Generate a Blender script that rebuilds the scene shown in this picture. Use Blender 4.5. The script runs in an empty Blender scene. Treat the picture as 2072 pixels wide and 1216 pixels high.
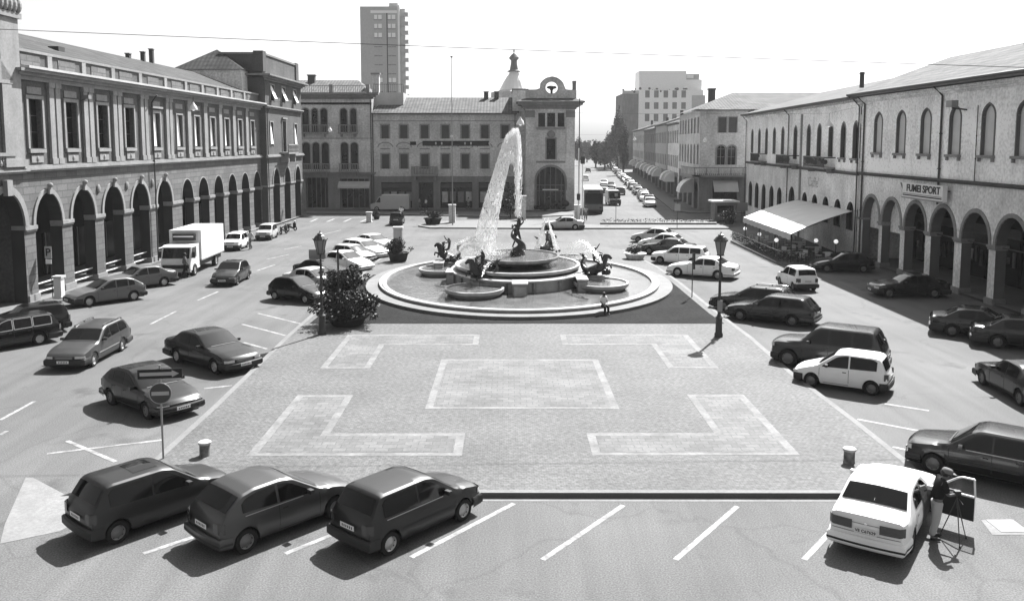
import bpy, bmesh, math, random
from math import radians, sin, cos, tan, atan, atan2, sqrt, pi
from mathutils import Vector, Matrix
R = random.Random(7)
C = bpy.context.scene.collection
scn = bpy.context.scene
# ---------------------------------------------------------------- camera, sky, sun, exposure
F = 1750.0; PX, PY = 1036.0, 466.0; HC = 9.2
PITCH = atan(176 / F); YAW = -atan(7 / F)
cam_d = bpy.data.cameras.new('camera'); cam = bpy.data.objects.new('camera', cam_d); C.objects.link(cam)
cam.location = (0, 0, HC); cam.rotation_euler = (pi / 2 - PITCH, 0, YAW)
cam_d.sensor_width = 36; cam_d.lens = 36 * F / 2072; cam_d.shift_y = -(608 - PY) / 2072
cam_d.clip_start = 0.3; cam_d.clip_end = 3000
scn.camera = cam
SUN_EL, SUN_AZ = radians(47.5), radians(27)          # azimuth clockwise from +Y
w = bpy.data.worlds.new('World'); scn.world = w; w.use_nodes = True
nt = w.node_tree; bg = nt.nodes['Background']
sky = nt.nodes.new('ShaderNodeTexSky'); sky.sky_type = 'NISHITA'; sky.sun_disc = False
sky.sun_elevation = SUN_EL; sky.sun_rotation = SUN_AZ; sky.air_density = 1.2; sky.dust_density = 3.0
bw = nt.nodes.new('ShaderNodeRGBToBW'); nt.links.new(sky.outputs[0], bw.inputs[0]); nt.links.new(bw.outputs[0], bg.inputs[0])
bg.inputs[1].default_value = 0.070
sl = bpy.data.lights.new('sun', 'SUN'); sl.energy = 5.0; sl.angle = radians(0.5); sl.color = (1, 1, 1)
so = bpy.data.objects.new('sun', sl); C.objects.link(so)
so.rotation_euler = (pi / 2 - SUN_EL, 0, -SUN_AZ + pi); so.rotation_euler = (radians(90) - SUN_EL, 0, pi - SUN_AZ)
so.location = (20, 40, 60)
vs = scn.view_settings; vs.view_transform = 'Standard'; vs.look = 'None'; vs.gamma = 1; vs.exposure = 1.5
scn.render.resolution_x = 1024; scn.render.resolution_y = 600
try:
    scn.cycles.max_bounces = 6; scn.cycles.transparent_max_bounces = 12; scn.cycles.caustics_reflective = False; scn.cycles.caustics_refractive = False
except Exception: pass
# ---------------------------------------------------------------- surveying: photo pixel -> place on the ground
_f = Vector((-sin(YAW) * cos(PITCH), cos(YAW) * cos(PITCH), -sin(PITCH))); _r = Vector((cos(YAW), sin(YAW), 0)); _u = _r.cross(_f)
def ray(x, y): return _f + _r * ((x - PX) / F) - _u * ((y - PY) / F)
def G(x, y, z=0.0):
    d = ray(x, y); t = (z - HC) / d.z; return (d.x * t, d.y * t)
def ZY(x, y, Y):                                      # height seen at pixel row y on the plane Y
    d = ray(x, y); t = Y / d.y; return HC + d.z * t
def XY_(x, Y, y=290):
    d = ray(x, y); return d.x * Y / d.y
# ---------------------------------------------------------------- materials (monochrome place)
MATS = {}
def mat(name, v, rough=0.8, spec=0.3, metal=0.0, var=0.0, vscale=1.0, fine=0.0, fscale=30.0, bump=0.0, bscale=20.0, coat=0.0, crough=.06, pat=None, emit=0.0, alpha=1.0, streak=0.0, wear=0.0):
    m = bpy.data.materials.new(name); m.use_nodes = True; n = m.node_tree.nodes; l = m.node_tree.links
    b = n['Principled BSDF']; b.inputs['Roughness'].default_value = rough; b.inputs['Metallic'].default_value = metal
    b.inputs['Specular IOR Level'].default_value = spec; b.inputs['Coat Weight'].default_value = coat; b.inputs['Coat Roughness'].default_value = crough
    tc = n.new('ShaderNodeTexCoord'); val = n.new('ShaderNodeValue'); val.outputs[0].default_value = v
    cur = val.outputs[0]
    def mul(a, bsock):
        q = n.new('ShaderNodeMath'); q.operation = 'MULTIPLY'; l.new(a, q.inputs[0]); l.new(bsock, q.inputs[1]); return q.outputs[0]
    def noise(scale, amt, detail=4, vec=None):
        t = n.new('ShaderNodeTexNoise'); t.inputs['Scale'].default_value = scale; t.inputs['Detail'].default_value = detail
        l.new(vec or tc.outputs['Object'], t.inputs['Vector'])
        mr = n.new('ShaderNodeMapRange'); mr.inputs['From Min'].default_value = 0.3; mr.inputs['From Max'].default_value = 0.7
        mr.inputs['To Min'].default_value = 1 - amt; mr.inputs['To Max'].default_value = 1 + amt; l.new(t.outputs[0], mr.inputs['Value']); return mr.outputs[0]
    if var: cur = mul(cur, noise(vscale, var))
    if fine: cur = mul(cur, noise(fscale, fine, 2))
    if streak:
        mp = n.new('ShaderNodeMapping'); mp.inputs['Scale'].default_value = (1.1, 1.1, 0.16); l.new(tc.outputs['Object'], mp.inputs['Vector'])
        cur = mul(cur, noise(1.6, streak, 5, mp.outputs[0]))
    if wear:
        mp = n.new('ShaderNodeMapping'); mp.inputs['Scale'].default_value = (1.6, .10, 1); l.new(tc.outputs['Object'], mp.inputs['Vector'])
        cur = mul(cur, noise(1.0, .10 * wear, 3, mp.outputs[0]))
        t = n.new('ShaderNodeTexNoise'); t.inputs['Scale'].default_value = .55; t.inputs['Detail'].default_value = 6; l.new(tc.outputs['Object'], t.inputs['Vector'])
        mr = n.new('ShaderNodeMapRange'); mr.inputs['From Min'].default_value = .60; mr.inputs['From Max'].default_value = .72; mr.inputs['To Min'].default_value = 1; mr.inputs['To Max'].default_value = 1 - .30 * wear; l.new(t.outputs[0], mr.inputs['Value']); cur = mul(cur, mr.outputs[0])
        vo = n.new('ShaderNodeTexVoronoi'); vo.feature = 'DISTANCE_TO_EDGE'; vo.inputs['Scale'].default_value = .17
        ds = n.new('ShaderNodeVectorMath'); ds.operation = 'MULTIPLY_ADD'; l.new(t.outputs['Color'], ds.inputs[0]); ds.inputs[1].default_value = (2.2, 2.2, 0); l.new(tc.outputs['Object'], ds.inputs[2]); l.new(ds.outputs[0], vo.inputs['Vector'])
        mr = n.new('ShaderNodeMapRange'); mr.inputs['From Min'].default_value = .0; mr.inputs['From Max'].default_value = .012; mr.inputs['To Min'].default_value = 1 - .14 * wear; mr.inputs['To Max'].default_value = 1; l.new(vo.outputs[0], mr.inputs['Value']); cur = mul(cur, mr.outputs[0])
    h = None
    if pat:
        kind, s, depth = pat[0], pat[1], pat[2]
        if kind == 'tile':                              # clay pantiles: ribs down the slope, courses across
            sp = n.new('ShaderNodeSeparateXYZ'); l.new(tc.outputs['UV'], sp.inputs[0])
            def tri(sock, per, lo):
                a = n.new('ShaderNodeMath'); a.operation = 'PINGPONG'; l.new(sock, a.inputs[0]); a.inputs[1].default_value = per / 2
                c = n.new('ShaderNodeMapRange'); l.new(a.outputs[0], c.inputs[0]); c.inputs[1].default_value = 0; c.inputs[2].default_value = per / 2; c.inputs[3].default_value = lo; c.inputs[4].default_value = 1; return c.outputs[0]
            cur = mul(cur, tri(sp.outputs[0], 0.26 * s, 1 - depth)); cur = mul(cur, tri(sp.outputs[1], 0.45 * s, 1 - depth * .6))
            vo = n.new('ShaderNodeTexVoronoi'); vo.inputs['Scale'].default_value = 2.6 / s; l.new(tc.outputs['UV'], vo.inputs['Vector'])
            bwn = n.new('ShaderNodeRGBToBW'); l.new(vo.outputs['Color'], bwn.inputs[0])
            mr = n.new('ShaderNodeMapRange'); mr.inputs[3].default_value = .72; mr.inputs[4].default_value = 1.28; l.new(bwn.outputs[0], mr.inputs[0]); cur = mul(cur, mr.outputs[0])
        else:
            br = n.new('ShaderNodeTexBrick'); mp = n.new('ShaderNodeMapping')
            if kind == 'wall': mp.inputs['Rotation'].default_value = (radians(-90), 0, 0)
            l.new(tc.outputs['Object'], mp.inputs['Vector']); l.new(mp.outputs[0], br.inputs['Vector'])
            br.inputs['Color1'].default_value = (1 + depth * .5,) * 3 + (1,); br.inputs['Color2'].default_value = (1 - depth * .5,) * 3 + (1,); br.inputs['Mortar'].default_value = (1 - depth,) * 3 + (1,) if len(pat) < 6 else (pat[5],) * 3 + (1,)
            br.inputs['Scale'].default_value = 1.0; br.inputs['Brick Width'].default_value = s; br.inputs['Row Height'].default_value = pat[3] if len(pat) > 3 else s * .3
            br.inputs['Mortar Size'].default_value = pat[4] if len(pat) > 4 else 0.02
            bwn = n.new('ShaderNodeRGBToBW'); l.new(br.outputs['Color'], bwn.inputs[0]); cur = mul(cur, bwn.outputs[0])
    cb = n.new('ShaderNodeCombineColor'); [l.new(cur, cb.inputs[i]) for i in range(3)]; l.new(cb.outputs[0], b.inputs['Base Color'])
    if bump:
        t = n.new('ShaderNodeTexNoise'); t.inputs['Scale'].default_value = bscale; t.inputs['Detail'].default_value = 4; l.new(tc.outputs['Object'], t.inputs['Vector'])
        bp = n.new('ShaderNodeBump'); bp.inputs['Strength'].default_value = bump; bp.inputs['Distance'].default_value = 0.05; l.new(t.outputs[0], bp.inputs['Height']); l.new(bp.outputs[0], b.inputs['Normal'])
    if emit: b.inputs['Emission Color'].default_value = (1, 1, 1, 1); b.inputs['Emission Strength'].default_value = emit
    if alpha < 1: b.inputs['Alpha'].default_value = alpha
    MATS[name] = m; return m
mat('asphalt', .100, .82, .20, var=.2, vscale=.14, fine=.34, fscale=26, bump=.10, bscale=40, wear=1.1)
mat('plaza_paving', 0.102, .8, .3, var=.14, vscale=.35, fine=.26, fscale=7, bump=.3, bscale=14, wear=.35, pat=('floor', .14, .22, .12, .012))
mat('inlay_paving', .118, .8, .3, var=.2, vscale=.6, fine=.14, fscale=9, bump=.1, wear=.3, pat=('floor', .42, .30, .27, .014))
mat('inlay_border', 0.15, .8, .3, var=.25, vscale=1.6, fine=.16, fscale=9)
mat('kerb_stone', 0.15, .8, .3, var=.12, vscale=1.0, fine=.12, fscale=12)
mat('kerb_face', .10, .85, .2, var=.1, fine=.1)
mat('wet_cobbles', 0.022, .9, .05, var=.2, vscale=.6, fine=.25, fscale=8, bump=.3, bscale=9, pat=('floor', .2, .35, .16, .02))
mat('sidewalk', 0.14, .85, .3, var=.10, vscale=.5, fine=.12, fscale=10, pat=('floor', .5, .1, .5, .015))
mat('road_paint', 0.23, .7, .3, var=.4, vscale=2.2, fine=.3, fscale=9)
mat('concrete_patch', 0.18, .85, .3, var=.12, vscale=1.5, fine=.12, fscale=9, bump=.2)
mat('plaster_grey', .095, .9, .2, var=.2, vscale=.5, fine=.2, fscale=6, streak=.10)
mat('rustic_stone', 0.135, .9, .2, var=.12, vscale=.6, fine=.12, fscale=7, pat=('wall', 1.2, .32, .42, .035))
mat('stone_trim', 0.24, .85, .2, var=.10, vscale=.8, fine=.10, fscale=8, streak=.10)
mat('pale_trim', 0.42, .85, .2, var=.10, vscale=.8, fine=.08, fscale=8)
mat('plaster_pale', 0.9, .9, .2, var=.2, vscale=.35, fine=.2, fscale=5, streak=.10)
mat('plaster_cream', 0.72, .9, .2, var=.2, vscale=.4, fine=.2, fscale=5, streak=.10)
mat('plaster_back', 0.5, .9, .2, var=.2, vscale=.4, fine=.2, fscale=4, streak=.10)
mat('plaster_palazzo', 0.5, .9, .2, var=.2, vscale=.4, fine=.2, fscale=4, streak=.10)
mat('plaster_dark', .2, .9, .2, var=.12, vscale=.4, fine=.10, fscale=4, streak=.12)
mat('arcade_shade', 0.02, .9, .2, var=.2, vscale=.5)  # near-black base puts the shade under the arcades into the colour
mat('reveal_shade', .04, .9, .2, var=.2, vscale=.6)  # darkened copy of the arch reveal, shade inside the left arches painted in
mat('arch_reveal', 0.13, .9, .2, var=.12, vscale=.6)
mat('roof_tile', 0.145, .9, .2, var=.16, vscale=.5, fine=.12, fscale=5, pat=('tile', 1.7, .5))
mat('brick_dark', .085, .9, .2, var=.15, vscale=.7, fine=.12, fscale=8)
mat('window_dark', .012, .2, .35, var=.3, vscale=1.5)
mat('shutter_dark', .06, .6, .3, var=.1, fine=.2, fscale=25)
mat('shutter_grey', .6, .8, .3, var=.08, vscale=1)
mat('blind_white', .85, .7, .3, var=.05)
mat('metal_dark', .03, .45, .5)
mat('pipe_dark', .05, .5, .4)
mat('metal_grey', .25, .45, .5, metal=.4)
mat('paint_white', .8, .45, .5)
mat('sign_white', .75, .4, .4)
mat('sign_black', .015, .5, .3)
mat('sign_red', .05, .4, .4)
mat('sign_face', .38, .5, .4)
mat('awning_cloth', .72, .8, .2, var=.05, vscale=.6, fine=.04)
mat('awning_grey', .45, .8, .2, var=.08)
mat('globe', .95, .35, .4, emit=.25)
mat('tower_block', 0.42, .9, .2, var=.06, vscale=.1, fine=.06, fscale=1.5)
mat('tower_window', 0.8, .6, .3)
mat('marble', 0.3, .5, .4, var=.14, vscale=1.1, fine=.08, fscale=8, bump=.05, streak=.16)
mat('marble_wet', 0.2, .25, .5, var=.25, vscale=1.4, fine=.12, fscale=6, streak=.3)
mat('bronze', 0.04, .32, .6, metal=.6, var=.35, vscale=5, bump=.3, bscale=12)
mat('pool_water', 0.12, .12, .6, var=.25, vscale=.9, fine=.15, fscale=5, bump=.35, bscale=4)
mat('water_spray', .95, .3, .5, var=.1, vscale=8)
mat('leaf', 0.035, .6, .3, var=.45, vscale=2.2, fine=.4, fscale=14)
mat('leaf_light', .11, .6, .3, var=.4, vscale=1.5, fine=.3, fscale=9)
mat('leaf_flower', .6, .6, .3)
mat('bark', .06, .9, .2, var=.3, bump=.4)
mat('terracotta', 0.03, .85, .2, var=.2, vscale=3)
mat('stone_post', .55, .85, .2, var=.25, vscale=5, fine=.12)
mat('tyre', .018, .85, .2)
mat('rim', .42, .35, .5, metal=.5)
mat('rim_dark', .16, .5, .4, metal=.4)
mat('plastic', .025, .6, .35)
mat('chrome', .65, .18, .5, metal=1.0)
mat('glass', .006, .05, .3)
mat('glass_bright', .12, .05, .9, coat=1.0)
mat('lamp_clear', .55, .15, .6)
mat('lamp_dark', .05, .2, .6)
mat('plate', .7, .5, .3)
mat('interior', .03, .8, .2)
mat('skin', 0.12, .6, .3); mat('hair', .02, .6, .3); mat('cloth_black', .02, .9, .1, bump=.2); mat('cloth_light', .40, .9, .1, bump=.2, bscale=9); mat('cloth_white', .8, .9, .1); mat('cloth_mid', .15, .9, .1); mat('shoe', .03, .6, .3)
mat('roof_tile_dark', .07, .9, .2, var=.2, vscale=.5, fine=.15, fscale=5, pat=('tile', 1.7, .5))
for nm, v in (('black', .005), ('dark', .012), ('deep', .03), ('grey', .11), ('mid', .07), ('silver', .42), ('white', .78), ('offwhite', .62)):
    mat('paint_' + nm, v, .24 if v < .02 else .40, .45, coat=.35, crough=.03, var=.05, vscale=2)
mat('paint_steel', .085, .42, .5, metal=.9, coat=.3, crough=.03, var=.05)
mat('paint_gunmetal', .04, .42, .5, metal=.9, coat=.3, crough=.03, var=.05)
mat('faded_paint', .42, .9, .2, var=.3, vscale=3)
# ---------------------------------------------------------------- mesh builder
class MB:
    def __init__(s): s.v = []; s.f = []; s.m = []; s.uv = {}; s.off = Vector((0, 0, 0))
    def face(s, pts, m, uv=None):
        i = len(s.v); s.v += [tuple(p) for p in pts]; s.f.append(tuple(range(i, i + len(pts)))); s.m.append(m)
        if uv: s.uv[len(s.f) - 1] = uv
    def box(s, x0, x1, y0, y1, z0, z1, m, skip=''):
        P = [(x0, y0, z0), (x1, y0, z0), (x1, y1, z0), (x0, y1, z0), (x0, y0, z1), (x1, y0, z1), (x1, y1, z1), (x0, y1, z1)]
        for k, q in (('b', (0, 3, 2, 1)), ('t', (4, 5, 6, 7)), ('f', (0, 1, 5, 4)), ('r', (1, 2, 6, 5)), ('k', (2, 3, 7, 6)), ('l', (3, 0, 4, 7))):
            if k not in skip: s.face([P[i] for i in q], m)
    def grid(s, rows, m, close=False, uvs=None):
        b = len(s.v); nc = len(rows[0])
        for r in rows: s.v += [tuple(p) for p in r]
        for i in range(len(rows) - 1):
            for j in range(nc if close else nc - 1):
                k = (j + 1) % nc; s.f.append((b + i * nc + j, b + i * nc + k, b + (i + 1) * nc + k, b + (i + 1) * nc + j)); s.m.append(m if isinstance(m, str) else m(i, j))
    def lathe(s, prof, m, cx=0, cy=0, n=24, sx=1, sy=1, cap=True):
        rows = [[(cx + r * sx * cos(2 * pi * k / n), cy + r * sy * sin(2 * pi * k / n), z) for k in range(n)] for r, z in prof]
        s.grid(rows, m, close=True)
        if cap:
            b = rows[-1]; s.face(b, m); s.face(rows[0][::-1], m)
    def tube(s, pts, r, m, n=8):
        rows = []; pts = [Vector(p) for p in pts]
        for i, p in enumerate(pts):
            d = (pts[min(i + 1, len(pts) - 1)] - pts[max(i - 1, 0)]).normalized(); a = d.orthogonal().normalized() if abs(d.z) < .9 else Vector((1, 0, 0)); a = (a - d * a.dot(d)).normalized(); b = d.cross(a)
            rr = r[i] if isinstance(r, (list, tuple)) else r
            rows.append([p + (a * cos(2 * pi * k / n) + b * sin(2 * pi * k / n)) * rr for k in range(n)])
        s.grid(rows, m, close=True); s.face(rows[0][::-1], m); s.face(rows[-1], m)
    def ball(s, c, r, m, nu=10, nv=7, sc=(1, 1, 1)):
        rows = [[(c[0] + r * sc[0] * sin(pi * i / nv) * cos(2 * pi * k / nu), c[1] + r * sc[1] * sin(pi * i / nv) * sin(2 * pi * k / nu), c[2] + r * sc[2] * cos(pi * i / nv)) for k in range(nu)] for i in range(nv + 1)]
        s.grid(rows, m, close=True)
    def prism(s, poly, z0, z1, m, side=None):             # poly CCW in plan
        s.face([(x, y, z1) for x, y in poly], m); n = len(poly)
        for i in range(n):
            a = poly[i]; b = poly[(i + 1) % n]; s.face([(a[0], a[1], z0), (b[0], b[1], z0), (b[0], b[1], z1), (a[0], a[1], z1)], side or m)
    def roof(s, q, m):                                    # quad/tri with uv: first edge is the eave
        a, b = Vector(q[0]), Vector(q[1]); u = (b - a).normalized(); nn = (b - a).cross(Vector(q[-1]) - a).normalized(); vv = nn.cross(u)
        s.face(q, m, [((Vector(p) - a).dot(u), (Vector(p) - a).dot(vv)) for p in q])
    def build(s, name, parent=None, smooth=None, merge=False, loc=None):
        me = bpy.data.meshes.new(name); me.from_pydata(s.v, [], s.f)
        names = []
        for k in s.m:
            if k not in names: names.append(k)
        for k in names: me.materials.append(MATS[k])
        me.polygons.foreach_set('material_index', [names.index(k) for k in s.m])
        if s.uv:
            ul = me.uv_layers.new(name='UVMap')
            for fi, uv in s.uv.items():
                for li, c in zip(me.polygons[fi].loop_indices, uv): ul.data[li].uv = c
        if merge or smooth:
            bm = bmesh.new(); bm.from_mesh(me); bmesh.ops.remove_doubles(bm, verts=bm.verts, dist=.0005)
            bmesh.ops.recalc_face_normals(bm, faces=bm.faces); bm.to_mesh(me); bm.free()
        if smooth:
            me.polygons.foreach_set('use_smooth', [True] * len(me.polygons)); me.set_sharp_from_angle(angle=radians(smooth))
        me.update(); o = bpy.data.objects.new(name, me); C.objects.link(o)
        if parent: o.parent = parent
        if loc: o.location = loc
        return o
def thing(name, label, cat, loc=(0, 0, 0), rz=0, group=None):
    o = bpy.data.objects.new(name, None); C.objects.link(o); o.location = loc; o.rotation_euler = (0, 0, rz); o.empty_display_size = .3
    o['label'] = label; o['category'] = cat
    if group: o['group'] = group
    return o
def tag(o, label, cat, group=None):
    o['label'] = label; o['category'] = cat
    if group: o['group'] = group
    return o
def struct(mb, name, **k):
    o = mb.build(name, **k); o['kind'] = 'structure'; return o
def copy_thing(root, loc, rz, label=None, group=None):
    def rec(o, par):
        c = o.copy(); C.objects.link(c)
        if par: c.parent = par
        for ch in o.children: rec(ch, c)
        return c
    c = rec(root, None); c.location = loc; c.rotation_euler = (0, 0, rz)
    if label: c['label'] = label
    if group: c['group'] = group
    return c
def text_mesh(name, s, size, m, parent, loc, rot, ext=.01, off=0.0, sx=1.0, align='CENTER'):
    cu = bpy.data.curves.new(name, 'FONT'); cu.body = s; cu.size = size; cu.extrude = ext; cu.offset = off; cu.align_x = align; cu.align_y = 'CENTER'
    t = bpy.data.objects.new(name, cu); C.objects.link(t); dg = bpy.context.evaluated_depsgraph_get(); me = bpy.data.meshes.new_from_object(t.evaluated_get(dg)); bpy.data.objects.remove(t)
    me.materials.clear(); me.materials.append(MATS[m]); o = bpy.data.objects.new(name, me); C.objects.link(o); o.parent = parent; o.location = loc; o.rotation_euler = rot; o.scale = (sx, 1, 1); return o
# ---------------------------------------------------------------- ground
def flat(name, poly, z, m):
    b = MB(); b.face([(x, y, z) for x, y in poly], m); return struct(b, name)
b = MB(); b.face([(-400, -20, 0), (500, -20, 0), (500, 1500, 0), (-400, 1500, 0)], 'asphalt'); struct(b, 'road')
ISL = .13
kerbL = [G(238, 1006), G(332, 918), G(428, 831), G(577, 687), G(645, 627), G(719, 571), G(752, 537), G(783, 517)]
kerbR = [G(1905, 1008), G(1838, 941), G(1734, 858), G(1607, 762), G(1523, 688), G(1448, 632), G(1380, 577), G(1330, 542), G(1262, 508)]
far = [G(1150, 494), G(900, 494)]
isl = kerbL[:1] + kerbR + far + kerbL[:0:-1]
b = MB(); b.prism(isl, -.05, ISL, 'plaza_paving', 'kerb_face'); struct(b, 'plaza_island')
def strip(name, pts, wd, z, m, side=1):
    b = MB(); rows = []
    for i, p in enumerate(pts):
        a = pts[max(0, i - 1)]; c = pts[min(len(pts) - 1, i + 1)]; d = Vector((c[0] - a[0], c[1] - a[1])).normalized(); nn = Vector((-d.y, d.x)) * side
        rows.append([(p[0] + nn.x * .006, p[1] + nn.y * .006, z), (p[0] + nn.x * wd, p[1] + nn.y * wd, z)])
    b.grid(rows, m); return struct(b, name)
strip('kerb', kerbL, .22, ISL + .005, 'kerb_stone', -1)
strip('kerb', kerbR, .22, ISL + .005, 'kerb_stone', 1)
strip('kerb', [kerbL[0], kerbR[0]], .2, ISL + .009, 'kerb_stone', 1)
strip('gutter', [(kerbL[0][0], kerbL[0][1]), kerbR[0]], .22, .005, 'concrete_patch', -1)
def rectify(pts):      # photo outline -> world polygon
    return [G(x, y, ISL) for x, y in pts]
def inset_poly(poly, d):
    n = len(poly); area = sum(poly[i][0] * poly[(i + 1) % n][1] - poly[(i + 1) % n][0] * poly[i][1] for i in range(n)); sg = 1 if area > 0 else -1; out = []
    for i in range(n):
        p0, p1, p2 = Vector(poly[i - 1]), Vector(poly[i]), Vector(poly[(i + 1) % n]); a = (p1 - p0).normalized(); c = (p2 - p1).normalized()
        n1 = Vector((-a.y, a.x)) * sg; n2 = Vector((-c.y, c.x)) * sg; m_ = (n1 + n2); m_ = m_ / max(.2, m_.dot(n1)); out.append(tuple(p1 + m_ * d))
    return out
x0, x1, x2, x3 = G(500, 921, ISL)[0], G(668, 876, ISL)[0], G(941, 877, ISL)[0], 0
x4, x5, x6 = G(1187, 878, ISL)[0], G(1446, 877, ISL)[0], G(1628, 930, ISL)[0]
yn0, yn1, yn2 = G(700, 922, ISL)[1], G(800, 876.5, ISL)[1], G(650, 799, ISL)[1]
yf2, yf1, yf0 = G(700, 745.5, ISL)[1], G(870, 698, ISL)[1], G(870, 677, ISL)[1]
panels = [[(x0, yn0), (x2, yn0), (x2, yn1), (x1, yn1), (x1, yn2), (x0, yn2)],
          [(x4, yn0), (x6, yn0), (x6, yn2), (x5, yn2), (x5, yn1), (x4, yn1)],
          [(x0, yf2), (x1, yf2), (x1, yf1), (x2, yf1), (x2, yf0), (x0, yf0)],
          [(x4, yf1), (x5, yf1), (x5, yf2), (x6, yf2), (x6, yf0), (x4, yf0)],
          [G(860, 827, ISL), G(1253, 827, ISL), G(1210, 727, ISL), G(893, 727, ISL)]]
for p in panels:
    flat('paving_border', p, ISL + .005, 'inlay_border'); flat('paving_inlay', inset_poly(p, .26), ISL + .010, 'inlay_paving')
# dark cobbles round the fountain
dz = [G(612, 655, ISL), G(1480, 655, ISL), G(1448, 634, ISL), G(1380, 579, ISL), G(1366, 568, ISL), G(745, 556, ISL), G(719, 573, ISL), G(646, 628, ISL)]
dz = [(x + (.35 if x < 0 else -.35), y) for x, y in dz]
flat('fountain_surround', dz, ISL + .004, 'wet_cobbles')
# road markings: each stroke is one flat painted line
_ln = [0]
def line(name, a, b_, wd=.12, z=.004, m='road_paint'):
    _ln[0] += 1; z += .0005 * (_ln[0] % 12)
    A, B = Vector(a), Vector(b_); d = (B - A).normalized(); nn = Vector((-d.y, d.x)) * wd / 2; q = MB()
    q.face([(A.x - nn.x, A.y - nn.y, z), (B.x - nn.x, B.y - nn.y, z), (B.x + nn.x, B.y + nn.y, z), (A.x + nn.x, A.y + nn.y, z)], m); o = struct(q, name); return o
for s in [(1040, 1018, 832, 1127), (1261, 1022, 1098, 1132), (1492, 1024, 1367, 1132), (1679, 1077, 1627, 1132), (775, 1040, 577, 1120), (560, 1030, 290, 1120),
          (136, 892, 234, 934), (95, 918, 330, 890), (0, 850, 70, 812), (305, 656, 356, 630), (400, 608, 442, 590), (522, 634, 608, 655), (490, 656, 578, 679), (493, 693, 540, 706),
          (413, 786, 470, 780), (0, 880, 14, 872), (1735, 848, 1882, 876), (1790, 817, 1880, 831), (1806, 904, 1842, 912), (520, 548, 556, 536), (575, 505, 610, 498), (540, 525, 585, 515),
          (640, 478, 690, 466), (1440, 700, 1560, 712), (1460, 640, 1500, 646), (700, 640, 660, 634)][:24]:
    line('road_marking', G(s[0], s[1]), G(s[2], s[3]), .14)
flat('concrete_apron', [G(0, 1100), G(10, 1060), G(52, 966), G(66, 966), G(146, 1008), G(170, 1050), G(120, 1075)][::-1], .007, 'concrete_patch')
flat('concrete_apron', [G(1985, 1052), G(2008, 1082), G(2085, 1082), G(2045, 1050)], .007, 'concrete_patch')
q = MB(); cx_, cy_ = G(2038, 1064); q.box(cx_ - .34, cx_ + .34, cy_ - .34, cy_ + .34, .0, .016, 'stone_trim'); tag(q.build('manhole_cover'), 'pale square manhole cover set in the asphalt beside the open car door', 'manhole cover')
# crossing stripes far left and far traffic islands
for k in range(4):
    px = 628 + k * 34; line('road_marking', G(px, 449), G(px + 14, 443), .3)
def island(name, poly, zt=.14, m='sidewalk'):
    b = MB(); b.prism(poly, -.05, zt, m, 'kerb_face'); return struct(b, name)
island('traffic_island', [G(846, 459), G(870, 463), G(1100, 464), G(1475, 464), G(1475, 458), G(1210, 458), G(1100, 450), G(1000, 447), G(880, 450)])
island('planted_bed', [G(1214, 454), G(1450, 454.5), G(1450, 450.5), G(1225, 450.5)], .18, 'plaster_dark')
island('pavement', [G(1060, 441), G(1160, 437), G(1160, 431), G(620, 429), G(620, 433), G(700, 434)], .12)
# ---------------------------------------------------------------- building kit. Local frame: x along the wall, -y out of it, z up
def op(c, wd, zb, zs, rise=0.0, kind='e'): return dict(c=c, w=wd, zb=zb, zs=zs, rise=rise, k=kind)
def optop(o, u):
    t = max(-1.0, min(1.0, (u - o['c']) / (o['w'] / 2)))
    if o['rise'] <= 0: return o['zs']
    if o['k'] == 'p' and o['w'] > 1.2: return o['zs'] + o['rise'] * (sqrt(max(0, 1 - t * t)) * .93 + .07 * max(0, 1 - abs(t) * 3))
    if o['k'] == 'p': return o['zs'] + o['rise'] * (sqrt(max(0, 1 - abs(t) ** 1.9)) * .84 + .16 * max(0, 1 - abs(t) * 2.2) ** 1.5)
    return o['zs'] + o['rise'] * sqrt(max(0, 1 - t * t))
def opus(o, n=12):
    if o['rise'] <= 0: return [o['c'] - o['w'] / 2, o['c'] + o['w'] / 2]
    return [o['c'] - o['w'] / 2 * cos(pi * i / n) for i in range(n + 1)]
def wall(mb, u0, u1, z0, z1, ops, m, depth=.3, rev=None, y=0.0):
    us = sorted(set([round(u0, 4), round(u1, 4)] + [round(u, 4) for o in ops for u in opus(o) if u0 <= u <= u1])); rev = rev or m
    for a, b in zip(us[:-1], us[1:]):
        if b - a < 1e-4: continue
        mid = (a + b) / 2; O = None
        for o in ops:
            if abs(mid - o['c']) < o['w'] / 2: O = o
        if O is None: mb.face([(a, y, z0), (b, y, z0), (b, y, z1), (a, y, z1)], m); continue
        ta, tb = optop(O, a), optop(O, b)
        mb.face([(a, y, ta), (b, y, tb), (b, y, z1), (a, y, z1)], m); mb.face([(a, y, ta), (a, y + depth, ta), (b, y + depth, tb), (b, y, tb)], rev)
        if O['zb'] > z0 + .01:
            mb.face([(a, y, z0), (b, y, z0), (b, y, O['zb']), (a, y, O['zb'])], m); mb.face([(a, y, O['zb']), (b, y, O['zb']), (b, y + depth, O['zb']), (a, y + depth, O['zb'])], rev)
    for o in ops:
        for s in (-1, 1):
            u = o['c'] + s * o['w'] / 2
            if u0 - .01 <= u <= u1 + .01:
                q = [(u, y, o['zb']), (u, y + depth, o['zb']), (u, y + depth, o['zs']), (u, y, o['zs'])]; mb.face(q if s < 0 else q[::-1], rev)
def path(o, g=0.0, n=14):
    w2 = o['w'] / 2 + g
    if o['rise'] <= 0: return [(o['c'] - w2, o['zb']), (o['c'] - w2, o['zs'] + g), (o['c'] + w2, o['zs'] + g), (o['c'] + w2, o['zb'])]
    oo = dict(o, w=2 * w2, rise=o['rise'] + g); return [(o['c'] - w2, o['zb'])] + [(u, optop(oo, u)) for u in opus(oo, n)] + [(o['c'] + w2, o['zb'])]
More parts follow.
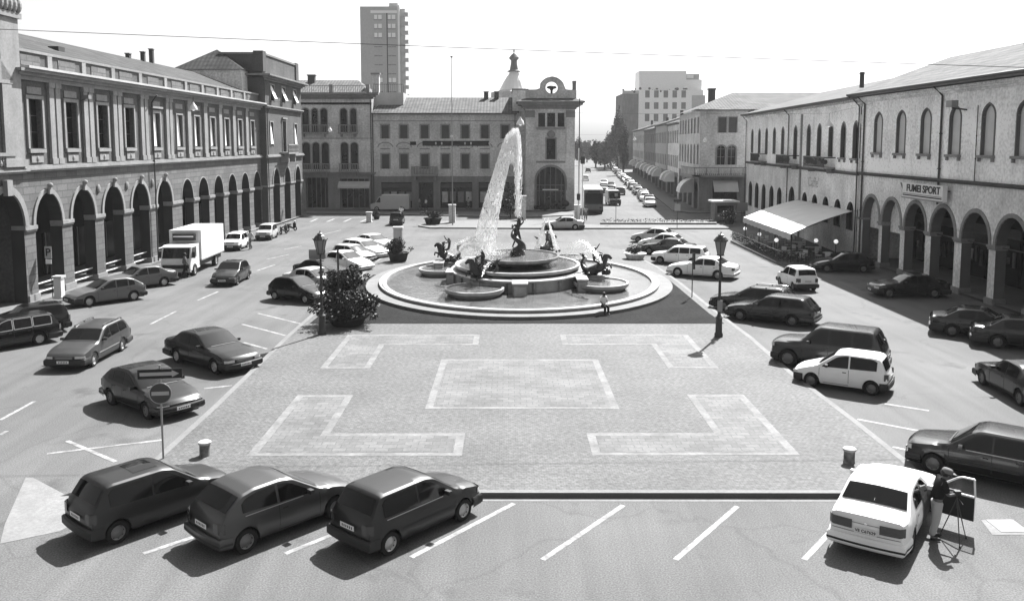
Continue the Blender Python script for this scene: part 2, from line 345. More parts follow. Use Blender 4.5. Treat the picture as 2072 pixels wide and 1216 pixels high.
def infill(mb, o, y, m): mb.face([(u, y, z) for u, z in path(o)][::-1], m)
def surround(mb, o, g, th, m, y=0.0, zb=None):
    a, b = path(o), path(o, g)
    if zb is not None: a = [(a[0][0], zb)] + a[1:-1] + [(a[-1][0], zb)]; b = [(b[0][0], zb)] + b[1:-1] + [(b[-1][0], zb)]
    mb.grid([[(u, y - th, z) for u, z in a], [(u, y - th, z) for u, z in b], [(u, y, z) for u, z in b]], m); mb.grid([[(u, y, z) for u, z in a], [(u, y - th, z) for u, z in a]], m)
def winpart(root, o, dep, pane, fr=None, g=.14, th=.06, bars=None, sill=None, ped=False, zb=None, label=None):
    """window = surround/frame mesh; pane and sill are its own children"""
    f = MB()
    if fr: surround(f, o, g, th, fr)
    else: surround(f, dict(o, w=o['w'] - .1, zs=o['zs'] - .02), .045, .05, 'shutter_dark', y=dep - .02)
    if ped: f.box(o['c'] - o['w'] / 2 - g - .12, o['c'] + o['w'] / 2 + g + .12, -.22, -.001, o['zs'] + g + .14, o['zs'] + g + .3, fr)
    wdw = f.build('window', root)
    if label: wdw['label'] = label
    p = MB(); infill(p, o, dep, pane)
    if bars:
        c, w2 = o['c'], o['w'] / 2
        p.box(c - .03, c + .03, dep - .05, dep - .001, o['zb'], optop(o, c) - .02, bars)
        nb = max(1, int((o['zs'] - o['zb']) / .8))
        for i in range(1, nb + 1):
            z = o['zb'] + (o['zs'] - o['zb']) * i / (nb + .0); p.box(c - w2, c + w2, dep - .04, dep - .002, z - .025, z + .025, bars)
    p.build('pane', wdw)
    if sill:
        s = MB(); x0, x1 = o['c'] - o['w'] / 2 - .22, o['c'] + o['w'] / 2 + .22; s.box(x0, x1, -.22, .02, o['zb'] - .16, o['zb'] - .004, sill)
        for x in (x0 + .06, x1 - .2): s.box(x, x + .14, -.16, -.001, o['zb'] - .38, o['zb'] - .16, sill)
        s.build('sill', wdw)
    return wdw
def cornice(mb, u0, u1, z, steps, m, y=0.0):              # steps: list of (projection, height) upward
    for pr, h in steps: mb.box(u0 - pr, u1 + pr, y - pr, y + .02, z, z + h, m); z += h + .0015
def along(A, B): return sqrt((B[0] - A[0]) ** 2 + (B[1] - A[1]) ** 2), atan2(B[1] - A[1], B[0] - A[0])
def pipe(root, u, z0, z1, y=-.12, m='pipe_dark', kick=0.0, r=.055):
    p = MB(); pts = [(u, y, z0), (u, y, z1 - .6)] + ([(u, y, z1 - .55), (u, y - kick, z1)] if kick else [(u, y, z1)]); p.tube(pts, r, m)
    for z in (z0 + (z1 - z0) * .3, z0 + (z1 - z0) * .6): p.tube([(u, y, z), (u, y, z + .07)], r * 1.5, m)
    return p.build('downpipe', root)
# ================================================= left arcaded palace (faces +X)
XL = -27.25
def YL(px, X=XL): # depth along the left wall seen at pixel column px
    lo, hi = 20.0, 140.0
    for _ in range(40):
        m_ = (lo + hi) / 2; x = PX + F * ((X + .009 * (m_ - 60) - 0) / m_) - 7 + 0
        if x < px: lo = m_
        else: hi = m_
    return lo
def left_root(name, label, y0): return thing(name, label, 'building', (XL + .009 * (y0 - 60), y0, 0), pi / 2 - .009)
Y0 = YL(49)
pal = left_root('arcaded_palace', 'long grey palace with rusticated round arches below and pilastered windows above, left of the square', Y0)
Lp = YL(530) - Y0
cen = [YL(p) - Y0 for p in (97, 168, 229, 284, 333, 380, 412.5, 443, 471, 497, 521)]
cen = [c + .0 for c in cen]
arch = [op(c, 2.95 if i < 5 else 2.6, .0, 4.45, 1.85 if i < 5 else 1.72) for i, c in enumerate(cen)]
b = MB(); wall(b, 0, Lp, 0, 7.6, arch, 'rustic_stone', .75, 'reveal_shade')
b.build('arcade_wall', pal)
b = MB(); b.face([(0, 4.6, 0), (Lp, 4.6, 0), (Lp, 4.6, 7.4), (0, 4.6, 7.4)], 'arcade_shade'); b.face([(0, .75, 7.0), (0, 4.6, 7.0), (Lp, 4.6, 7.0), (Lp, .75, 7.0)], 'arcade_shade'); b.face([(0, -.3, .16), (Lp, -.3, .16), (Lp, 4.6, .16), (0, 4.6, .16)], 'sidewalk'); b.face([(0, -.3, -.1), (Lp, -.3, -.1), (Lp, -.3, .16), (0, -.3, .16)], 'kerb_stone')
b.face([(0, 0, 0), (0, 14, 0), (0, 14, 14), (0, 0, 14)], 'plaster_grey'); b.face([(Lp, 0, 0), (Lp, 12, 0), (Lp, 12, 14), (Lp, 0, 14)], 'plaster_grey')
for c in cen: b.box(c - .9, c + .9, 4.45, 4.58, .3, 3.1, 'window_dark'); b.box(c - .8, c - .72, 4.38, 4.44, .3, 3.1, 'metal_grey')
b.build('arcade_interior', pal)
for i, o in enumerate(arch):
    q = MB(); surround(q, o, .26 if i < 5 else .1, .07 if i < 5 else .03, 'stone_trim', zb=o['zs'] + .05)
    if i < 5: q.box(o['c'] - .15, o['c'] + .15, -.24, -.1, o['zs'] + o['rise'] - .1, o['zs'] + o['rise'] + .5, 'stone_trim'); q.ball((o['c'], -.22, o['zs'] + o['rise'] + .42), .15, 'stone_trim')
    q.build('archivolt', pal)
for i in range(len(arch) + 1):
    a = arch[i - 1]['c'] + arch[i - 1]['w'] / 2 if i else 0; c = arch[i]['c'] - arch[i]['w'] / 2 if i < len(arch) else Lp
    if c - a < .2: continue
    q = MB(); q.box(a - .08, c + .08, -.12, .7, 4.28, 4.5, 'stone_trim'); q.box(a - .04, c + .04, -.07, .7, 4.16, 4.28, 'stone_trim'); q.build('pier_capital', pal); q = MB(); q.box(a - .06, c + .06, -.08, .72, .16, .55, 'stone_trim'); q.build('pier_base', pal)
for i in range(10):
    if i in (1, 2, 3):
        q = MB(); m_ = (cen[i] + cen[i + 1]) / 2; q.ball((m_, -.04, 6.2), .24, 'plaster_dark', sc=(1, .4, 1.2)); q.build('roundel', pal)
for i in (0, 1, 2, 3, 4):                                 # low railings between the piers
    q = MB(); o = arch[i]; a, c = o['c'] - o['w'] / 2, o['c'] + o['w'] / 2
    for z in (.45, .95): q.box(a, c, .3, .36, z, z + .06, 'paint_white')
    q.build('railing', pal)
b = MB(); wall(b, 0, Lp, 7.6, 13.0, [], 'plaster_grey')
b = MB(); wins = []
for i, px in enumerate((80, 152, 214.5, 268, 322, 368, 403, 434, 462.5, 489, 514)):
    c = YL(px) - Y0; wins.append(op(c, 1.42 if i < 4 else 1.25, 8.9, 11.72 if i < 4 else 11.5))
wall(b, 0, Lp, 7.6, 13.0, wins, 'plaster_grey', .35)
b.build('upper_wall', pal)
b = MB(); cornice(b, 0, Lp, 7.55, [(.16, .12), (.28, .12), (.2, .14)], 'stone_trim'); b.build('string_course', pal)
b = MB(); cornice(b, 0, Lp, 12.75, [(.15, .25), (.35, .18), (.62, .16)], 'stone_trim'); b.box(-.1, Lp + .1, -.78, .0, 13.36, 13.5, 'pale_trim'); b.build('cornice', pal)
b = MB(); b.box(0, Lp, .12, .5, 13.4, 14.35, 'plaster_grey'); b.box(0, Lp, .02, .58, 14.35, 14.5, 'stone_trim')
pil = [((wins[i]['c'] + wins[i + 1]['c']) / 2) for i in range(10)]
for u in pil: b.box(u - .25, u + .25, .03, .12, 13.4, 14.35, 'stone_trim')
for i, wd in enumerate(wins): b.box(wd['c'] - 1.0, wd['c'] + 1.0, .08, .12, 13.6, 14.2, 'rustic_stone')
b.build('attic_parapet', pal)
for k, u in enumerate(pil):
    for s in ((-.38, .38),) if k > 4 else ((-.62, -.1), (.1, .62)):
        q = MB(); q.box(u + s[0], u + s[1], -.16, -.001, 8.0, 12.45, 'stone_trim'); q.box(u + s[0] - .06, u + s[1] + .06, -.22, -.001, 12.45, 12.74, 'stone_trim'); q.box(u + s[0] - .05, u + s[1] + .05, -.22, -.001, 7.95, 8.3, 'stone_trim'); q.build('pilaster', pal)
for i, o in enumerate(wins):
    if i == 4: lab = 'window with a bracketed lintel and a white blind'
    elif i > 4: lab = 'window with a white blind pulled aslant'
    else: lab = None
    wdw = winpart(pal, o, .3, 'window_dark', 'stone_trim', .2 if i < 5 else .12, .09, bars='shutter_dark', ped=(i == 4), label=lab)
    if i > 3:
        q = MB(); c, w2 = o['c'], o['w'] / 2
        q.face([(c - w2 + .02, .2, 11.45), (c + w2 - .2, .2, 11.45), (c + w2 - .32 + .2 * (i % 2), .1, 8.95), (c - w2 + .02, .1, 8.95)], 'blind_white'); q.build('blind', wdw)
    q = MB(); q.box(o['c'] - .85, o['c'] + .85, -.14, -.001, 8.64, 8.86, 'stone_trim'); q.build('window_ledge', pal); q = MB(); q.box(o['c'] - .62, o['c'] + .62, -.06, -.001, 8.08, 8.52, 'stone_trim'); q.ball((o['c'], -.07, 8.3), .13, 'stone_trim', sc=(1, .4, 1.2))
    q.build('window_apron', pal); q = MB(); q.box(o['c'] - .75, o['c'] + .75, -.05, -.001, 12.0, 12.4, 'stone_trim'); q.build('wall_panel', pal)
pipe(pal, YL(309) - Y0, .2, 12.8, -.25, kick=.4)
# roof with a raised hip at the near end
b = MB(); b.roof([(-.2, .5, 14.5), (Lp, .5, 14.5), (Lp, 6.0, 16.6), (-.2, 6.0, 16.6)], 'roof_tile_dark'); b.roof([(Lp, 11.5, 14.5), (-.2, 11.5, 14.5), (-.2, 6.0, 16.6), (Lp, 6.0, 16.6)], 'roof_tile_dark'); rf = b.build('roof', pal)
for px, w_, h_ in ((277, .4, .3), (306, .3, .75), (323, .34, 1.2)):
    q = MB(); u = YL(px, -33) - Y0; q.box(u - w_ / 2, u + w_ / 2, 5.8, 6.15, 16.0, 16.6 + h_, 'brick_dark'); q.box(u - w_ / 2 - .06, u + w_ / 2 + .06, 5.75, 6.2, 16.6 + h_, 16.68 + h_, 'stone_trim'); q.build('chimney', rf)
q = MB(); u = YL(100, -31) - Y0; q.box(u - .4, u + .4, 2.4, 3.1, 15.2, 15.55, 'metal_dark'); q.build('skylight', rf)
q = MB(); q.box(6.9, 7.3, -.55, -.2, 12.0, 12.25, 'metal_grey'); q.tube([(7.1, 0, 11.9), (7.1, -.4, 12.1)], .04, 'metal_dark'); q.build('floodlight', pal)
# near block at the left edge of the picture
nb_ = left_root('corner_palace', 'tall palace front with pedimented window and giant pilaster at the left edge of the photograph', 26.0)
Ln = Y0 - 26.0
b = MB(); a0 = op(YL(10) - 26.0, 3.4, 0, 4.55, 2.0); a1 = op(a0['c'] - 5.4, 3.4, 0, 4.55, 2.0); wall(b, 0, Ln, 0, 7.55, [a1, a0], 'rustic_stone', .75, 'reveal_shade'); b.build('arcade_wall', nb_)
b = MB(); b.face([(0, 4.6, 0), (Ln, 4.6, 0), (Ln, 4.6, 7.4), (0, 4.6, 7.4)], 'arcade_shade'); b.face([(0, .75, 7.2), (0, 4.6, 7.2), (Ln, 4.6, 7.2), (Ln, .75, 7.2)], 'arcade_shade'); b.face([(0, -.3, .16), (Ln, -.3, .16), (Ln, 4.6, .16), (0, 4.6, .16)], 'sidewalk'); b.build('arcade_interior', nb_)
for o in (a0, a1):
    q = MB(); surround(q, o, .38, .12, 'stone_trim', zb=4.5); q.box(o['c'] - .25, o['c'] + .25, -.36, -.1, 6.35, 7.2, 'stone_trim'); q.build('archivolt', nb_)
q = MB(); q.box(a0['c'] + 1.65, Ln + .05, -.12, .7, 4.3, 4.55, 'stone_trim'); q.build('pier_capital', nb_)
b = MB(); uw = op(YL(3) - 26.0, 1.5, 8.7, 12.0); wall(b, 0, Ln, 7.55, 19, [uw, op(uw['c'] - 5.4, 1.5, 8.7, 12.0)], 'plaster_grey', .35); b.face([(Ln, 0, 0), (Ln, 10, 0), (Ln, 10, 19), (Ln, 0, 19)], 'plaster_grey'); b.build('upper_wall', nb_)
b = MB(); cornice(b, 0, Ln + .0, 7.5, [(.16, .12), (.3, .14), (.2, .14)], 'stone_trim'); b.build('string_course', nb_)
q = MB(); q.box(Ln - 1.95, Ln - .15, -.3, -.001, 7.95, 16.0, 'stone_trim'); q.box(Ln - 2.3, Ln - 1.95, -.15, -.001, 7.95, 16.0, 'plaster_grey'); q.box(Ln - 2.1, Ln + .02, -.38, -.002, 7.9, 8.3, 'stone_trim'); q.build('pilaster', nb_)
q = MB(); q.box(Ln - 2.1, Ln + .05, -.42, -.003, 16.0, 16.3, 'stone_trim')
for k in range(5): q.ball((Ln - 1.9 + k * .42, -.38, 16.7), .26, 'stone_trim', sc=(1, .8, 1.6))
q.box(Ln - 2.2, Ln + .15, -.55, -.004, 17.1, 17.4, 'stone_trim'); q.build('capital', nb_)
wdw = winpart(nb_, uw, .3, 'window_dark', 'stone_trim', .25, .12, bars='shutter_dark')
q = MB(); c = uw['c']; q.face([(c - 1.3, -.3, 12.6), (c + 1.3, -.3, 12.6), (c, -.3, 13.8)], 'stone_trim'); q.face([(c + 1.3, -.3, 12.6), (c + 1.3, 0, 12.6), (c, 0, 13.8), (c, -.3, 13.8)], 'stone_trim'); q.box(c - 1.3, c + 1.3, -.32, -.0, 12.4, 12.6, 'stone_trim'); q.build('pediment', wdw)
q = MB(); q.box(c - 1.1, c + 1.1, -.35, -.01, 8.5, 8.68, 'stone_trim')
for k in range(9): q.lathe([(.07, 7.95), (.11, 8.1), (.05, 8.3), (.09, 8.5)], 'stone_trim', c - .95 + k * .24, -.22, 6)
q.build('balustrade', wdw)
# end pavilion with parapet
Yt = YL(530); tr = thing('end_pavilion', 'taller pavilion with parapet dark on its near side, balcony and three arches closing the arcaded palace', 'building', (XL + .65 + .009 * (Yt - 60), Yt, 0), pi / 2 - .009)
def YT(px): return YL(px, XL + .65) - Yt
Lt = YT(613)
ta = [op(YT(p), 2.7, 0, 4.6, 1.75) for p in (560, 582, 603)]
b = MB(); wall(b, 0, Lt, 0, 7.6, ta, 'rustic_stone', .75, 'reveal_shade'); b.build('arcade_wall', tr)
b = MB(); b.face([(0, 5, 0), (Lt, 5, 0), (Lt, 5, 7.4), (0, 5, 7.4)], 'arcade_shade'); b.face([(0, .75, 7.2), (0, 5, 7.2), (Lt, 5, 7.2), (Lt, .75, 7.2)], 'arcade_shade'); b.face([(0, -.3, .16), (Lt, -.3, .16), (Lt, 5, .16), (0, 5, .16)], 'sidewalk'); b.build('arcade_interior', tr)
tw = [op(YT(p), 1.15, 8.9, 11.5) for p in (553, 601)] + [op(YT(578), 1.5, 8.2, 11.7)]; tw2 = [op(YT(p), 1.5, 13.9, 15.6) for p in (556, 578, 600)]
b = MB(); wall(b, 0, Lt, 7.6, 13.4, tw, 'plaster_grey', .3); wall(b, 0, Lt, 13.4, 16.3, tw2, 'plaster_grey', .3)
b.face([(0, 5.2, 0), (0, 0, 0), (0, 0, 16.3), (0, 5.2, 16.3)], 'brick_dark'); b.face([(Lt, 0, 0), (Lt, 5.2, 0), (Lt, 5.2, 16.3), (Lt, 0, 16.3)], 'plaster_grey'); b.face([(0, 5.2, 10), (Lt, 5.2, 10), (Lt, 5.2, 16.3), (0, 5.2, 16.3)], 'plaster_grey'); b.build('upper_wall', tr)  # near end face in a darker material that stands in for its shade
b = MB(); b.box(.3, Lt - .3, .3, 4.9, 16.6, 18.75, 'plaster_grey', skip='lb'); b.box(.27, .29, .3, 4.9, 16.6, 18.75, 'brick_dark'); b.box(.2, Lt - .2, .2, 5.0, 18.75, 18.95, 'plaster_dark'); b.box(.1, 1.3, .15, 1.2, 16.9, 19.1, 'brick_dark'); b.box(Lt - 1.3, Lt - .1, .15, 1.2, 16.9, 19.05, 'plaster_grey'); b.build('parapet', tr)  # near flank of the parapet gets the same painted shade
b = MB(); cornice(b, 0, Lt, 16.0, [(.2, .2), (.5, .22), (.85, .18)], 'plaster_dark'); b.box(-.85, Lt + .85, .021, 5.6, 16.44, 16.63, 'plaster_dark'); b.build('cornice', tr)
b = MB(); cornice(b, 0, Lt, 13.0, [(.12, .15), (.3, .15)], 'stone_trim'); cornice(b, 0, Lt, 7.55, [(.16, .12), (.28, .12), (.2, .14)], 'stone_trim'); b.build('string_course', tr)
for o in tw + tw2: 
    wdw = winpart(tr, o, .25, 'window_dark', 'stone_trim', .14, .08, ped=(o['w'] == 1.5 and o['zb'] < 9))
    if o['zb'] != 8.2:
        q = MB(); c, w2 = o['c'], o['w'] / 2; q.face([(c - w2 + .05, .15, o['zs'] - .02), (c + w2 - .3, .15, o['zs'] - .02), (c + w2 - .35, -.15 if o['zb'] < 10 else -.5, o['zb'] + .2), (c - w2 + .05, -.1 if o['zb'] < 10 else -.5, o['zb'] + .2)], 'blind_white'); q.build('blind', wdw)
q = MB(); c = tw[2]['c']; q.box(c - 2.2, c + 2.2, -1.1, -.01, 7.95, 8.15, 'stone_trim'); q.box(c - 2.2, c + 2.2, -1.1, -.98, 8.95, 9.08, 'stone_trim')
for k in range(15): q.lathe([(.06, 8.15), (.1, 8.35), (.05, 8.6), (.08, 8.95)], 'stone_trim', c - 2.1 + k * .3, -1.03, 6)
for s in (-1.6, 1.3): q.box(c + s, c + s + .3, -.9, -.01, 7.0, 7.95, 'stone_trim'); 
q.build('balcony', tr)
for i, o in enumerate(ta): q = MB(); surround(q, o, .22, .08, 'stone_trim', zb=4.6); q.build('archivolt', tr)
for i, x in enumerate([0, ta[0]['c'] + 1.35, ta[1]['c'] + 1.35, ta[2]['c'] + 1.35]):
    x1 = [ta[0]['c'] - 1.35, ta[1]['c'] - 1.35, ta[2]['c'] - 1.35, Lt][i]; q = MB(); q.box(x - .06, x1 + .06, -.1, .7, 4.4, 4.6, 'stone_trim'); q.build('pier_capital', tr)
pipe(tr, .25, .2, 13.0, -.1, kick=.3)
# lantern roofs behind the palace
rb = thing('rooftop_pavilion', 'white glazed lantern roofs rising behind the dark parapet', 'building', (XL - .9, 92.5, 0), pi / 2)
b = MB(); b.box(0, 6, 0, 7, 13, 16.9, 'plaster_cream'); b.build('wall', rb)
b = MB()
for a, c_, d in (((-.3, -.3, 16.9), (6.3, -.3, 16.9), (3, 3.5, 19.3)), ((6.3, -.3, 16.9), (6.3, 7.3, 16.9), (3, 3.5, 19.3)), ((6.3, 7.3, 16.9), (-.3, 7.3, 16.9), (3, 3.5, 19.3)), ((-.3, 7.3, 16.9), (-.3, -.3, 16.9), (3, 3.5, 19.3))): b.roof([a, c_, d], 'roof_tile_dark')
b.build('roof', rb)
# ================================================= right: pale shop building with FUMEI SPORT sign (faces -X)
XR = 27.6
def YRc(px, X=XR): return X * F / (px - 1029.0)
yc = YRc(1739)
fr_ = thing('sport_shop_building', 'pale plastered building with pointed blind windows, round arcade and the FUMEI SPORT sign', 'building', (XR, yc, 0), -pi / 2)
Lf = yc - 28.0
def UF(px): return yc - YRc(px)
sp = 3.72; fa = []; c0 = UF(1764)
fa = [op(UF(p), 3.0, 0, 3.42, 1.72) for p in (1766, 1808, 1857, 1914, 1981, 2056)]
while fa[-1]['c'] + 3.8 < Lf - 2: fa.append(op(fa[-1]['c'] + 3.75, 3.0, 0, 3.42, 1.72))
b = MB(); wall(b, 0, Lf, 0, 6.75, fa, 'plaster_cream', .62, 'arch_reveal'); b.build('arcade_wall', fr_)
b = MB(); b.face([(0, 4.4, 0), (Lf, 4.4, 0), (Lf, 4.4, 6), (0, 4.4, 6)], 'arcade_shade'); b.face([(0, .62, 5.6), (0, 4.4, 5.6), (Lf, 4.4, 5.6), (Lf, .62, 5.6)], 'arcade_shade'); b.face([(0, -.0, .12), (Lf, -.0, .12), (Lf, 4.4, .12), (0, 4.4, .12)], 'sidewalk')
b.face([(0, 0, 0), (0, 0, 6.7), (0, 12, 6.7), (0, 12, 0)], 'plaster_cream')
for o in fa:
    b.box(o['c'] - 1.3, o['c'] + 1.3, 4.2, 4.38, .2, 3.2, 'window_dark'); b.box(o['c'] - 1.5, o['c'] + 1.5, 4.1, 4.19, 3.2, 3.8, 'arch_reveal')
    for k in range(4): b.box(o['c'] - 1.1 + k * .6, o['c'] - .85 + k * .6, 4.12, 4.19, .9 + R.random(), 1.6 + R.random() * .8, R.choice(['paint_mid', 'paint_grey', 'paint_silver']))
b.build('arcade_interior', fr_)
for i, o in enumerate(fa):
    q = MB(); surround(q, o, .24, .07, 'stone_trim', zb=3.42); q.build('archivolt', fr_)
    if i < 2: q = MB(); infill(q, dict(o, zb=2.7, w=o['w'] - .02), .61, 'plaster_cream'); q.build('arch_panel', fr_)
    a = o['c'] + o['w'] / 2; c = fa[i + 1]['c'] - o['w'] / 2 if i + 1 < len(fa) else Lf
    q = MB(); q.box(a - .1, c + .1, -.12, .72, 3.28, 3.42, 'stone_trim'); q.box(a - .05, c + .05, -.07, .67, 3.14, 3.28, 'stone_trim'); q.build('pier_capital', fr_); q = MB(); q.box(a - .08, c + .08, -.1, .7, .0, .38, 'stone_trim'); q.build('pier_base', fr_)
    if i >= 2: q = MB(); q.tube([(a - 3, .35, 3.3), (a, .35, 3.3)], .03, 'metal_dark'); q.build('tie_rod', fr_)
q = MB(); q.box(-.02, fa[0]['c'] - 1.4, -.12, .7, 3.28, 3.42, 'stone_trim'); q.build('pier_capital', fr_)
fw = [op(UF(p), 1.25, 8.5, 10.7, .72, 'p') for p in (1774, 1820, 1870, 1929, 1996, 2068)]
while fw[-1]['c'] + 3.8 < Lf - 2: fw.append(op(fw[-1]['c'] + 3.72, 1.25, 8.5, 10.7, .72, 'p'))
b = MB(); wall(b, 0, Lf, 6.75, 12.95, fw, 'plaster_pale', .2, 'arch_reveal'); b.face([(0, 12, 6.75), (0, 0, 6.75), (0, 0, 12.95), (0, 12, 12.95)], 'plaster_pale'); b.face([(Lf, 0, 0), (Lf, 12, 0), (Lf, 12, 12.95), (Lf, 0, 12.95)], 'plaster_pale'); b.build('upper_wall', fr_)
for o in fw: winpart(fr_, o, .16, 'shutter_grey', 'arch_reveal', .11, .04, sill='stone_trim')
b = MB(); cornice(b, 0, Lf, 6.72, [(.12, .1), (.2, .14)], 'brick_dark'); b.build('string_course', fr_)
b = MB(); cornice(b, 0, Lf, 12.3, [(.12, .12), (.26, .14), (.42, .14)], 'plaster_cream'); b.build('cornice', fr_)
b = MB(); b.box(-.5, Lf + .5, -.95, .02, 12.78, 12.92, 'plaster_dark'); b.tube([(-.5, -1.0, 12.93), (Lf + .5, -1.0, 12.93)], .1, 'pipe_dark'); b.build('gutter', fr_)
b = MB(); b.roof([(-.6, -1.0, 12.98), (Lf, -1.0, 12.98), (Lf, 6.5, 15.8), (.4, 6.5, 15.8)], 'roof_tile'); b.roof([(-.6, 14, 12.98), (-.6, -1.0, 12.98), (.4, 6.5, 15.8)], 'roof_tile'); b.roof([(Lf, 14, 12.98), (-.6, 14, 12.98), (.4, 6.5, 15.8), (Lf, 6.5, 15.8)], 'roof_tile'); rf = b.build('roof', fr_)
q = MB(); q.box(11, 11.9, 5.9, 6.6, 15.3, 16.1, 'brick_dark'); q.build('chimney', rf)
q = MB(); q.box(17.5, 17.9, 2.6, 3.0, 14.4, 14.85, 'brick_dark'); q.build('roof_vent', rf)
for px, z0, z1 in ((1747, .2, 12.75), (1903, 5.3, 12.75), (1976, 6.9, 11.4)): pipe(fr_, UF(px), z0, z1, -.1, kick=.6 if z1 > 12 else 0, r=.07 if z1 > 12 else .03)
q = MB(); u = UF(1950); q.box(u - .35, u + .35, -1.1, -.7, 11.35, 11.75, 'metal_grey'); q.tube([(u, 0, 11.2), (u, -.9, 11.3)], .05, 'metal_dark'); q.build('floodlight', fr_)
sg = thing('shop_sign', 'long white box sign reading FUMEI SPORT above the arcade', 'sign', (XR - .62, yc - UF(1846), 0), -pi / 2 + .0)
Ls = UF(1930) - UF(1846)
q = MB(); q.box(0, Ls, 0, .3, 5.55, 6.55, 'sign_white'); q.box(-.03, Ls + .03, -.03, .0, 5.5, 5.58, 'metal_grey'); q.box(.1, Ls - .1, -.012, -.001, 5.68, 5.76, 'sign_black'); q.box(.1, Ls - .1, -.012, -.001, 5.81, 5.84, 'sign_black'); q.build('sign_box', sg)
text_mesh('lettering', 'FUMEI SPORT', .66, 'sign_black', sg, (Ls * .53, -.02, 6.19), (pi / 2, 0, 0), .01, .012, 1.16)
q = MB(); q.tube([(-.9, .3, 6.45), (.15, .1, 5.7)], .05, 'plaster_dark'); q.tube([(Ls - .3, .3, 6.2), (Ls - .3, .62, 6.2)], .04, 'metal_dark'); q.build('bracket', sg)
# ================================================= right: cafe building
cd = atan(.069); cafe = thing('cafe_building', 'weathered two storey building with narrow ogee windows and balconies behind the cafe awning', 'building', (27.5 + .069 * 42.6, yc + 42.6, 0), -pi / 2 - cd)
Lc = 42.75
def UC(px):
    s = (px - 1029.0) / F; Y = (27.5 - .069 * yc) / (s - .069); return (yc + 42.6 - Y) / cos(cd)
cw = [op(UC(p), 1.05, 8.0, 10.2, .65, 'p') for p in (1520.5, 1534.8, 1549.2, 1565, 1582)] + [op(UC(1607.5), 1.15, 7.6, 10.2, .7, 'p')] + [op(UC(p), 1.12, 8.0, 10.2, .7, 'p') for p in (1634.3, 1655.5, 1679, 1704, 1729)]
ca = [op(UC(p), 2.05, 1.4, 3.5, .95) for p in (1519, 1532, 1546, 1562, 1578)] + [op(UC(1603), 2.4, .1, 3.5, 1.3)] + [op(UC(p), 1.85, 2.2, 3.55, .95) for p in (1629.5, 1650, 1672.5, 1697, 1723)]
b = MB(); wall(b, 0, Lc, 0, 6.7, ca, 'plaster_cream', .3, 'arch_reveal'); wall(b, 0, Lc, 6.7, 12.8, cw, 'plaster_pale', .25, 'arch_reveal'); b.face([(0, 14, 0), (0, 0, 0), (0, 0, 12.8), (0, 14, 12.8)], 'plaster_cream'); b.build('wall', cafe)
for o in ca: winpart(cafe, o, .26, 'window_dark')
for i, o in enumerate(cw): winpart(cafe, o, .2, 'shutter_grey' if i < 5 else 'window_dark', 'stone_trim', .1, .05, sill='stone_trim' if i in (6, 7, 9, 10) else None)
b = MB(); cornice(b, 0, Lc, 6.65, [(.12, .12), (.22, .14)], 'brick_dark'); b.build('string_course', cafe)
b = MB(); cornice(b, 0, Lc, 12.0, [(.1, .2), (.3, .2)], 'plaster_pale')
for k in range(70): b.box(.3 + k * .6, .5 + k * .6, -.42, -.001, 12.42, 12.6, 'plaster_cream')
b.build('cornice', cafe)
b = MB(); b.box(-.5, Lc, -.8, .02, 12.62, 12.76, 'plaster_dark'); b.tube([(-.5, -.85, 12.76), (Lc - .1, -.85, 12.76)], .09, 'pipe_dark'); b.build('gutter', cafe)
b = MB(); b.roof([(-.6, -.9, 12.8), (Lc + .4, -.9, 12.8), (Lc + .4, 7, 15.15), (7, 7, 15.15)], 'roof_tile'); b.roof([(-.6, 15, 12.8), (-.6, -.9, 12.8), (7, 7, 15.15)], 'roof_tile'); b.roof([(Lc + .4, 15, 12.8), (-.6, 15, 12.8), (7, 7, 15.15), (Lc + .4, 7, 15.15)], 'roof_tile'); rf = b.build('roof', cafe)
q = MB(); u = UC(1672); q.box(u - .15, u + .15, 2.6, 2.9, 14, 15.35, 'brick_dark'); q.box(u - .19, u + .19, 2.55, 2.95, 15.2, 15.27, 'brick_dark'); q.build('chimney', rf)
for pa, pb in ((1534, 1551), (1588, 1616), (1646, 1690)):
    q = MB(); a, c = UC(pa), UC(pb); q.box(a, c, -1.0, -.01, 6.98, 7.14, 'stone_trim'); q.box(a, c, -1.0, -.94, 7.95, 8.02, 'metal_dark'); n = int((c - a) / .16)
    for k in range(n + 1): q.box(a + (c - a) * k / n - .015, a + (c - a) * k / n + .015, -.985, -.955, 7.14, 7.95, 'metal_dark')
    for x in (a, c - .05): q.box(x, x + .05, -1.0, -.01, 7.9, 8.0, 'metal_dark'); 
    for k in range(8): q.ball((a + .2 + R.random() * (c - a - .4), -.8, 7.45 + R.random() * .3), .3, 'leaf', sc=(1.2, .6, .7))
    for x in (a + .3, c - .5): q.box(x, x + .14, -.6, -.01, 6.95 - .35, 6.97, 'plaster_dark')
    q.build('balcony', cafe)
pipe(cafe, UC(1509) + .1, .1, 12.6, -.12, kick=.5); pipe(cafe, UC(1595), .1, 12.6, -.12, kick=.5); pipe(cafe, UC(1737), .1, 12.6, -.12, kick=.5)
q = MB(); q.box(UC(1620) - .2, UC(1620) + .2, -.12, -.001, 0, 12, 'stone_trim'); q.build('pilaster', cafe)
text_mesh('painted_lettering', "Caffe'", 1.25, 'faded_paint', cafe, ((UC(1627) + UC(1668)) / 2, -.015, 5.55), (pi / 2, 0, 0), .004, .01, 1.3)
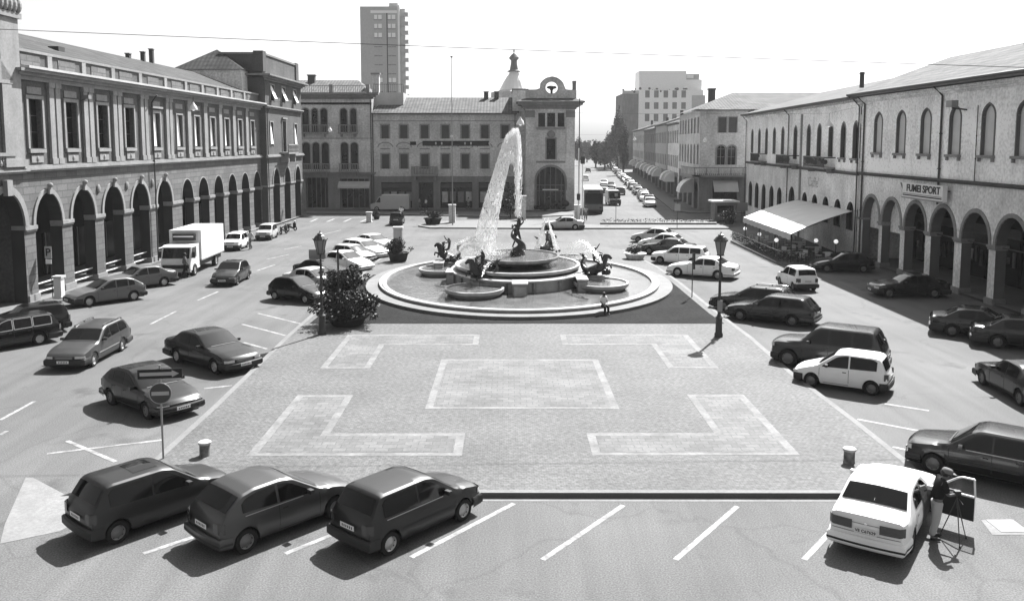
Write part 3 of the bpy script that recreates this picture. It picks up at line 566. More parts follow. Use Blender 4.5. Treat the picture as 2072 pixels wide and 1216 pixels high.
# awning
aw = thing('cafe_awning', 'large white sloping canvas awning over the cafe tables', 'awning')
A1, A2 = (28.65, 85.6, 3.62), (27.55, 69.0, 3.78); B1, B2 = G(1504, 440, 2.35), G(1600, 474, 2.35); B1 = (B1[0], B1[1], 2.35); B2 = (B2[0], B2[1], 2.35)
def lerp(a, b, t): return tuple(a[i] + (b[i] - a[i]) * t for i in range(3))
rows = []
for i in range(9):
    t = i / 8; p, r_ = lerp(A1, B1, t), lerp(A2, B2, t); rows.append([tuple(v + (0, 0, .30 * sin(pi * t) * .5 + (.03 if k % 2 else 0))[j] for j, v in enumerate(lerp(p, r_, k / 12))) for k in range(13)])
q = MB(); q.grid(rows, 'awning_cloth'); q.grid([[(x, y, z - .03) for x, y, z in r_] for r_ in rows], 'awning_grey'); q.build('canopy', aw)
q = MB(); q.grid([[lerp(B1, B2, k / 24) for k in range(25)], [(lambda p: (p[0] - .03, p[1], p[2] - .42 - (.07 if k % 2 else 0)))(lerp(B1, B2, k / 24)) for k in range(25)]], 'awning_grey'); q.build('valance', aw)
q = MB()
for t in (.02, .35, .68, .98): p = lerp(B1, B2, t); q.tube([(p[0] + .15, p[1], 0), (p[0] + .15, p[1], 2.32)], .05, 'metal_dark'); a = lerp(A1, A2, t); q.tube([a, p], .03, 'metal_dark')
q.build('awning_frame', aw)
# ================================================= back row (faces the camera, plane Y = YB)
YB = 121.0
def BX(px, Y=YB): return XY_(px, 0 + Y, 290)
def BZ(py, Y=YB): return ZY(1036, py, Y)
def px_op(x0, x1, yb, yt, X0, Y=YB, rise_px=0, kind='e'):
    a, c = BX(x0, Y) - X0, BX(x1, Y) - X0; zb, zt = BZ(yb, Y), BZ(yt, Y); rs = rise_px * Y / F
    return op((a + c) / 2, c - a, zb, zt - rs, rs, kind)
# venetian palazzo
X0 = BX(585); pz = thing('corner_palazzo', 'palazzo with paired arched windows, balconies and railed roof terrace, first of the far row', 'building', (X0, YB, 0))
Lz = BX(753) - X0; zt_ = BZ(196)
u2 = [px_op(a, c, 268, 220, X0, rise_px=6) for a, c in ((613, 626), (632, 644), (650, 663), (690, 703), (710, 722))]
u1 = [px_op(a, c, 343, 289, X0, rise_px=6) for a, c in ((612, 627), (632, 646), (651, 665), (690, 704), (710, 724))]
gs = [px_op(616, 662, 421, 360, X0), px_op(686, 745, 421, 362, X0)]
zs1 = BZ(351)
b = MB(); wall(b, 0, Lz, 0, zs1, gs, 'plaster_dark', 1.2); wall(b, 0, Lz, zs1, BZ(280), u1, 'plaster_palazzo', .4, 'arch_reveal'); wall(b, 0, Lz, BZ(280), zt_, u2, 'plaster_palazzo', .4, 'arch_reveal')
b.face([(0, 15, 0), (0, 0, 0), (0, 0, zt_), (0, 15, zt_)], 'plaster_palazzo'); b.face([(Lz, 0, 0), (Lz, 15, 0), (Lz, 15, zt_), (Lz, 0, zt_)], 'pale_trim'); b.build('wall', pz)
for o in u1 + u2: winpart(pz, o, .35, 'window_dark', 'stone_trim', .13, .07)
for o in gs:
    q = MB(); infill(q, o, 1.1, 'window_dark')
    for k in range(5): q.box(o['c'] - o['w'] / 2 + k * o['w'] / 5, o['c'] - o['w'] / 2 + k * o['w'] / 5 + .08, 1.0, 1.09, 0, o['zs'], 'plaster_dark')
    q.build('shop_window', pz)
b = MB(); cornice(b, 0, Lz, zs1 - .2, [(.25, .15), (.45, .2)], 'plaster_dark'); cornice(b, 0, Lz, BZ(281), [(.08, .1)], 'stone_trim'); b.build('string_course', pz)
b = MB(); cornice(b, 0, Lz, zt_ - .35, [(.3, .25), (.7, .3), (1.1, .3)], 'plaster_dark'); b.box(0, Lz, .0, .1, zt_ - 1.1, zt_ - .8, 'stone_trim'); b.build('cornice', pz)
def rail(root, x0, x1, y, z0, h, step=.35, m='metal_dark', name='railing', posts=None):
    q = MB(); q.box(x0, x1, y - .03, y + .03, z0 + h - .06, z0 + h, m); n = max(1, int((x1 - x0) / step))
    for k in range(n + 1): u = x0 + (x1 - x0) * k / n; q.box(u - .02, u + .02, y - .02, y + .02, z0, z0 + h - .06, m)
    if posts:
        for u in posts: q.box(u - .25, u + .25, y - .25, y + .25, z0, z0 + h + .1, posts and 'stone_trim')
    return q.build(name, root)
rail(pz, .1, Lz - .3, -.5, zt_ + .51, 1.0, .3, 'metal_dark', 'terrace_railing', [BX(674) - X0, Lz - .4])
for a, c, y0, y1 in ((612, 663, 269, 253), (688, 723, 269, 253), (610, 665, 346, 331), (688, 724, 346, 331)):
    q = MB(); xa, xc = BX(a) - X0, BX(c) - X0; z0, z1 = BZ(y0), BZ(y1); q.box(xa - .1, xc + .1, -.8, -.01, z0 - .15, z0, 'stone_trim'); q.box(xa - .1, xc + .1, -.8, -.7, z1 - .1, z1, 'stone_trim')
    n = int((xc - xa) / .28)
    for k in range(n + 1): q.box(xa + (xc - xa) * k / n - .05, xa + (xc - xa) * k / n + .05, -.78, -.7, z0, z1 - .1, 'plaster_dark')
    for x in (xa + .2, xc - .4): q.box(x, x + .2, -.6, -.01, z0 - .6, z0 - .151, 'plaster_dark')
    q.build('balcony', pz)
b = MB(); zr = BZ(163, YB + 7)
b.roof([(-.5, .8, zt_ + .6), (Lz - .4, .8, zt_ + .6), (BX(727, YB + 7) - X0, 7, zr), (BX(600, YB + 7) - X0, 7, zr)], 'roof_tile'); b.roof([(Lz - .4, .8, zt_ + .6), (Lz - .4, 14, zt_ + .6), (BX(727, YB + 7) - X0, 7, zr)], 'roof_tile'); rf = b.build('roof', pz)
q = MB(); u = BX(634, YB + 6) - X0; q.box(u - .5, u + .5, 5.5, 6.3, zr - 1, zr + .55, 'brick_dark'); q.box(u - .6, u + .6, 5.4, 6.4, zr + .55, zr + .7, 'brick_dark'); q.build('chimney', rf)
q = MB(); q.face([(BX(684) - X0, -.9, BZ(377)), (BX(748) - X0, -.9, BZ(377)), (BX(748) - X0, -.02, BZ(367)), (BX(684) - X0, -.02, BZ(367))], 'awning_grey'); q.box(BX(684) - X0, BX(748) - X0, -.93, -.9, BZ(381), BZ(376), 'awning_grey'); q.build('shop_awning', pz)
pipe(pz, Lz - .15, .1, zt_ - .5, -.1)
# white terrace wall between palazzo and long house
te = thing('terrace_wing', 'white rendered roof terrace wing with railing between the palazzo and the long house', 'building', (BX(751), YB + 3, 0))
b = MB(); z = ZY(1036, 188, YB + 3); b.box(0, 4.2, 0, 8, 10, z, 'pale_trim', skip='b'); b.build('wall', te); rail(te, 0, 4.2, .1, z, 1.2, .3); q = MB(); q.box(-.3, .7, .5, 1.5, z, z + 2.6, 'plaster_palazzo'); q.box(-.45, .85, .35, 1.65, z + 2.6, z + 2.8, 'plaster_dark'); q.build('chimney', te)
# long house
X0 = BX(753) + .03; lh = thing('long_house', 'long three storey house with dark shutters, sign band and tiled roof behind the fountain', 'building', (X0, YB, 0))
Ll = BX(1046) - X0; ze = BZ(230)
cx = (779.5, 817.3, 859.4, 901.2, 941.3, 981, 1022)
w2_ = [px_op(p - 7.4, p + 7.4, 281, 254, X0) for p in cx]; w1_ = [px_op(p - 7.4, p + 7.4, 342, 312.6, X0) for p in cx]
gd = [px_op(a, c, 422, 369, X0) for a, c in ((770, 832), (846, 876), (890, 955), (968, 1030))]
for o in gd: o['zb'] = 0.12
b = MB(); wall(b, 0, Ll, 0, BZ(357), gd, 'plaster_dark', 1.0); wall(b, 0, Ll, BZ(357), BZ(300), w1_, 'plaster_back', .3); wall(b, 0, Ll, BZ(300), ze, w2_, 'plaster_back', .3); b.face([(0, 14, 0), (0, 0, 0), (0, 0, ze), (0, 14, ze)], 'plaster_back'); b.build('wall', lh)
for o in w1_ + w2_: winpart(lh, o, .08, 'shutter_dark', 'stone_trim', .2, .05)
for o in w1_[:]:
    q = MB(); oo = op(o['c'], 1.9, o['zs'] + 1.0, o['zs'] + 1.02, .55); surround(q, oo, .14, .06, 'stone_trim'); q.box(o['c'] - .7, o['c'] + .7, -.04, -.001, o['zs'] + .7, o['zs'] + .82, 'plaster_dark'); q.build('lunette_moulding', lh)
for i, o in enumerate(gd):
    q = MB(); infill(q, o, .9, 'window_dark')
    if i != 1:
        for k in range(4): q.box(o['c'] - o['w'] / 2 + .2 + k * o['w'] / 4, o['c'] - o['w'] / 2 + .2 + k * o['w'] / 4 + .8, .8, .89, .9 + .2 * (k % 2), 2.4, R.choice(['plaster_dark', 'paint_grey', 'plaster_back']))
        q.box(o['c'] - o['w'] / 2, o['c'] + o['w'] / 2, .2, .6, 3.0, 3.6, 'brick_dark')
    q.build('shop_window', lh)
q = MB(); xa, xc = BX(830) - X0, BX(845) - X0; q.box(xa, xc - .2, -.1, -.02, BZ(294), BZ(287), 'sign_black'); q.box(BX(855) - X0, BX(990) - X0, -.12, -.02, BZ(295.5), BZ(285.5), 'sign_black'); sb = q.build('sign_band', lh)
for i, p in enumerate((882, 894, 941, 953, 990)): q = MB(); q.box(BX(p) - X0 - .09, BX(p) - X0 + .09, -.14, -.125, BZ(293), BZ(288), 'plaster_back'); q.build('sign_letter', sb)
q = MB(); xa, xc = BX(833) - X0, BX(886) - X0; z0 = BZ(352); q.box(xa, xc, -1.1, -.01, z0 - .3, z0, 'stone_trim'); q.box(xa, xc, -1.1, -1.0, z0 + .95, z0 + 1.05, 'stone_trim'); q.box(xa, xa + .4, -1.1, -.7, z0, z0 + .95, 'stone_trim'); q.box(xc - .4, xc, -1.1, -.7, z0, z0 + .95, 'stone_trim')
for k in range(14): q.box(xa + .5 + k * (xc - xa - 1) / 13 - .05, xa + .5 + k * (xc - xa - 1) / 13 + .05, -1.05, -1.0, z0, z0 + .95, 'plaster_dark')
for x in (xa + .3, xc - .6): q.box(x, x + .3, -.8, -.01, z0 - .9, z0 - .301, 'stone_trim')
q.build('balcony', lh)
b = MB(); b.box(0, Ll, -.6, .02, ze - .12, ze + .02, 'brick_dark'); b.box(0, Ll, -.06, -.001, BZ(246), BZ(244.5), 'stone_trim'); b.build('gutter', lh)
b = MB(); zr = BZ(198, YB + 6.5); xl = BX(781, YB + 6.5) - X0; b.roof([(0, -.65, ze + .05), (Ll + .3, -.65, ze + .05), (Ll + .3, 6.5, zr), (xl, 6.5, zr)], 'roof_tile'); b.roof([(0, 14, ze), (0, -.65, ze + .05), (xl, 6.5, zr)], 'roof_tile'); b.roof([(Ll + .3, 14, ze), (0, 14, ze), (xl, 6.5, zr), (Ll + .3, 6.5, zr)], 'roof_tile'); rf = b.build('roof', lh)
for p in (984, 1005): q = MB(); u = BX(p, YB + 6) - X0; q.box(u - .32, u + .32, 5.7, 6.2, zr - .6, zr + .75, 'brick_dark'); q.box(u - .38, u + .38, 5.65, 6.25, zr + .75, zr + .85, 'brick_dark'); q.build('chimney', rf)
pipe(lh, .1, .1, ze - .1, -.1); pipe(lh, BX(1042) - X0, .1, ze - .1, -.1)
# civic tower with curved gable
YC = 118.5; X0 = BX(1063, YC); ct = thing('gabled_tower', 'narrow tower house with curved pierced gable, triple window and big dark ground arch', 'building', (X0, YC, 0))
def CX(p): return BX(p, YC) - X0
def CZ(p): return BZ(p, YC)
Lt = CX(1163); ze = CZ(212)
o3 = [px_op(a, c, 257, 229, X0, YC) for a, c in ((1089, 1103), (1107, 1123), (1128, 1142))]; om = [px_op(1106, 1124, 323, 281, X0, YC)]; og = [px_op(1086, 1143, 418, 338, X0, YC, rise_px=27), px_op(1066, 1078, 415, 378, X0, YC)]
for o in og: o['zb'] = .12
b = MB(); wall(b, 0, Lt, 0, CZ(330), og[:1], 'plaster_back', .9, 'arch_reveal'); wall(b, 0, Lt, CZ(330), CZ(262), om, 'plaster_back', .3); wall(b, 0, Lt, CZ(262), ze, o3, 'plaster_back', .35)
b.face([(Lt, 0, 0), (Lt, 16, 0), (Lt, 16, ze), (Lt, 0, ze)], 'plaster_cream'); b.face([(0, 16, 0), (0, 0, 0), (0, 0, ze), (0, 16, ze)], 'plaster_back'); b.build('wall', ct)
for o in o3 + om: winpart(ct, o, .3, 'window_dark', 'stone_trim' if o in om else None, .18, .08)
q = MB(); surround(q, og[0], .3, .1, 'plaster_dark', zb=.15); q.build('archivolt', ct); q = MB(); infill(q, og[0], .85, 'window_dark'); gt = q.build('gate', ct)
q = MB(); c_ = og[0]['c']
for k in range(-2, 3): q.box(c_ + k * .75 - .05, c_ + k * .75 + .05, .75, .84, .12, optop(og[0], c_ + k * .75) - .05, 'plaster_dark')
for z in (2.6, 3.4): q.box(c_ - 1.9, c_ + 1.9, .72, .83, z, z + .09, 'plaster_dark')
q.box(c_ - 1.1, c_ + 1.1, .5, .6, 2.75, 2.9, 'paint_white'); q.build('bars_and_neon', gt)  # white bar is the neon line, its light given as plain colour
q = MB()
for k in range(16): q.ball((c_ + R.uniform(-2.2, 2.2), -.6, R.uniform(.3, 1.1)), R.uniform(.2, .45), 'leaf', 7, 5)
q.build('hedge', ct)
for a, c in ((1064, 1081), (1146, 1162)): q = MB(); q.box(CX(a), CX(c), -.18, -.001, CZ(330), CZ(222), 'plaster_palazzo'); q.box(CX(a) - .08, CX(c) + .08, -.25, -.002, CZ(238), CZ(224), 'plaster_dark'); q.build('pilaster', ct); q = MB(); q.box(CX(a), CX(c), -.2, -.001, 0.1, CZ(385), 'plaster_palazzo'); q.build('pilaster_base', ct)
q = MB()
q.box(CX(1085), CX(1144), -.2, -.003, CZ(262), CZ(258), 'stone_trim'); q.build('wall_ornament', ct); q = MB(); q.box(CX(1085), CX(1144), -.14, -.003, CZ(330), CZ(326), 'plaster_dark'); q.build('wall_ornament', ct); q = MB(); q.ball((CX(1115), -.2, CZ(272)), .5, 'plaster_dark', sc=(1.1, .4, 1)); q.build('wall_ornament', ct)
b = MB(); 
for k, (pr, z0, z1) in enumerate(((.2, 221, 217), (.5, 217, 213), (1.0, 213, 208.5), (1.25, 208.5, 206))): b.box(-pr, Lt + pr, -pr, 3, CZ(z0) + .001 * k, CZ(z1), 'plaster_dark')
b.build('cornice', ct)
b = MB(); b.roof([(-1.3, -1.3, CZ(205.9)), (Lt + 1.3, -1.3, CZ(205.9)), (Lt + .0, .2, CZ(199)), (0, .2, CZ(199))], 'brick_dark'); b.roof([(Lt + 1.3, -1.3, CZ(205.9)), (Lt + 1.3, 15, CZ(205.9)), (Lt, 14, CZ(199)), (Lt, .2, CZ(199))], 'roof_tile'); b.build('roof', ct)
# pierced gable: slices with a round hole
gp = [(1063, 182), (1085, 181.5), (1092, 179), (1093.5, 168), (1100, 161), (1106, 157.5), (1112, 156), (1117, 155), (1122, 156), (1128, 158), (1135, 163), (1139, 168), (1139, 176), (1144, 181), (1150, 182), (1166, 182)]
def gtop(p):
    for (a, ya), (c, yc_) in zip(gp[:-1], gp[1:]):
        if a <= p <= c: return ya + (yc_ - ya) * (p - a) / max(1e-6, c - a)
    return 182
b = MB(); ps = sorted(set([a for a, _ in gp] + [1116 + 12.5 * cos(pi * k / 14) for k in range(15)]))
for a, c in zip(ps[:-1], ps[1:]):
    if c - a < .01: continue
    def hh(p): t = (p - 1116) / 12.5; return 12.5 * sqrt(max(0, 1 - t * t))
    xa, xc = CX(a), CX(c); m_ = (a + c) / 2
    segs = [(199, 199, gtop(a), gtop(c))] if abs(m_ - 1116) > 12.5 else [(199, 199, 178 + hh(a) * .95, 178 + hh(c) * .95), (178 - hh(a), 178 - hh(c), gtop(a), gtop(c))]
    for l0, l1, t0, t1 in segs:
        for y in (.25, .75): b.face([(xa, y, CZ(l0)), (xc, y, CZ(l1)), (xc, y, CZ(t1)), (xa, y, CZ(t0))], 'plaster_palazzo')
        b.face([(xa, .15, CZ(t0) + .002), (xc, .15, CZ(t1) + .002), (xc, .85, CZ(t1) + .002), (xa, .85, CZ(t0) + .002)], 'plaster_dark'); b.face([(xa, .25, CZ(l0)), (xc, .25, CZ(l1)), (xc, .75, CZ(l1)), (xa, .75, CZ(l0))], 'plaster_dark')
gb = b.build('gable', ct)
q = MB(); q.ball((CX(1116), .5, CZ(177)), .55, 'bronze', sc=(1.25, .4, .45)); q.ball((CX(1116), .5, CZ(179)), .35, 'bronze', sc=(.8, .5, 1)); q.tube([(CX(1116), .5, CZ(190)), (CX(1116), .5, CZ(178))], .16, 'bronze'); q.build('ornament', gb)
q = MB(); q.box(CX(1159), CX(1166), 1.0, 1.6, CZ(183), CZ(168), 'plaster_dark'); q.box(CX(1158.6), CX(1166.4), .9, 1.7, CZ(168), CZ(163), 'stone_trim'); q.build('chimney', ct)
# plain side wing left of the tower
X1 = BX(1037, 122.6); sw = thing('tower_side_wing', 'plain windowless wing with flat parapet joining the long house to the gabled tower', 'building', (X1, 122.6, 0))
L1 = BX(1063, 122.6) - X1 + .4; b = MB(); z = BZ(184, 122.6); b.box(0, L1, -1.4, 8, 0, z, 'plaster_back', skip='b'); b.box(-.1, L1, -1.5, 8.1, z, z + .2, 'plaster_dark'); b.build('wall', sw)
q = MB(); q.box(.5, 1.5, -1.5, -1.41, .3, 3.4, 'window_dark'); q.build('door', sw)
# ================================================= high-rise and church lantern
YH = 300.; X0 = XY_(733, YH); hr = thing('high_rise', 'tall brick apartment tower with pale window pairs rising behind the roofs', 'building', (X0, YH, 0))
LH = XY_(829, YH) - X0; zt = ZY(1036, 14, YH)
b = MB(); xm = XY_(812, YH) - X0; b.box(0, xm, 0, 14, 0, zt, 'tower_block', skip='b'); b.box(xm + .01, LH - 1.2, 1.0, 14, 0, zt - .6, 'tower_block', skip='b'); b.box(XY_(808, YH) - X0, XY_(812, YH) - X0 - .01, -.25, -.01, 0, zt + .4, 'tower_window'); b.box(XY_(785.5, YH) - X0, XY_(787.5, YH) - X0, -.1, -.01, 20, ZY(1036, 27, YH), 'metal_dark'); b.box(XY_(754, YH) - X0, XY_(807, YH) - X0, -.15, -.01, ZY(1036, 27.5, YH), ZY(1036, 22, YH), 'tower_window'); b.build('wall', hr)
n = 0
for k in range(15):
    yy = 31 + k * 18.2 * .55
    if yy > 200: break
    for a, c in ((761, 767), (769, 776), (788.5, 794), (796, 803)):
        q = MB(); z1, z0 = ZY(1036, 31 + k * 18.2, YH), ZY(1036, 40 + k * 18.2, YH)
        if z0 < 22: continue
        q.box(XY_(a, YH) - X0, XY_(c, YH) - X0, -.06, -.005, z0, z1, 'tower_window' if k in (0, 1, 2, 7) else 'tower_block'); q.box(XY_(a, YH) - X0 - .1, XY_(c, YH) - X0 + .1, -.12, -.003, z0 - .3, z0 - .02, 'plaster_dark'); q.build('window', hr)
for k in range(14):
    q = MB(); z = zt - 3 - k * 3.05; q.box(XY_(815, YH) - X0, LH, -.6, 1.2, z - .25, z, 'pale_trim'); q.box(XY_(815, YH) - X0, LH, -.62, -.5, z, z + .95, 'tower_block'); q.box(XY_(817, YH) - X0, XY_(820, YH) - X0, -.7, -.63, z - .6, z + .9, 'pale_trim'); q.build('balcony', hr)
q = MB(); q.box(xm - 4, xm - 1, 3, 7, zt, zt + 1.6, 'tower_block'); q.build('roof_housing', hr)
YD = 175.; xd = XY_(1040, YD); ch = thing('church_lantern', 'small copper lantern and pale dome of a church above the roofs', 'church', (xd, YD, 0))
def DZ(p): return ZY(1036, p, YD)
b = MB(); b.lathe([(4.6, 10), (4.6, DZ(188)), (3.9, DZ(184))], 'plaster_palazzo', n=16); b.build('drum', ch)
b = MB(); b.lathe([(3.0, DZ(184)), (2.3, DZ(171)), (2.0, DZ(165)), (1.5, DZ(157)), (1.0, DZ(150)), (.9, DZ(146))], 'tower_window', n=20); b.build('dome', ch)
b = MB(); b.lathe([(1.35, DZ(146)), (1.3, DZ(144.5)), (.85, DZ(142)), (.62, DZ(128)), (.6, DZ(123)), (.95, DZ(120)), (.98, DZ(117)), (.5, DZ(111)), (.12, DZ(108)), (.06, DZ(106)), (.2, DZ(105)), (.2, DZ(103)), (.04, DZ(101.5)), (.03, DZ(97))], 'plaster_dark', n=16); b.build('lantern', ch)
# ================================================= right corner palazzo and the street row
YK = 116.; X0 = XY_(1416, YK); kp = thing('street_corner_palazzo', 'grey corner palazzo with stone balcony and paired arched windows where the side street begins', 'building', (X0, YK, 0))
def KX(p): return XY_(p, YK) - X0
def KZ(p): return ZY(1036, p, YK)
LK = KX(1512); ze = KZ(222)
kw = [op((KX(a) + KX(c)) / 2, KX(c) - KX(a), KZ(269), KZ(238)) for a, c in ((1453, 1469), (1474, 1490))]; k1 = [op((KX(a) + KX(c)) / 2, KX(c) - KX(a), KZ(334), KZ(302), .45) for a, c in ((1451, 1468), (1473, 1489))]; kg = [op((KX(1444) + KX(1494)) / 2, KX(1494) - KX(1444), .1, KZ(368))]
b = MB(); wall(b, 0, LK, 0, KZ(352), kg, 'plaster_dark', .8); wall(b, 0, LK, KZ(352), KZ(285), k1, 'plaster_back', .3); wall(b, 0, LK, KZ(285), ze, kw, 'plaster_palazzo', .3)
b.build('wall', kp)
for o in kw: winpart(kp, o, .1, 'shutter_dark', 'stone_trim', .12, .05)
for o in k1: winpart(kp, o, .25, 'window_dark', 'stone_trim', .18, .08, bars='stone_trim')
q = MB(); infill(q, kg[0], .7, 'window_dark'); q.build('shop_window', kp)
q = MB(); q.face([(KX(1444), -1.0, KZ(388)), (KX(1494), -1.0, KZ(388)), (KX(1494), -.02, KZ(366)), (KX(1444), -.02, KZ(366))], 'awning_grey'); q.build('shop_awning', kp)
def streetpt(p, X, Y):  # along direction (.089,1) from (X,Y)
    s = (p - 1029.) / F; t = (X - s * Y) / (s - .089); return t
SD = atan(.089); sr = thing('street_face', '', ''); bpy.data.objects.remove(sr)
kt = streetpt(1373, X0, YK); Lks = kt / cos(SD)
def side_facade(root, L, z1, zw, rows, n, wd, m, arc=0, sh='shutter_dark'):
    """facade on the street side; local frame of a facade facing -X, origin at its far end"""
    ops = []
    for zb, zs, rs in rows: ops.append([op(L * (i + .5) / n, wd, zb, zs, rs) for i in range(n)])
    gr = [op(L * (i + .5) / max(1, arc), L / max(1, arc) * .72, .1, 3.0, .6) for i in range(arc)]
    b = MB(); wall(b, 0, L, 0, zw[0], gr, 'plaster_dark', 1.5)
    for k, r_ in enumerate(ops): wall(b, 0, L, zw[k], zw[k + 1], r_, m, .25)
    b.face([(0, 12, 0), (0, 0, 0), (0, 0, z1), (0, 12, z1)], m); b.face([(L, 0, 0), (L, 12, 0), (L, 12, z1), (L, 0, z1)], m); b.build('wall', root)
    for r_ in ops:
        for o in r_: winpart(root, o, .1, sh, 'stone_trim', .12, .05)
    for o in gr: q = MB(); infill(q, o, 1.4, 'window_dark'); q.build('shop_window', root)
    b = MB(); cornice(b, 0, L, z1 - .3, [(.2, .12), (.5, .15)], 'plaster_dark'); b.box(0, L, -.05, -.001, zw[0] - .1, zw[0] + .1, 'stone_trim'); b.build('cornice', root)
ks = bpy.data.objects.new('street_front', None); C.objects.link(ks); ks.parent = kp; ks.location = (kt * .089, kt, 0); ks.rotation_euler = (0, 0, -pi / 2 - SD)
# (street front is a part of the palazzo; its pieces hang one level deeper, so they are merged)
b = MB(); r2 = [op(Lks * (i + .5) / 7, 1.1, KZ(269), KZ(238)) for i in range(7)]; r1 = [op(Lks * (i + .5) / 7, 1.1, KZ(334), KZ(300), .4) for i in range(7)]; gr = [op(Lks * (i + .5) / 4, 4.2, .1, 3.2, .8) for i in range(4)]
wall(b, 0, Lks, 0, KZ(352), gr, 'plaster_dark', 1.2); wall(b, 0, Lks, KZ(352), KZ(285), r1, 'plaster_palazzo', .3); wall(b, 0, Lks, KZ(285), ze, r2, 'plaster_palazzo', .3)
for o in r2: infill(b, o, .1, 'shutter_dark'); surround(b, o, .12, .05, 'stone_trim')
for o in r1: infill(b, o, .25, 'window_dark'); surround(b, o, .15, .06, 'stone_trim')
for o in gr: infill(b, o, 1.1, 'window_dark')
me_tmp = b.build('street_wall', kp); me_tmp.location = ks.location; me_tmp.rotation_euler = ks.rotation_euler; bpy.data.objects.remove(ks)
b = MB(); zc = KZ(354); pts = [(KX(1508), -1.0), (-.9, -1.0), (-.9 + Lks * .3 * .089, Lks * .3)]
q = MB(); q.box(-.9, KX(1508), -1.0, -.01, zc - .25, zc, 'stone_trim'); q.box(-.9, KX(1508), -1.0, -.88, zc + .9, zc + 1.02, 'stone_trim'); q.box(-.9, -.01, -1.0, 8, zc - .251, zc - .001, 'stone_trim'); q.box(-.9, -.78, -1.0, 8, zc + .899, zc + 1.019, 'stone_trim')
for k in range(26): q.box(-.9 + k * .27, -.8 + k * .27, -.96, -.88, zc, zc + .9, 'stone_trim' if k % 6 == 0 else 'plaster_back')
for k in range(28): q.box(-.88, -.8, -.9 + k * .32, -.8 + k * .32, zc, zc + .9, 'plaster_back')
q.build('balcony', kp)
b = MB(); b.box(-.8, LK, -.8, .1, ze - .2, ze, 'plaster_dark'); o_ = b.build('cornice', kp)
b = MB(); zr = ZY(1036, 188, YK + 8); e = ze + .02; sx_ = kt * .089
b.roof([(-.9, -.9, e), (LK + .5, -.9, e), (LK + .5, 8, zr), (XY_(1480, YK + 8) - X0, 8, zr)], 'roof_tile'); b.roof([(-.9 + sx_, kt, e), (-.9, -.9, e), (XY_(1480, YK + 8) - X0, 8, zr), (XY_(1480, YK + 8) - X0 + sx_, kt, zr)], 'roof_tile'); rf = b.build('roof', kp)
q = MB(); q.box(LK + 2, LK + 40, 4, 16, 0, zr - 2, 'plaster_cream'); q.build('rear_wing', kp); q = MB(); q.roof([(LK + .5, -.9, e), (LK + 40, -.9, e), (LK + 40, 8, zr), (LK + .5, 8, zr)], 'roof_tile'); q.build('rear_roof', kp)
q = MB(); u = XY_(1439, YK + 12) - X0; q.box(u - .45, u + .45, 12, 12.8, ze, ZY(1036, 182, YK + 12), 'brick_dark'); q.box(u - .55, u + .55, 11.9, 12.9, ZY(1036, 182, YK + 12), ZY(1036, 179, YK + 12), 'brick_dark'); q.build('chimney', rf)
# row beyond, four houses
pos = kt + 1.0; specs = [(1350, 12.6, 'plaster_cream', 'cream street house with pale upper windows and rounded shop awnings next to the corner palazzo', 6, 'shutter_dark'), (1327, 12.9, 'pale_trim', 'pale street house with closely spaced shutters, second beyond the corner palazzo', 7, 'shutter_grey'), (1303, 12.4, 'plaster_dark', 'dark brick street house with a small white balcony, third beyond the corner palazzo', 7, 'shutter_dark'), (1281, 12.9, 'plaster_palazzo', 'grey street house at the far end of the arcade row beside the tall white block', 9, 'shutter_dark')]
first_c = None
for k, (pe, zh, m, lab, nw, sh) in enumerate(specs):
    t1 = streetpt(pe, X0, YK); L = (t1 - pos) / cos(SD) - .05
    r = thing('street_house', lab, 'building', (X0 + .089 * t1 - .2 * (k % 2), YK + t1, 0), -pi / 2 - SD, 'houses along the side street')
    side_facade(r, L, zh, [4.2, 8.2, zh], [(5.1, 7.0, .0), (9.2, 11.2, 0)], nw, 1.15, m, arc=max(3, nw // 2), sh=sh)
    b = MB(); b.roof([(-.2, -.8, zh), (L + .2, -.8, zh), (L + .2, 6, zh + 2.2), (-.2, 6, zh + 2.2)], 'roof_tile'); b.face([(L + .2, -.8, zh), (L + .2, 12, zh), (L + .2, 6, zh + 2.2)], m); b.build('roof', r)
    if k in (0, 1, 2, 3):
        for j in range((2, 2, 3, 3)[k]):                  # quarter-round shop awnings
            q = MB(); u = L * (j + .6) / (3 if k else 2.6); wdt = 1.7; prof = [(0, 4.3)] + [(-1.7 * sin(pi / 2 * i / 6), 2.6 + 1.7 * cos(pi / 2 * i / 6)) for i in range(7)]
            q.grid([[(u - wdt, y, z) for y, z in prof], [(u + wdt, y, z) for y, z in prof]], 'awning_cloth' if j % 2 == 0 else 'awning_grey'); q.face([(u + wdt, y, z) for y, z in prof + [(0, 2.6)]], 'awning_cloth'); q.face([(u - wdt, y, z) for y, z in prof + [(0, 2.6)]][::-1], 'awning_grey'); q.build('shop_awning', r)
    q = MB(); q.box(L * .4, L * .4 + .5, 4, 4.6, zh + 1, zh + 2.9, 'brick_dark'); q.build('chimney', r)
    pos = t1
q = MB(); u = LK
aw2 = MB(); prof = [(0, 4.3)] + [(-2.0 * sin(pi / 2 * i / 6), 2.4 + 1.9 * cos(pi / 2 * i / 6)) for i in range(7)]
aw2.grid([[(-y * 0 + y, 3.0, z) for y, z in prof], [(y + .3, 7.0, z) for y, z in prof]], 'awning_cloth'); aw2.face([(y, 3.0, z) for y, z in prof + [(0, 2.4)]], 'awning_grey'); aw2.build('shop_awning', kp)
# pavement in front of the row (shaded)
b = MB(); a = G(1392, 437); b.prism([(X0 + LK + 12, YK - 2.6), (X0 + LK + 12, YK), (X0, YK), (X0 + .089 * 170, YK + 170), (X0 + .089 * 170 - 3.2, YK + 170), (X0 - 3.2, YK + 1), (X0 - 1.5, YK - 2.6)][::-1], -.05, .13, 'sidewalk', 'kerb_face'); struct(b, 'pavement')
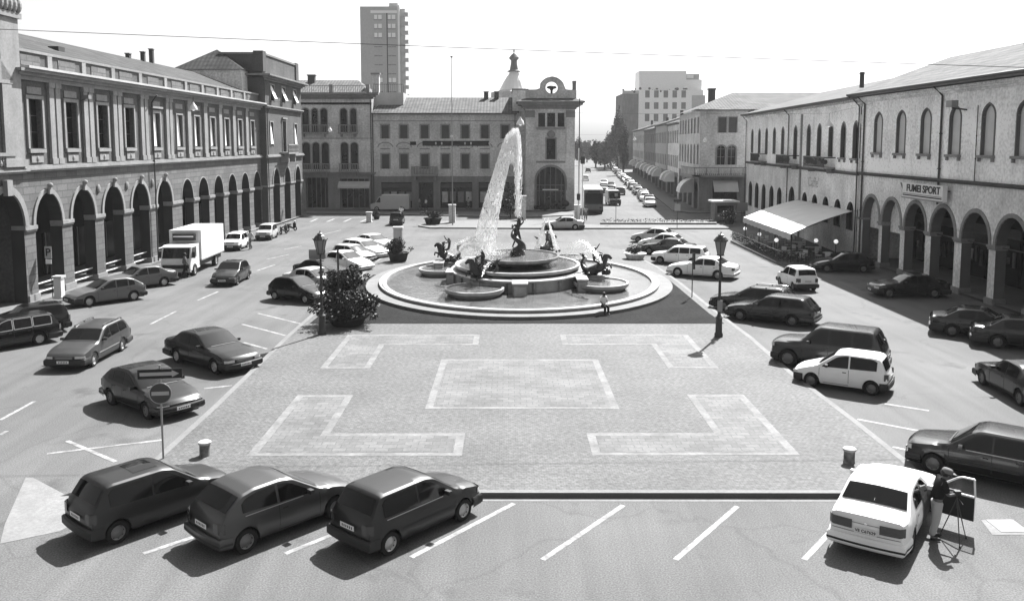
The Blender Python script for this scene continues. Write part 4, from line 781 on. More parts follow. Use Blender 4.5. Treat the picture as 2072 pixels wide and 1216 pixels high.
# white stepped block
YW = 330.; X0 = XY_(1291, YW); wb = thing('white_block', 'tall white stepped apartment block with dark brick flank above the street roofs', 'building', (X0, YW, 0))
def WX(p): return XY_(p, YW) - X0
def WZ(p): return ZY(1036, p, YW)
b = MB(); b.box(0, WX(1398), 0, 18, 0, WZ(182), 'paint_white', skip='b'); b.box(WX(1258), -.02, 0, 20, 0, WZ(190), 'plaster_dark', skip='b'); b.box(WX(1258), 0, -.1, -.01, WZ(190), WZ(184), 'pale_trim'); b.box(WX(1398) + .02, WX(1426), 1, 14, 0, WZ(193), 'tower_block', skip='b'); b.box(WX(1398) + .02, WX(1422), .9, 14, WZ(193), WZ(182), 'paint_white', skip='b'); b.box(WX(1295), WX(1422), 4, 16, WZ(182), WZ(160), 'paint_white', skip='b'); b.box(WX(1295), WX(1391), 4.5, 15, WZ(160), WZ(142), 'paint_white', skip='b'); b.build('wall', wb)
for r_ in ((183.5, 198), (207.5, 221), (231, 246)):
    for a in (1304, 1322, 1341, 1359, 1377): q = MB(); q.box(WX(a), WX(a + 9), -.06, -.005, WZ(r_[1]), WZ(r_[0]), 'plaster_dark'); q.build('window', wb)
q = MB(); q.box(WX(1391), WX(1418), 5, 5.3, WZ(160), WZ(148), 'tower_block'); q.box(WX(1392), WX(1406), 4.8, 4.98, WZ(157), WZ(150), 'paint_white'); q.build('roof_terrace', wb)
q = MB()
for k in range(22): q.ball((R.uniform(WX(1259), WX(1395)), R.uniform(-.2, 1.5), WZ(184) + R.uniform(-.6, .9)), R.uniform(.25, .6), 'leaf_light', 6, 4)
q.build('terrace_planting', wb)
# ================================================================ cars
def interp(pts, x):
    if x <= pts[0][0]: return pts[0][1]
    for (a, ya), (c, yc_) in zip(pts[:-1], pts[1:]):
        if x <= c: return ya + (yc_ - ya) * (x - a) / (c - a) if c > a else yc_
    return pts[-1][1]
# s measured back from the nose: top outline, belt line, windscreen (base, top), rear glass (top, base)
T = {
 'box_hatch': dict(L=3.66, W=1.56, wb=2.36, fo=.70, r=.275, top=[(0, .66), (.1, .76), (.8, .90), (.95, .93), (1.58, 1.35), (1.85, 1.41), (3.1, 1.40), (3.26, 1.37), (3.56, .95), (3.63, .9), (3.66, .62)], belt=[(0, .80), (3.66, .88)], ws=(.98, 1.60), rw=(3.28, 3.54), win=[(1.15, 2.12), (2.18, 3.22)], dr=[1.02, 2.15]),
 'wedge_hatch': dict(L=3.40, W=1.51, wb=2.16, fo=.68, r=.27, top=[(0, .58), (.08, .68), (.75, .88), (.9, .92), (1.5, 1.36), (1.8, 1.42), (2.9, 1.41), (3.12, 1.36), (3.36, .85), (3.38, .8), (3.40, .55)], belt=[(0, .78), (3.4, .90)], ws=(.93, 1.5), rw=(3.14, 3.34), win=[(1.08, 2.0), (2.06, 3.02)], dr=[.98, 2.03]),
 'round_hatch': dict(L=3.85, W=1.64, wb=2.44, fo=.76, r=.285, top=[(0, .56), (.12, .68), (.55, .82), (1.05, .92), (1.2, .95), (1.9, 1.36), (2.2, 1.41), (2.9, 1.40), (3.25, 1.33), (3.72, .98), (3.8, .9), (3.85, .55)], belt=[(0, .80), (3.85, .93)], ws=(1.2, 1.88), rw=(3.28, 3.68), win=[(1.42, 2.3), (2.37, 3.28)], dr=[1.22, 2.34]),
 'long_hatch': dict(L=4.20, W=1.74, wb=2.54, fo=.86, r=.30, top=[(0, .55), (.14, .68), (.6, .82), (1.15, .92), (1.3, .95), (2.05, 1.36), (2.35, 1.42), (3.1, 1.40), (3.5, 1.30), (4.0, 1.0), (4.12, .95), (4.20, .6)], belt=[(0, .80), (4.2, .94)], ws=(1.3, 2.02), rw=(3.52, 3.98), win=[(1.55, 2.4), (2.46, 3.1), (3.16, 3.5)], dr=[1.35, 2.43, 3.2]),
 'sedan': dict(L=4.45, W=1.70, wb=2.66, fo=.80, r=.30, top=[(0, .62), (.06, .74), (.5, .84), (1.25, .93), (1.4, .95), (2.02, 1.33), (2.3, 1.385), (3.0, 1.37), (3.25, 1.32), (3.78, 1.0), (3.95, .98), (4.38, .95), (4.43, .9), (4.45, .62)], belt=[(0, .82), (4.45, .90)], ws=(1.40, 2.02), rw=(3.27, 3.74), win=[(1.62, 2.42), (2.49, 3.20)], dr=[1.42, 2.45, 3.28]),
 'big_sedan': dict(L=4.75, W=1.78, wb=2.82, fo=.84, r=.315, top=[(0, .60), (.08, .72), (.6, .86), (1.4, .95), (1.52, .97), (2.2, 1.38), (2.5, 1.43), (3.2, 1.42), (3.5, 1.36), (4.0, 1.04), (4.15, 1.0), (4.66, .96), (4.72, .9), (4.75, .62)], belt=[(0, .84), (4.75, .94)], ws=(1.52, 2.2), rw=(3.5, 3.98), win=[(1.78, 2.62), (2.69, 3.45)], dr=[1.55, 2.65, 3.55]),
 'wagon': dict(L=4.62, W=1.72, wb=2.68, fo=.86, r=.30, top=[(0, .60), (.08, .70), (.6, .84), (1.3, .93), (1.45, .96), (2.1, 1.36), (2.4, 1.43), (3.8, 1.43), (4.05, 1.38), (4.45, 1.0), (4.55, .93), (4.62, .6)], belt=[(0, .82), (4.62, .94)], ws=(1.45, 2.08), rw=(4.07, 4.42), win=[(1.7, 2.52), (2.58, 3.32), (3.38, 4.1)], dr=[1.48, 2.55, 3.4]),
 'square_wagon': dict(L=4.30, W=1.66, wb=2.52, fo=.76, r=.29, top=[(0, .68), (.05, .79), (.95, .91), (1.12, .94), (1.66, 1.34), (1.92, 1.41), (3.82, 1.41), (3.95, 1.38), (4.22, .95), (4.28, .88), (4.30, .6)], belt=[(0, .82), (4.3, .90)], ws=(1.13, 1.68), rw=(3.97, 4.2), win=[(1.32, 2.18), (2.24, 3.0), (3.06, 3.88)], dr=[1.15, 2.21, 3.0]),
 'offroader': dict(L=4.47, W=1.80, wb=2.54, fo=.75, r=.37, top=[(0, .88), (.04, 1.0), (.3, 1.06), (1.15, 1.14), (1.25, 1.16), (1.75, 1.68), (2.0, 1.78), (3.9, 1.78), (4.05, 1.74), (4.40, 1.12), (4.44, 1.0), (4.47, .7)], belt=[(0, 1.02), (4.47, 1.13)], ws=(1.25, 1.76), rw=(4.08, 4.34), win=[(1.45, 2.3), (2.36, 3.2), (3.26, 4.0)], dr=[1.3, 2.33, 3.23]),
 'mini_box': dict(L=3.41, W=1.49, wb=2.16, fo=.62, r=.27, top=[(0, .74), (.06, .84), (.75, .93), (.85, .96), (1.35, 1.38), (1.6, 1.45), (3.0, 1.44), (3.14, 1.40), (3.36, .95), (3.38, .85), (3.41, .6)], belt=[(0, .84), (3.41, .92)], ws=(.86, 1.36), rw=(3.15, 3.34), win=[(1.0, 1.95), (2.02, 3.05)], dr=[.9, 1.98]),
}
def wheel_mesh(r, wd=.19):
    b = MB(); prof = [(r * .62, -wd / 2), (r * .93, -wd / 2), (r, -wd / 2 + .025), (r, wd / 2 - .025), (r * .93, wd / 2), (r * .62, wd / 2)]
    b.grid([[(q * cos(2 * pi * k / 20), y, q * sin(2 * pi * k / 20)) for k in range(20)] for q, y in prof], 'tyre', close=True); return b
def rim_mesh(r, wd, sgn, m, spokes=8):
    b = MB(); y = sgn * (wd / 2 - .015); n = 24
    b.grid([[(q * cos(2 * pi * k / n), yy, q * sin(2 * pi * k / n)) for k in range(n)] for q, yy in ((r * .66, y), (r * .58, y - sgn * .02), (r * .52, y - sgn * .035), (r * .22, y - sgn * .01), (.001, y))], lambda i, j: m if (i != 1 or j % 3) else 'plastic', close=True); return b
PROTO = {}
def car_root(kind, paint, opt=''):
    """make a car of the given body type; opt letters: b body-coloured bumpers, r roof rack, c chrome frames, h pale hubcaps, n no side moulding, g see-through glass look, s sunroof, d open right door"""
    t = T[kind]; L, W, wb_, fo, rr, top, belt = t['L'], t['W'], t['wb'], t['fo'], t['r'], t['top'], t['belt']; H2 = W / 2; lean = .26 if kind not in ('offroader', 'mini_box') else .20
    root = bpy.data.objects.new('parked_car', None); C.objects.link(root)
    def tz(s): return sum(interp(top, max(0, min(L, s + d))) for d in (-.045, 0, .045)) / 3
    def hw(s):
        e = min(s, L - s); return H2 * (1 - .10 * max(0, 1 - e / .6) ** 2) - (.0)
    def zlow(s):
        z = .21 + .12 * max(0, 1 - min(s, L - s) / .45)
        for c in (fo, fo + wb_):
            d = abs(s - c); q = rr + .055
            if d < q: z = max(z, rr - .02 + sqrt(q * q - d * d))
        return z
    def ring(s):
        w_, zt, zl = hw(s), tz(s), zlow(s); zb = min(interp(belt, s), zt - .045); h = zt - zb
        wr = (w_ - .075) - max(0, h - .1) * lean
        P = [(w_ - .06, zl), (w_ - .02, max(zl + .012, .30)), (w_, max(zl + .02, .52)), (w_ - .012, max(zl + .03, zb - .12)), (w_ - .045, max(zl + .04, zb))]
        P += [(wr + .01, max(P[-1][1] + .004, zt - .055)), (wr - .05, zt - .018), (wr * .6, zt - .003), (0, zt + .008)]; return P
    def cx(s, y):
        k = (abs(y) / H2) ** 2; return s + .11 * k * max(0, 1 - s / .9) - .06 * k * max(0, 1 - (L - s) / .9)
    def V(s, y, z): return (L / 2 - cx(s, y), y, z)
    S = sorted(set([round(i * .07, 3) for i in range(int(L / .07) + 1)] + [L] + [round(c + (rr + .055) * cos(pi * i / 14), 3) for c in (fo, fo + wb_) for i in range(15)])); S = [s for s in S if 0 <= s <= L]
    def sidey(s, z):
        P = ring(s)
        for (ya, za), (yb, zb_) in zip(P[:5], P[1:6]):
            if z <= zb_: return ya + (yb - ya) * max(0, (z - za)) / max(1e-5, zb_ - za)
        return P[5][0]
    def topz(s, y):
        P = ring(s)[5:]
        for (ya, za), (yb, zb_) in zip(P[:-1], P[1:]):
            if yb <= abs(y) <= ya: return za + (zb_ - za) * (ya - abs(y)) / max(1e-5, ya - yb)
        return P[0][1]
    b = MB(); rows = []
    for s in S: P = ring(s); rows.append([V(s, y, z) for y, z in P] + [V(s, -y, z) for y, z in P[-2::-1]])
    b.grid(rows, paint); b.face(rows[0], paint); b.face(rows[-1][::-1], paint)
    body = b.build('body', root, smooth=27)
    b = MB(); b.box(-L / 2 + .12, L / 2 - .12, -H2 + .22, H2 - .22, .17, .6, 'interior'); b.build('underbody', root)
    # seams, handles, moulding: slim proud strips on the flanks
    def vstrip(mb, s, z0, z1, wd, m, sd, off=.004):
        mb.grid([[V(s - wd / 2, sd * (sidey(s, z0 + (z1 - z0) * i / 5) + off), z0 + (z1 - z0) * i / 5), V(s + wd / 2, sd * (sidey(s, z0 + (z1 - z0) * i / 5) + off), z0 + (z1 - z0) * i / 5)] for i in range(6)], m)
    def hstrip(mb, s0, s1, z0, z1, m, sd, off=.012):
        n = max(2, int((s1 - s0) / .15)); mb.grid([[V(s0 + (s1 - s0) * i / n, sd * (sidey(s0 + (s1 - s0) * i / n, (z0 + z1) / 2) + off), z) for i in range(n + 1)] for z in (z0, z1)], m)
    for sd in (1, -1):
        q = MB(); 
        for s in t['dr']: vstrip(q, s, .27, interp(belt, s) - .01, .014, 'interior', sd)
        hstrip(q, t['dr'][0], t['dr'][-1], .265, .28, 'interior', sd, .005)
        for s in t['dr'][1:]: hstrip(q, s - .22, s - .08, interp(belt, s) - .13, interp(belt, s) - .10, 'plastic', sd, .02)
        if 't' in opt: hstrip(q, t['win'][0][0] + .25, t['win'][-1][1] - .05, interp(belt, 2) - .005, interp(belt, 2) + .016, 'rim', sd, .014)
        if 'n' not in opt: hstrip(q, fo + rr + .1, fo + wb_ - rr - .1, .47, .53, 'plastic' if 'm' not in opt else 'chrome', sd)
        q.build('door_seams', root)
        for i, (a, c) in enumerate(t['win']):
            q = MB(); n = max(3, int((c - a) / .08)); lo, hi = [], []
            for k in range(n + 1):
                s = a + (c - a) * k / n; zb = interp(belt, s) + .035; zt_ = min(tz(s - .10), tz(s + .10)) - .095
                if zt_ < zb + .01: zt_ = zb + .01
                lo.append((s, zb)); hi.append((s, zt_))
            def P_(s, z, off): 
                P = ring(s); yb, y5 = P[4], P[5]; f = (z - yb[1]) / max(.02, y5[1] - yb[1]); return V(s, sd * (yb[0] + (y5[0] - yb[0]) * f + off), z)
            q.grid([[P_(s, z, .009) for s, z in lo], [P_(s, z, .009) for s, z in hi]], 'glass'); wn = q.build('side_window', root, smooth=30)
            if 'c' in opt:
                q = MB(); g = .03
                q.grid([[P_(s, z, .015) for s, z in lo], [P_(s, z - g, .015) for s, z in lo]], 'chrome'); q.grid([[P_(s, z, .015) for s, z in hi], [P_(s, z + g, .015) for s, z in hi]], 'chrome')
                for e in (0, -1): q.face([P_(lo[e][0] - .015, lo[e][1], .015), P_(lo[e][0] + .015, lo[e][1], .015), P_(hi[e][0] + .015, hi[e][1], .015), P_(hi[e][0] - .015, hi[e][1], .015)], 'chrome')
                q.build('window_trim', wn)
    def toppanel(name, sa, sb, m, inset=.05, off=.012, yfac=1.0):
        q = MB(); n = 7; rows = []
        for i in range(n + 1):
            s = sa + (sb - sa) * i / n; yw = (ring(s)[5][0] - inset) * yfac; rows.append([V(s, yw * (j / 4 - 1), topz(s, yw * (j / 4 - 1)) + off) for j in range(9)])
        q.grid(rows, m); return q.build(name, root, smooth=30)
    toppanel('windscreen', t['ws'][0] + .03, t['ws'][1] - .02, 'glass'); toppanel('rear_window', t['rw'][0] + .02, t['rw'][1] - .02, 'glass', .07, .018)
    if 'p' in opt:
        q = MB(); s = L - .03
        for z in (.585, .80): q.grid([[(-L / 2 - .006 + .06 * (abs(y) / H2) ** 2, y, zz) for y in (-.72, -.4, 0, .4, .72)] for zz in (z, z + .012)], 'interior')
        q.box(-L / 2 - .03, -L / 2 - .015, -.03, .03, .81, .84, 'chrome'); q.build('boot_seam', root)
        toppanel('rear_sticker', t['rw'][1] - .13, t['rw'][1] - .07, 'plate', .75, .026, .35)
    if 's' in opt: toppanel('sunroof', t['ws'][1] + .3, t['ws'][1] + .36, 'plastic', .25, .005)
    if 'o' in opt: toppanel('sunroof', t['ws'][1] + .25, t['ws'][1] + .85, 'glass', .25, .006)
    q = MB()
    for s0 in (0,): 
        s = t['ws'][0] - .05; q.grid([[V(s, y, topz(s, y) + .012) for y in (-.55, -.2, .2, .55)], [V(s + .06, y, topz(s + .06, y) + .014) for y in (-.55, -.2, .2, .55)]], 'plastic')
    q.build('wiper_cowl', root)
    def endstrip(name, front, y0, y1, wrap, z0, z1, m, off=.012, both=True, depth=True):
        """strip following the nose/tail outline from |y|=y0 to the corner and round it by 'wrap'"""
        e = 0.0 if front else L; sg = 1 if front else -1; out = []
        for sd in ((1, -1) if both else (0,)):
            q = MB(); ys = []
            zc = (z0 + z1) / 2; ye = sidey(e, zc)
            pts = [(e, y0 + (min(y1, ye) - y0) * i / 4) for i in range(5)]
            if wrap: pts += [(e + sg * wrap * i / 4, None) for i in range(1, 5)]
            def pp(s, y, z):
                if y is not None:
                    v = V(s, y * (sd or 1), z); return (v[0] + sg * off, v[1], v[2])
                yy = sidey(s, zc); v = V(s, (sd or 1) * (yy + off), z); return v
            if both is False: pts = [(e, -y1 + 2 * y1 * i / 6) for i in range(7)]
            q.grid([[pp(s, y, z) for s, y in pts] for z in (z0, z1)], m)
            if off > .03: q.grid([[pp(s, y, z1) for s, y in pts], [((lambda v: (v[0] - sg * off * 1.5, v[1] * .96, v[2]))(pp(s, y, z1))) for s, y in pts]], m)
            out.append(q.build(name, root, smooth=40))
        return out
    fz = tz(0.06); rz_ = tz(L - .06); bm_ = paint if 'b' in opt else 'plastic'
    # bumpers: one mesh per end
    for front in (True, False):
        e = 0.0 if front else L; sg = 1 if front else -1; q = MB(); zs_ = (.24, .30, .46, .50); offs = (.02, .07, .07, .03); wrapd = max(.25, (fo if front else L - fo - wb_) - rr - .10)
        pts = [(e + sg * wrapd * (1 - i / 4), 1) for i in range(4)] + [(e, 1 - .25 * i) for i in range(9)] + [(e + sg * wrapd * i / 4, -1) for i in range(1, 5)]
        rows = []
        for z, of in zip(zs_, offs):
            r_ = []
            for s, f in pts:
                ye = sidey(s, .45)
                if s == e: v = V(s, f * (ye + (of if abs(f) == 1 else 0)), z); r_.append((v[0] + sg * of, v[1], z + (.06 if kind == 'offroader' else 0)))
                else: v = V(s, f * (ye + of * .5), z); r_.append((v[0], v[1], z + (.06 if kind == 'offroader' else 0)))
            rows.append(r_)
        q.grid(rows, bm_); q.grid([rows[-1], [(x - sg * .1, y * .93, z + .004) for x, y, z in rows[-1]]], bm_); bp = q.build('bumper', root, smooth=35)
        if 'b' in opt:
            q = MB(); q.grid([[(x + sg * .006, y * 1.004, .33 + .05 * k) for x, y, z in rows[1]] for k in (0, 1)], 'plastic'); q.build('bumper_strip', bp)
    endstrip('headlight', True, H2 * .52, H2, .10, max(.53, fz - .17), fz - .045, 'lamp_clear', off=.02)
    endstrip('tail_light', False, H2 * (.62 if kind != 'sedan' else .34), H2, .10, (.60 if kind not in ('sedan', 'big_sedan') else .66), rz_ - .04 if kind in ('sedan', 'big_sedan') else .84, 'lamp_dark', off=.022)
    g = endstrip('grille', True, 0, H2 * .48, 0, max(.54, fz - .16), fz - .05, 'plastic', both=False)
    q = MB()
    for k in range(3): z = fz - .07 - k * .035; q.grid([[(L / 2 + .018 - cx(0, y) * 1, y, zz) for y in (-.35, 0, .35)] for zz in (z, z + .008)], 'chrome' if 'm' in opt or 'c' in opt else 'rim_dark')
    q.build('grille_bar', g[0])
    for front in (True, False):
        x = (L / 2 + .082) if front else (-L / 2 - .02); z = .36 if front else (.60 if kind in ('sedan', 'big_sedan') else .62); sg = 1 if front else -1
        if kind in ('offroader',): z += .1
        q = MB(); q.box(min(x, x + sg * .008), max(x, x + sg * .008), -.24, .24, z, z + .11, 'plate')
        for k in range(6 if 'p' not in opt else 0): yy = -.18 + k * .065; q.box(min(x + sg * .009, x + sg * .0095), max(x + sg * .009, x + sg * .0095), yy, yy + .035, z + .025, z + .085, 'sign_black')
        po = q.build('number_plate', root)
        if 'p' in opt and not front: text_mesh('plate_text', 'VE C67629', .095, 'sign_black', po, (x - .012, 0, z + .055), (pi / 2, 0, -pi / 2), .001, .002)
    for sd in (1, -1):
        s = t['ws'][0] + .32; zb = interp(belt, s) + .05; y = sidey(s, zb - .05); q = MB(); x = L / 2 - s; q.box(x - .05, x + .05, min(sd * y, sd * (y + .17)), max(sd * y, sd * (y + .17)), zb, zb + .10, paint if 'b' in opt else 'plastic'); q.build('wing_mirror', root)
    if 'r' in opt:
        for sd in (1, -1):
            q = MB(); ss = [t['ws'][1] + .2 + (t['rw'][0] - t['ws'][1] - .3) * k / 6 for k in range(7)]; q.tube([(L / 2 - s, sd * (ring(s)[6][0] - .02), tz(s) + .045) for s in ss], .018, 'chrome', 6)
            for s in (ss[0], ss[3], ss[6]): q.box(L / 2 - s - .03, L / 2 - s + .03, sd * (ring(s)[6][0] - .02) - .015, sd * (ring(s)[6][0] - .02) + .015, tz(s) - .02, tz(s) + .04, 'plastic')
            q.build('roof_rail', root)
    wm = rims = None
    for c in (fo, fo + wb_):
        for sd in (1, -1):
            b = wheel_mesh(rr); o = b.build('wheel', root, smooth=40, loc=(L / 2 - c, sd * (H2 - .115), rr)); q = rim_mesh(rr, .19, sd, 'rim' if 'h' in opt else 'rim_dark'); q.build('hubcap', o, smooth=40)
    if 'd' in opt:                                        # right front door stands open
        a, c = t['dr'][0] + .02, t['dr'][1]; q = MB(); n = 8; lo = [(a + (c - a) * k / n) for k in range(n + 1)]
        q.grid([[V(s, -(sidey(s, z if z else interp(belt, s)) + .011), z if z else interp(belt, s)) for s in lo] for z in (.30, .52, .75, 0)], 'interior')
        q.grid([[V(s, -(ring(s)[4][0] + .012), interp(belt, s)) for s in lo], [V(s, -(ring(s)[5][0] + .014), max(interp(belt, s) + .01, min(tz(s), tz(s - .1)) - .075)) for s in lo]], 'interior'); q.build('door_opening', root)
        dl = c - a; dr_ = MB(); prof = [(0, .30), (dl, .30), (dl, .88), (0, .88)]
        for y, m in ((-.03, paint), (.03, 'interior')): dr_.face([(-x, y, z) for x, z in prof], m)
        dr_.box(-dl, 0, -.029, .029, .298, .302, paint); dr_.box(-dl - .004, -dl, -.03, .03, .30, .88, paint); dr_.box(-.0, .004, -.03, .03, .30, .88, paint); dr_.box(-dl, 0, -.031, .031, .86, .90, 'paint_offwhite')
        fr = [(-.12, .9), (-.62, 1.26), (-.72, 1.30), (-dl + .03, 1.31), (-dl, .9)]
        for p0, p1 in zip(fr[:-1], fr[1:]): dr_.tube([(p0[0], 0, p0[1]), (p1[0], 0, p1[1])], .024, paint, 6)
        do = dr_.build('front_door', root); do.location = V(a, -(H2 - .03), 0); do.rotation_euler = (0, 0, radians(80)); do['label'] = 'open front door'
        q = MB(); q.face([(x, 0, z) for x, z in fr], 'glass_door'); q.build('door_glass', do)
    root['kind_L'] = L; del root['kind_L']
    return root
mat('glass_door', .10, .05, .5, alpha=.35)
def car_pose(kind, front=None, rear=None, side='L', heading=None):
    t = T[kind]; ref = front if front is not None else rear; A = Vector(G(*front)) if front is not None else None; B = Vector(G(*rear)) if rear is not None else None
    if heading is None: d = (A - B).normalized(); M = (A + B) / 2
    else:
        d = Vector((cos(heading), sin(heading))); M = (A - d * t['wb'] / 2) if A is not None else (B + d * t['wb'] / 2)
        if A is not None and B is not None: M = (A + B) / 2
    left = Vector((-d.y, d.x)); M = M - left * (t['W'] / 2 - .03) * (1 if side == 'L' else -1)
    cen_ = M - d * (t['L'] / 2 - t['fo'] - t['wb'] / 2); return (cen_.x, cen_.y, 0), atan2(d.y, d.x)
def hd(p, q): A, B = Vector(G(*p)), Vector(G(*q)); d = A - B; return atan2(d.y, d.x)
CARS = []
def car(kind, paint, opt, label, cat='car', group=None, zoff=0.0, name='parked_car', **k):
    key = (kind, paint, opt)
    loc, rz = car_pose(kind, **k)
    if key in PROTO: o = copy_thing(PROTO[key], loc, rz)
    else: o = car_root(kind, paint, opt); PROTO[key] = o; o.location = loc; o.rotation_euler = (0, 0, rz)
    o.name = name; o['label'] = label; o['category'] = cat
    if group: o['group'] = group
    elif 'group' in o.keys(): del o['group']
    CARS.append(o); return o
h1 = hd((942, 1052), (787, 1125))
gN, gL, gR, gS, gW = 'cars parked nose-in along the near kerb', 'cars parked along the left edge of the island', 'cars parked along the right edge of the island', 'dark cars parked in the shade by the right arcade', 'cars parked beside the left arcade'
car('box_hatch', 'paint_gunmetal', 'no', 'black boxy hatchback with open sunroof, leftmost of the three parked at the near kerb', group=gN, rear=(240, 1100), side='R', heading=h1 + .02)
car('round_hatch', 'paint_steel', 'bnt', 'dark rounded hatchback, middle of the three parked at the near kerb', group=gN, rear=(500, 1119), side='R', heading=h1 - .02)
car('box_hatch', 'paint_gunmetal', 'ht', 'dark square hatchback with pale wheel covers, nearest of the three at the near kerb', group=gN, rear=(787, 1125), front=(942, 1052), side='R')
car('sedan', 'paint_white', 'sdnbp', 'white saloon with its driver door open and sunroof ajar, photographer beside it', rear=(1847, 1117), side='R', heading=radians(55), group=gN)
hr_ = hd((1735, 848), (1882, 876)); hY = hd((1639, 783), (1763, 801))
car('square_wagon', 'paint_black', 'bt', 'large black hatchback cut by the right edge of the picture behind the photographer', front=(1886, 958), side='L', heading=hr_, group=gR)
car('wedge_hatch', 'paint_white', 'n', 'small white wedge-shaped hatchback with black tailgate, parked in front of the dark off-roader', front=(1639, 783), rear=(1763, 801), side='L', group=gR)
car('offroader', 'paint_dark', 'n', 'tall dark off-road vehicle with pale roof glare beside the white wedge hatchback', front=(1593, 742), side='L', heading=hY, group=gR)
car('wagon', 'paint_dark', 'b', 'long dark estate car behind the off-road vehicle on the right of the island', front=(1496, 649), rear=(1602, 661), side='L', group=gR)
car('wagon', 'paint_black', 'br', 'black estate with roof rails whose nose is behind the right lantern post', front=(1463, 629), side='L', heading=hY, group=gR)
car('big_sedan', 'paint_white', 'bnh', 'white saloon with dark tail lights passing behind the right lantern post', front=(1372, 560), rear=(1450, 566), side='L', group=gR)
car('square_wagon', 'paint_white', 'n', 'white estate car next beyond the white saloon on the right of the fountain', front=(1335, 534), side='L', heading=hY + .12, group=gR)
car('sedan', 'paint_dark', 'n', 'dark car squeezed between two white cars right of the fountain', front=(1313, 515), side='L', heading=hY + .12, group=gR)
car('round_hatch', 'paint_white', 'bn', 'white hatchback second from the far end of the right island row', front=(1306, 504), side='L', heading=hY + .12, group=gR)
car('round_hatch', 'paint_silver', 'bn', 'silver hatchback at the far end of the right island row', front=(1291, 491), side='L', heading=hY + .12, group=gR)
# left row
hP = hd((441, 759.5), (350, 732.6))
car('long_hatch', 'paint_black', 'bn', 'black rounded hatchback behind the no entry sign', front=(308, 854), rear=(212, 815), side='R', group=gL)
car('big_sedan', 'paint_black', 'nmh', 'black saloon with chrome grille parked left of the paved island', front=(441, 759.5), rear=(351, 733), side='R', group=gL)
hQ = hd((622.8, 616), (550, 606.5))
car('round_hatch', 'paint_black', 'bnh', 'black hatchback parked left of the near lantern and shrub planter', front=(623, 616), rear=(550, 606.5), side='R', group=gL)
for i, (kind, paint, opt, fx, fy, lab) in enumerate((('sedan', 'paint_silver', 'n', 655, 593, 'silver saloon directly beyond the black hatchback at the left lantern'), ('sedan', 'paint_black', 'n', 668, 572, 'black car with glaring bonnet beyond the silver saloon in the left row'),
        ('round_hatch', 'paint_white', 'bn', 712, 552, 'white hatchback behind the thin sign pole in the left row'), ('box_hatch', 'paint_silver', 'n', 722, 536, 'silver hatchback fifth along the left island row'), ('wagon', 'paint_white', 'bn', 748, 525, 'white estate car sixth along the left island row'), ('sedan', 'paint_offwhite', 'n', 765, 510, 'cream saloon at the far end of the left island row beside the potted shrub'))):
    car(kind, paint, opt, lab, front=(fx, fy), side='R', heading=hQ - .03 * i, group=gL)
# moving and parked, left lane
car('wagon', 'paint_deep', 'mrh', 'dark estate car with roof rails driving toward the camera on the left lane', front=(189, 743), rear=(251, 709), side='L', name='moving_car')
car('square_wagon', 'paint_black', 'ch', 'black estate with chrome window frames at the left edge of the picture', front=(-26, 716), rear=(66, 700.5), side='L', group=gW)
car('mini_box', 'paint_black', 'n', 'small black boxy car half hidden behind the chrome framed estate', rear=(118, 674), side='L', heading=hd((-14, 712), (66, 701)), group=gW)
car('long_hatch', 'paint_grey', 'hn', 'grey hatchback with pale wheel covers parked before the second arch', front=(180, 621), rear=(273, 608.5), side='L', group=gW)
car('sedan', 'paint_grey', 'hn', 'dull grey saloon parked in front of the white box truck', rear=(333, 579.5), side='L', heading=hd((180, 621), (273, 608.5)), group=gW)
car('round_hatch', 'paint_dark', 'bn', 'dark hatchback driving toward the camera in the middle of the left lane', front=(478, 579), rear=(507, 563), side='L', name='moving_car')
car('mini_box', 'paint_white', 'n', 'small white boxy car parked at the left arcade behind the box truck', front=(485, 508), rear=(503, 500), side='L', group=gW)
car('mini_box', 'paint_silver', 'n', 'small pale sided car with black bonnet parked beyond the white boxy car', front=(548, 487), rear=(563, 480), side='L', group=gW)
# right, in the building's shade
car('long_hatch', 'paint_black', 'n', 'black hatchback in the shade beside the cafe terrace', front=(1672, 551.5), rear=(1748, 552.5), side='L', group=gS)
car('sedan', 'paint_dark', 'mn', 'black saloon with bright windscreen parked under the shop sign', front=(1801, 603), rear=(1889, 603.5), side='L', group=gS)
car('sedan', 'paint_black', 'n', 'black saloon showing its number plate, left of the two backed out of the arcade', rear=(1927, 668), side='L', heading=radians(180 + 152 - 180) + pi, group=gS)
car('big_sedan', 'paint_black', 'n', 'black saloon nearest the camera in the arcade shade', rear=(2016, 690), side='L', heading=radians(152) + pi, group=gS)
car('mini_box', 'paint_white', 'n', 'small white boxy car seen from behind driving away on the right lane', front=(1577, 577), rear=(1603, 588), side='L', name='moving_car')
car('sedan', 'paint_dark', 'mn', 'dark saloon with chrome side strip entering at the right edge of the picture', front=(1984, 778), rear=(2062, 822), side='L', name='moving_car')
car('sedan', 'paint_silver', 'hn', 'pale grey saloon crossing behind the fountain', front=(1112, 465.5), rear=(1166, 465.5), side='L', name='moving_car')
car('mini_box', 'paint_black', 'n', 'small black car seen from behind near the pillar post at the back left', rear=(789, 456), side='L', heading=radians(92), name='moving_car')
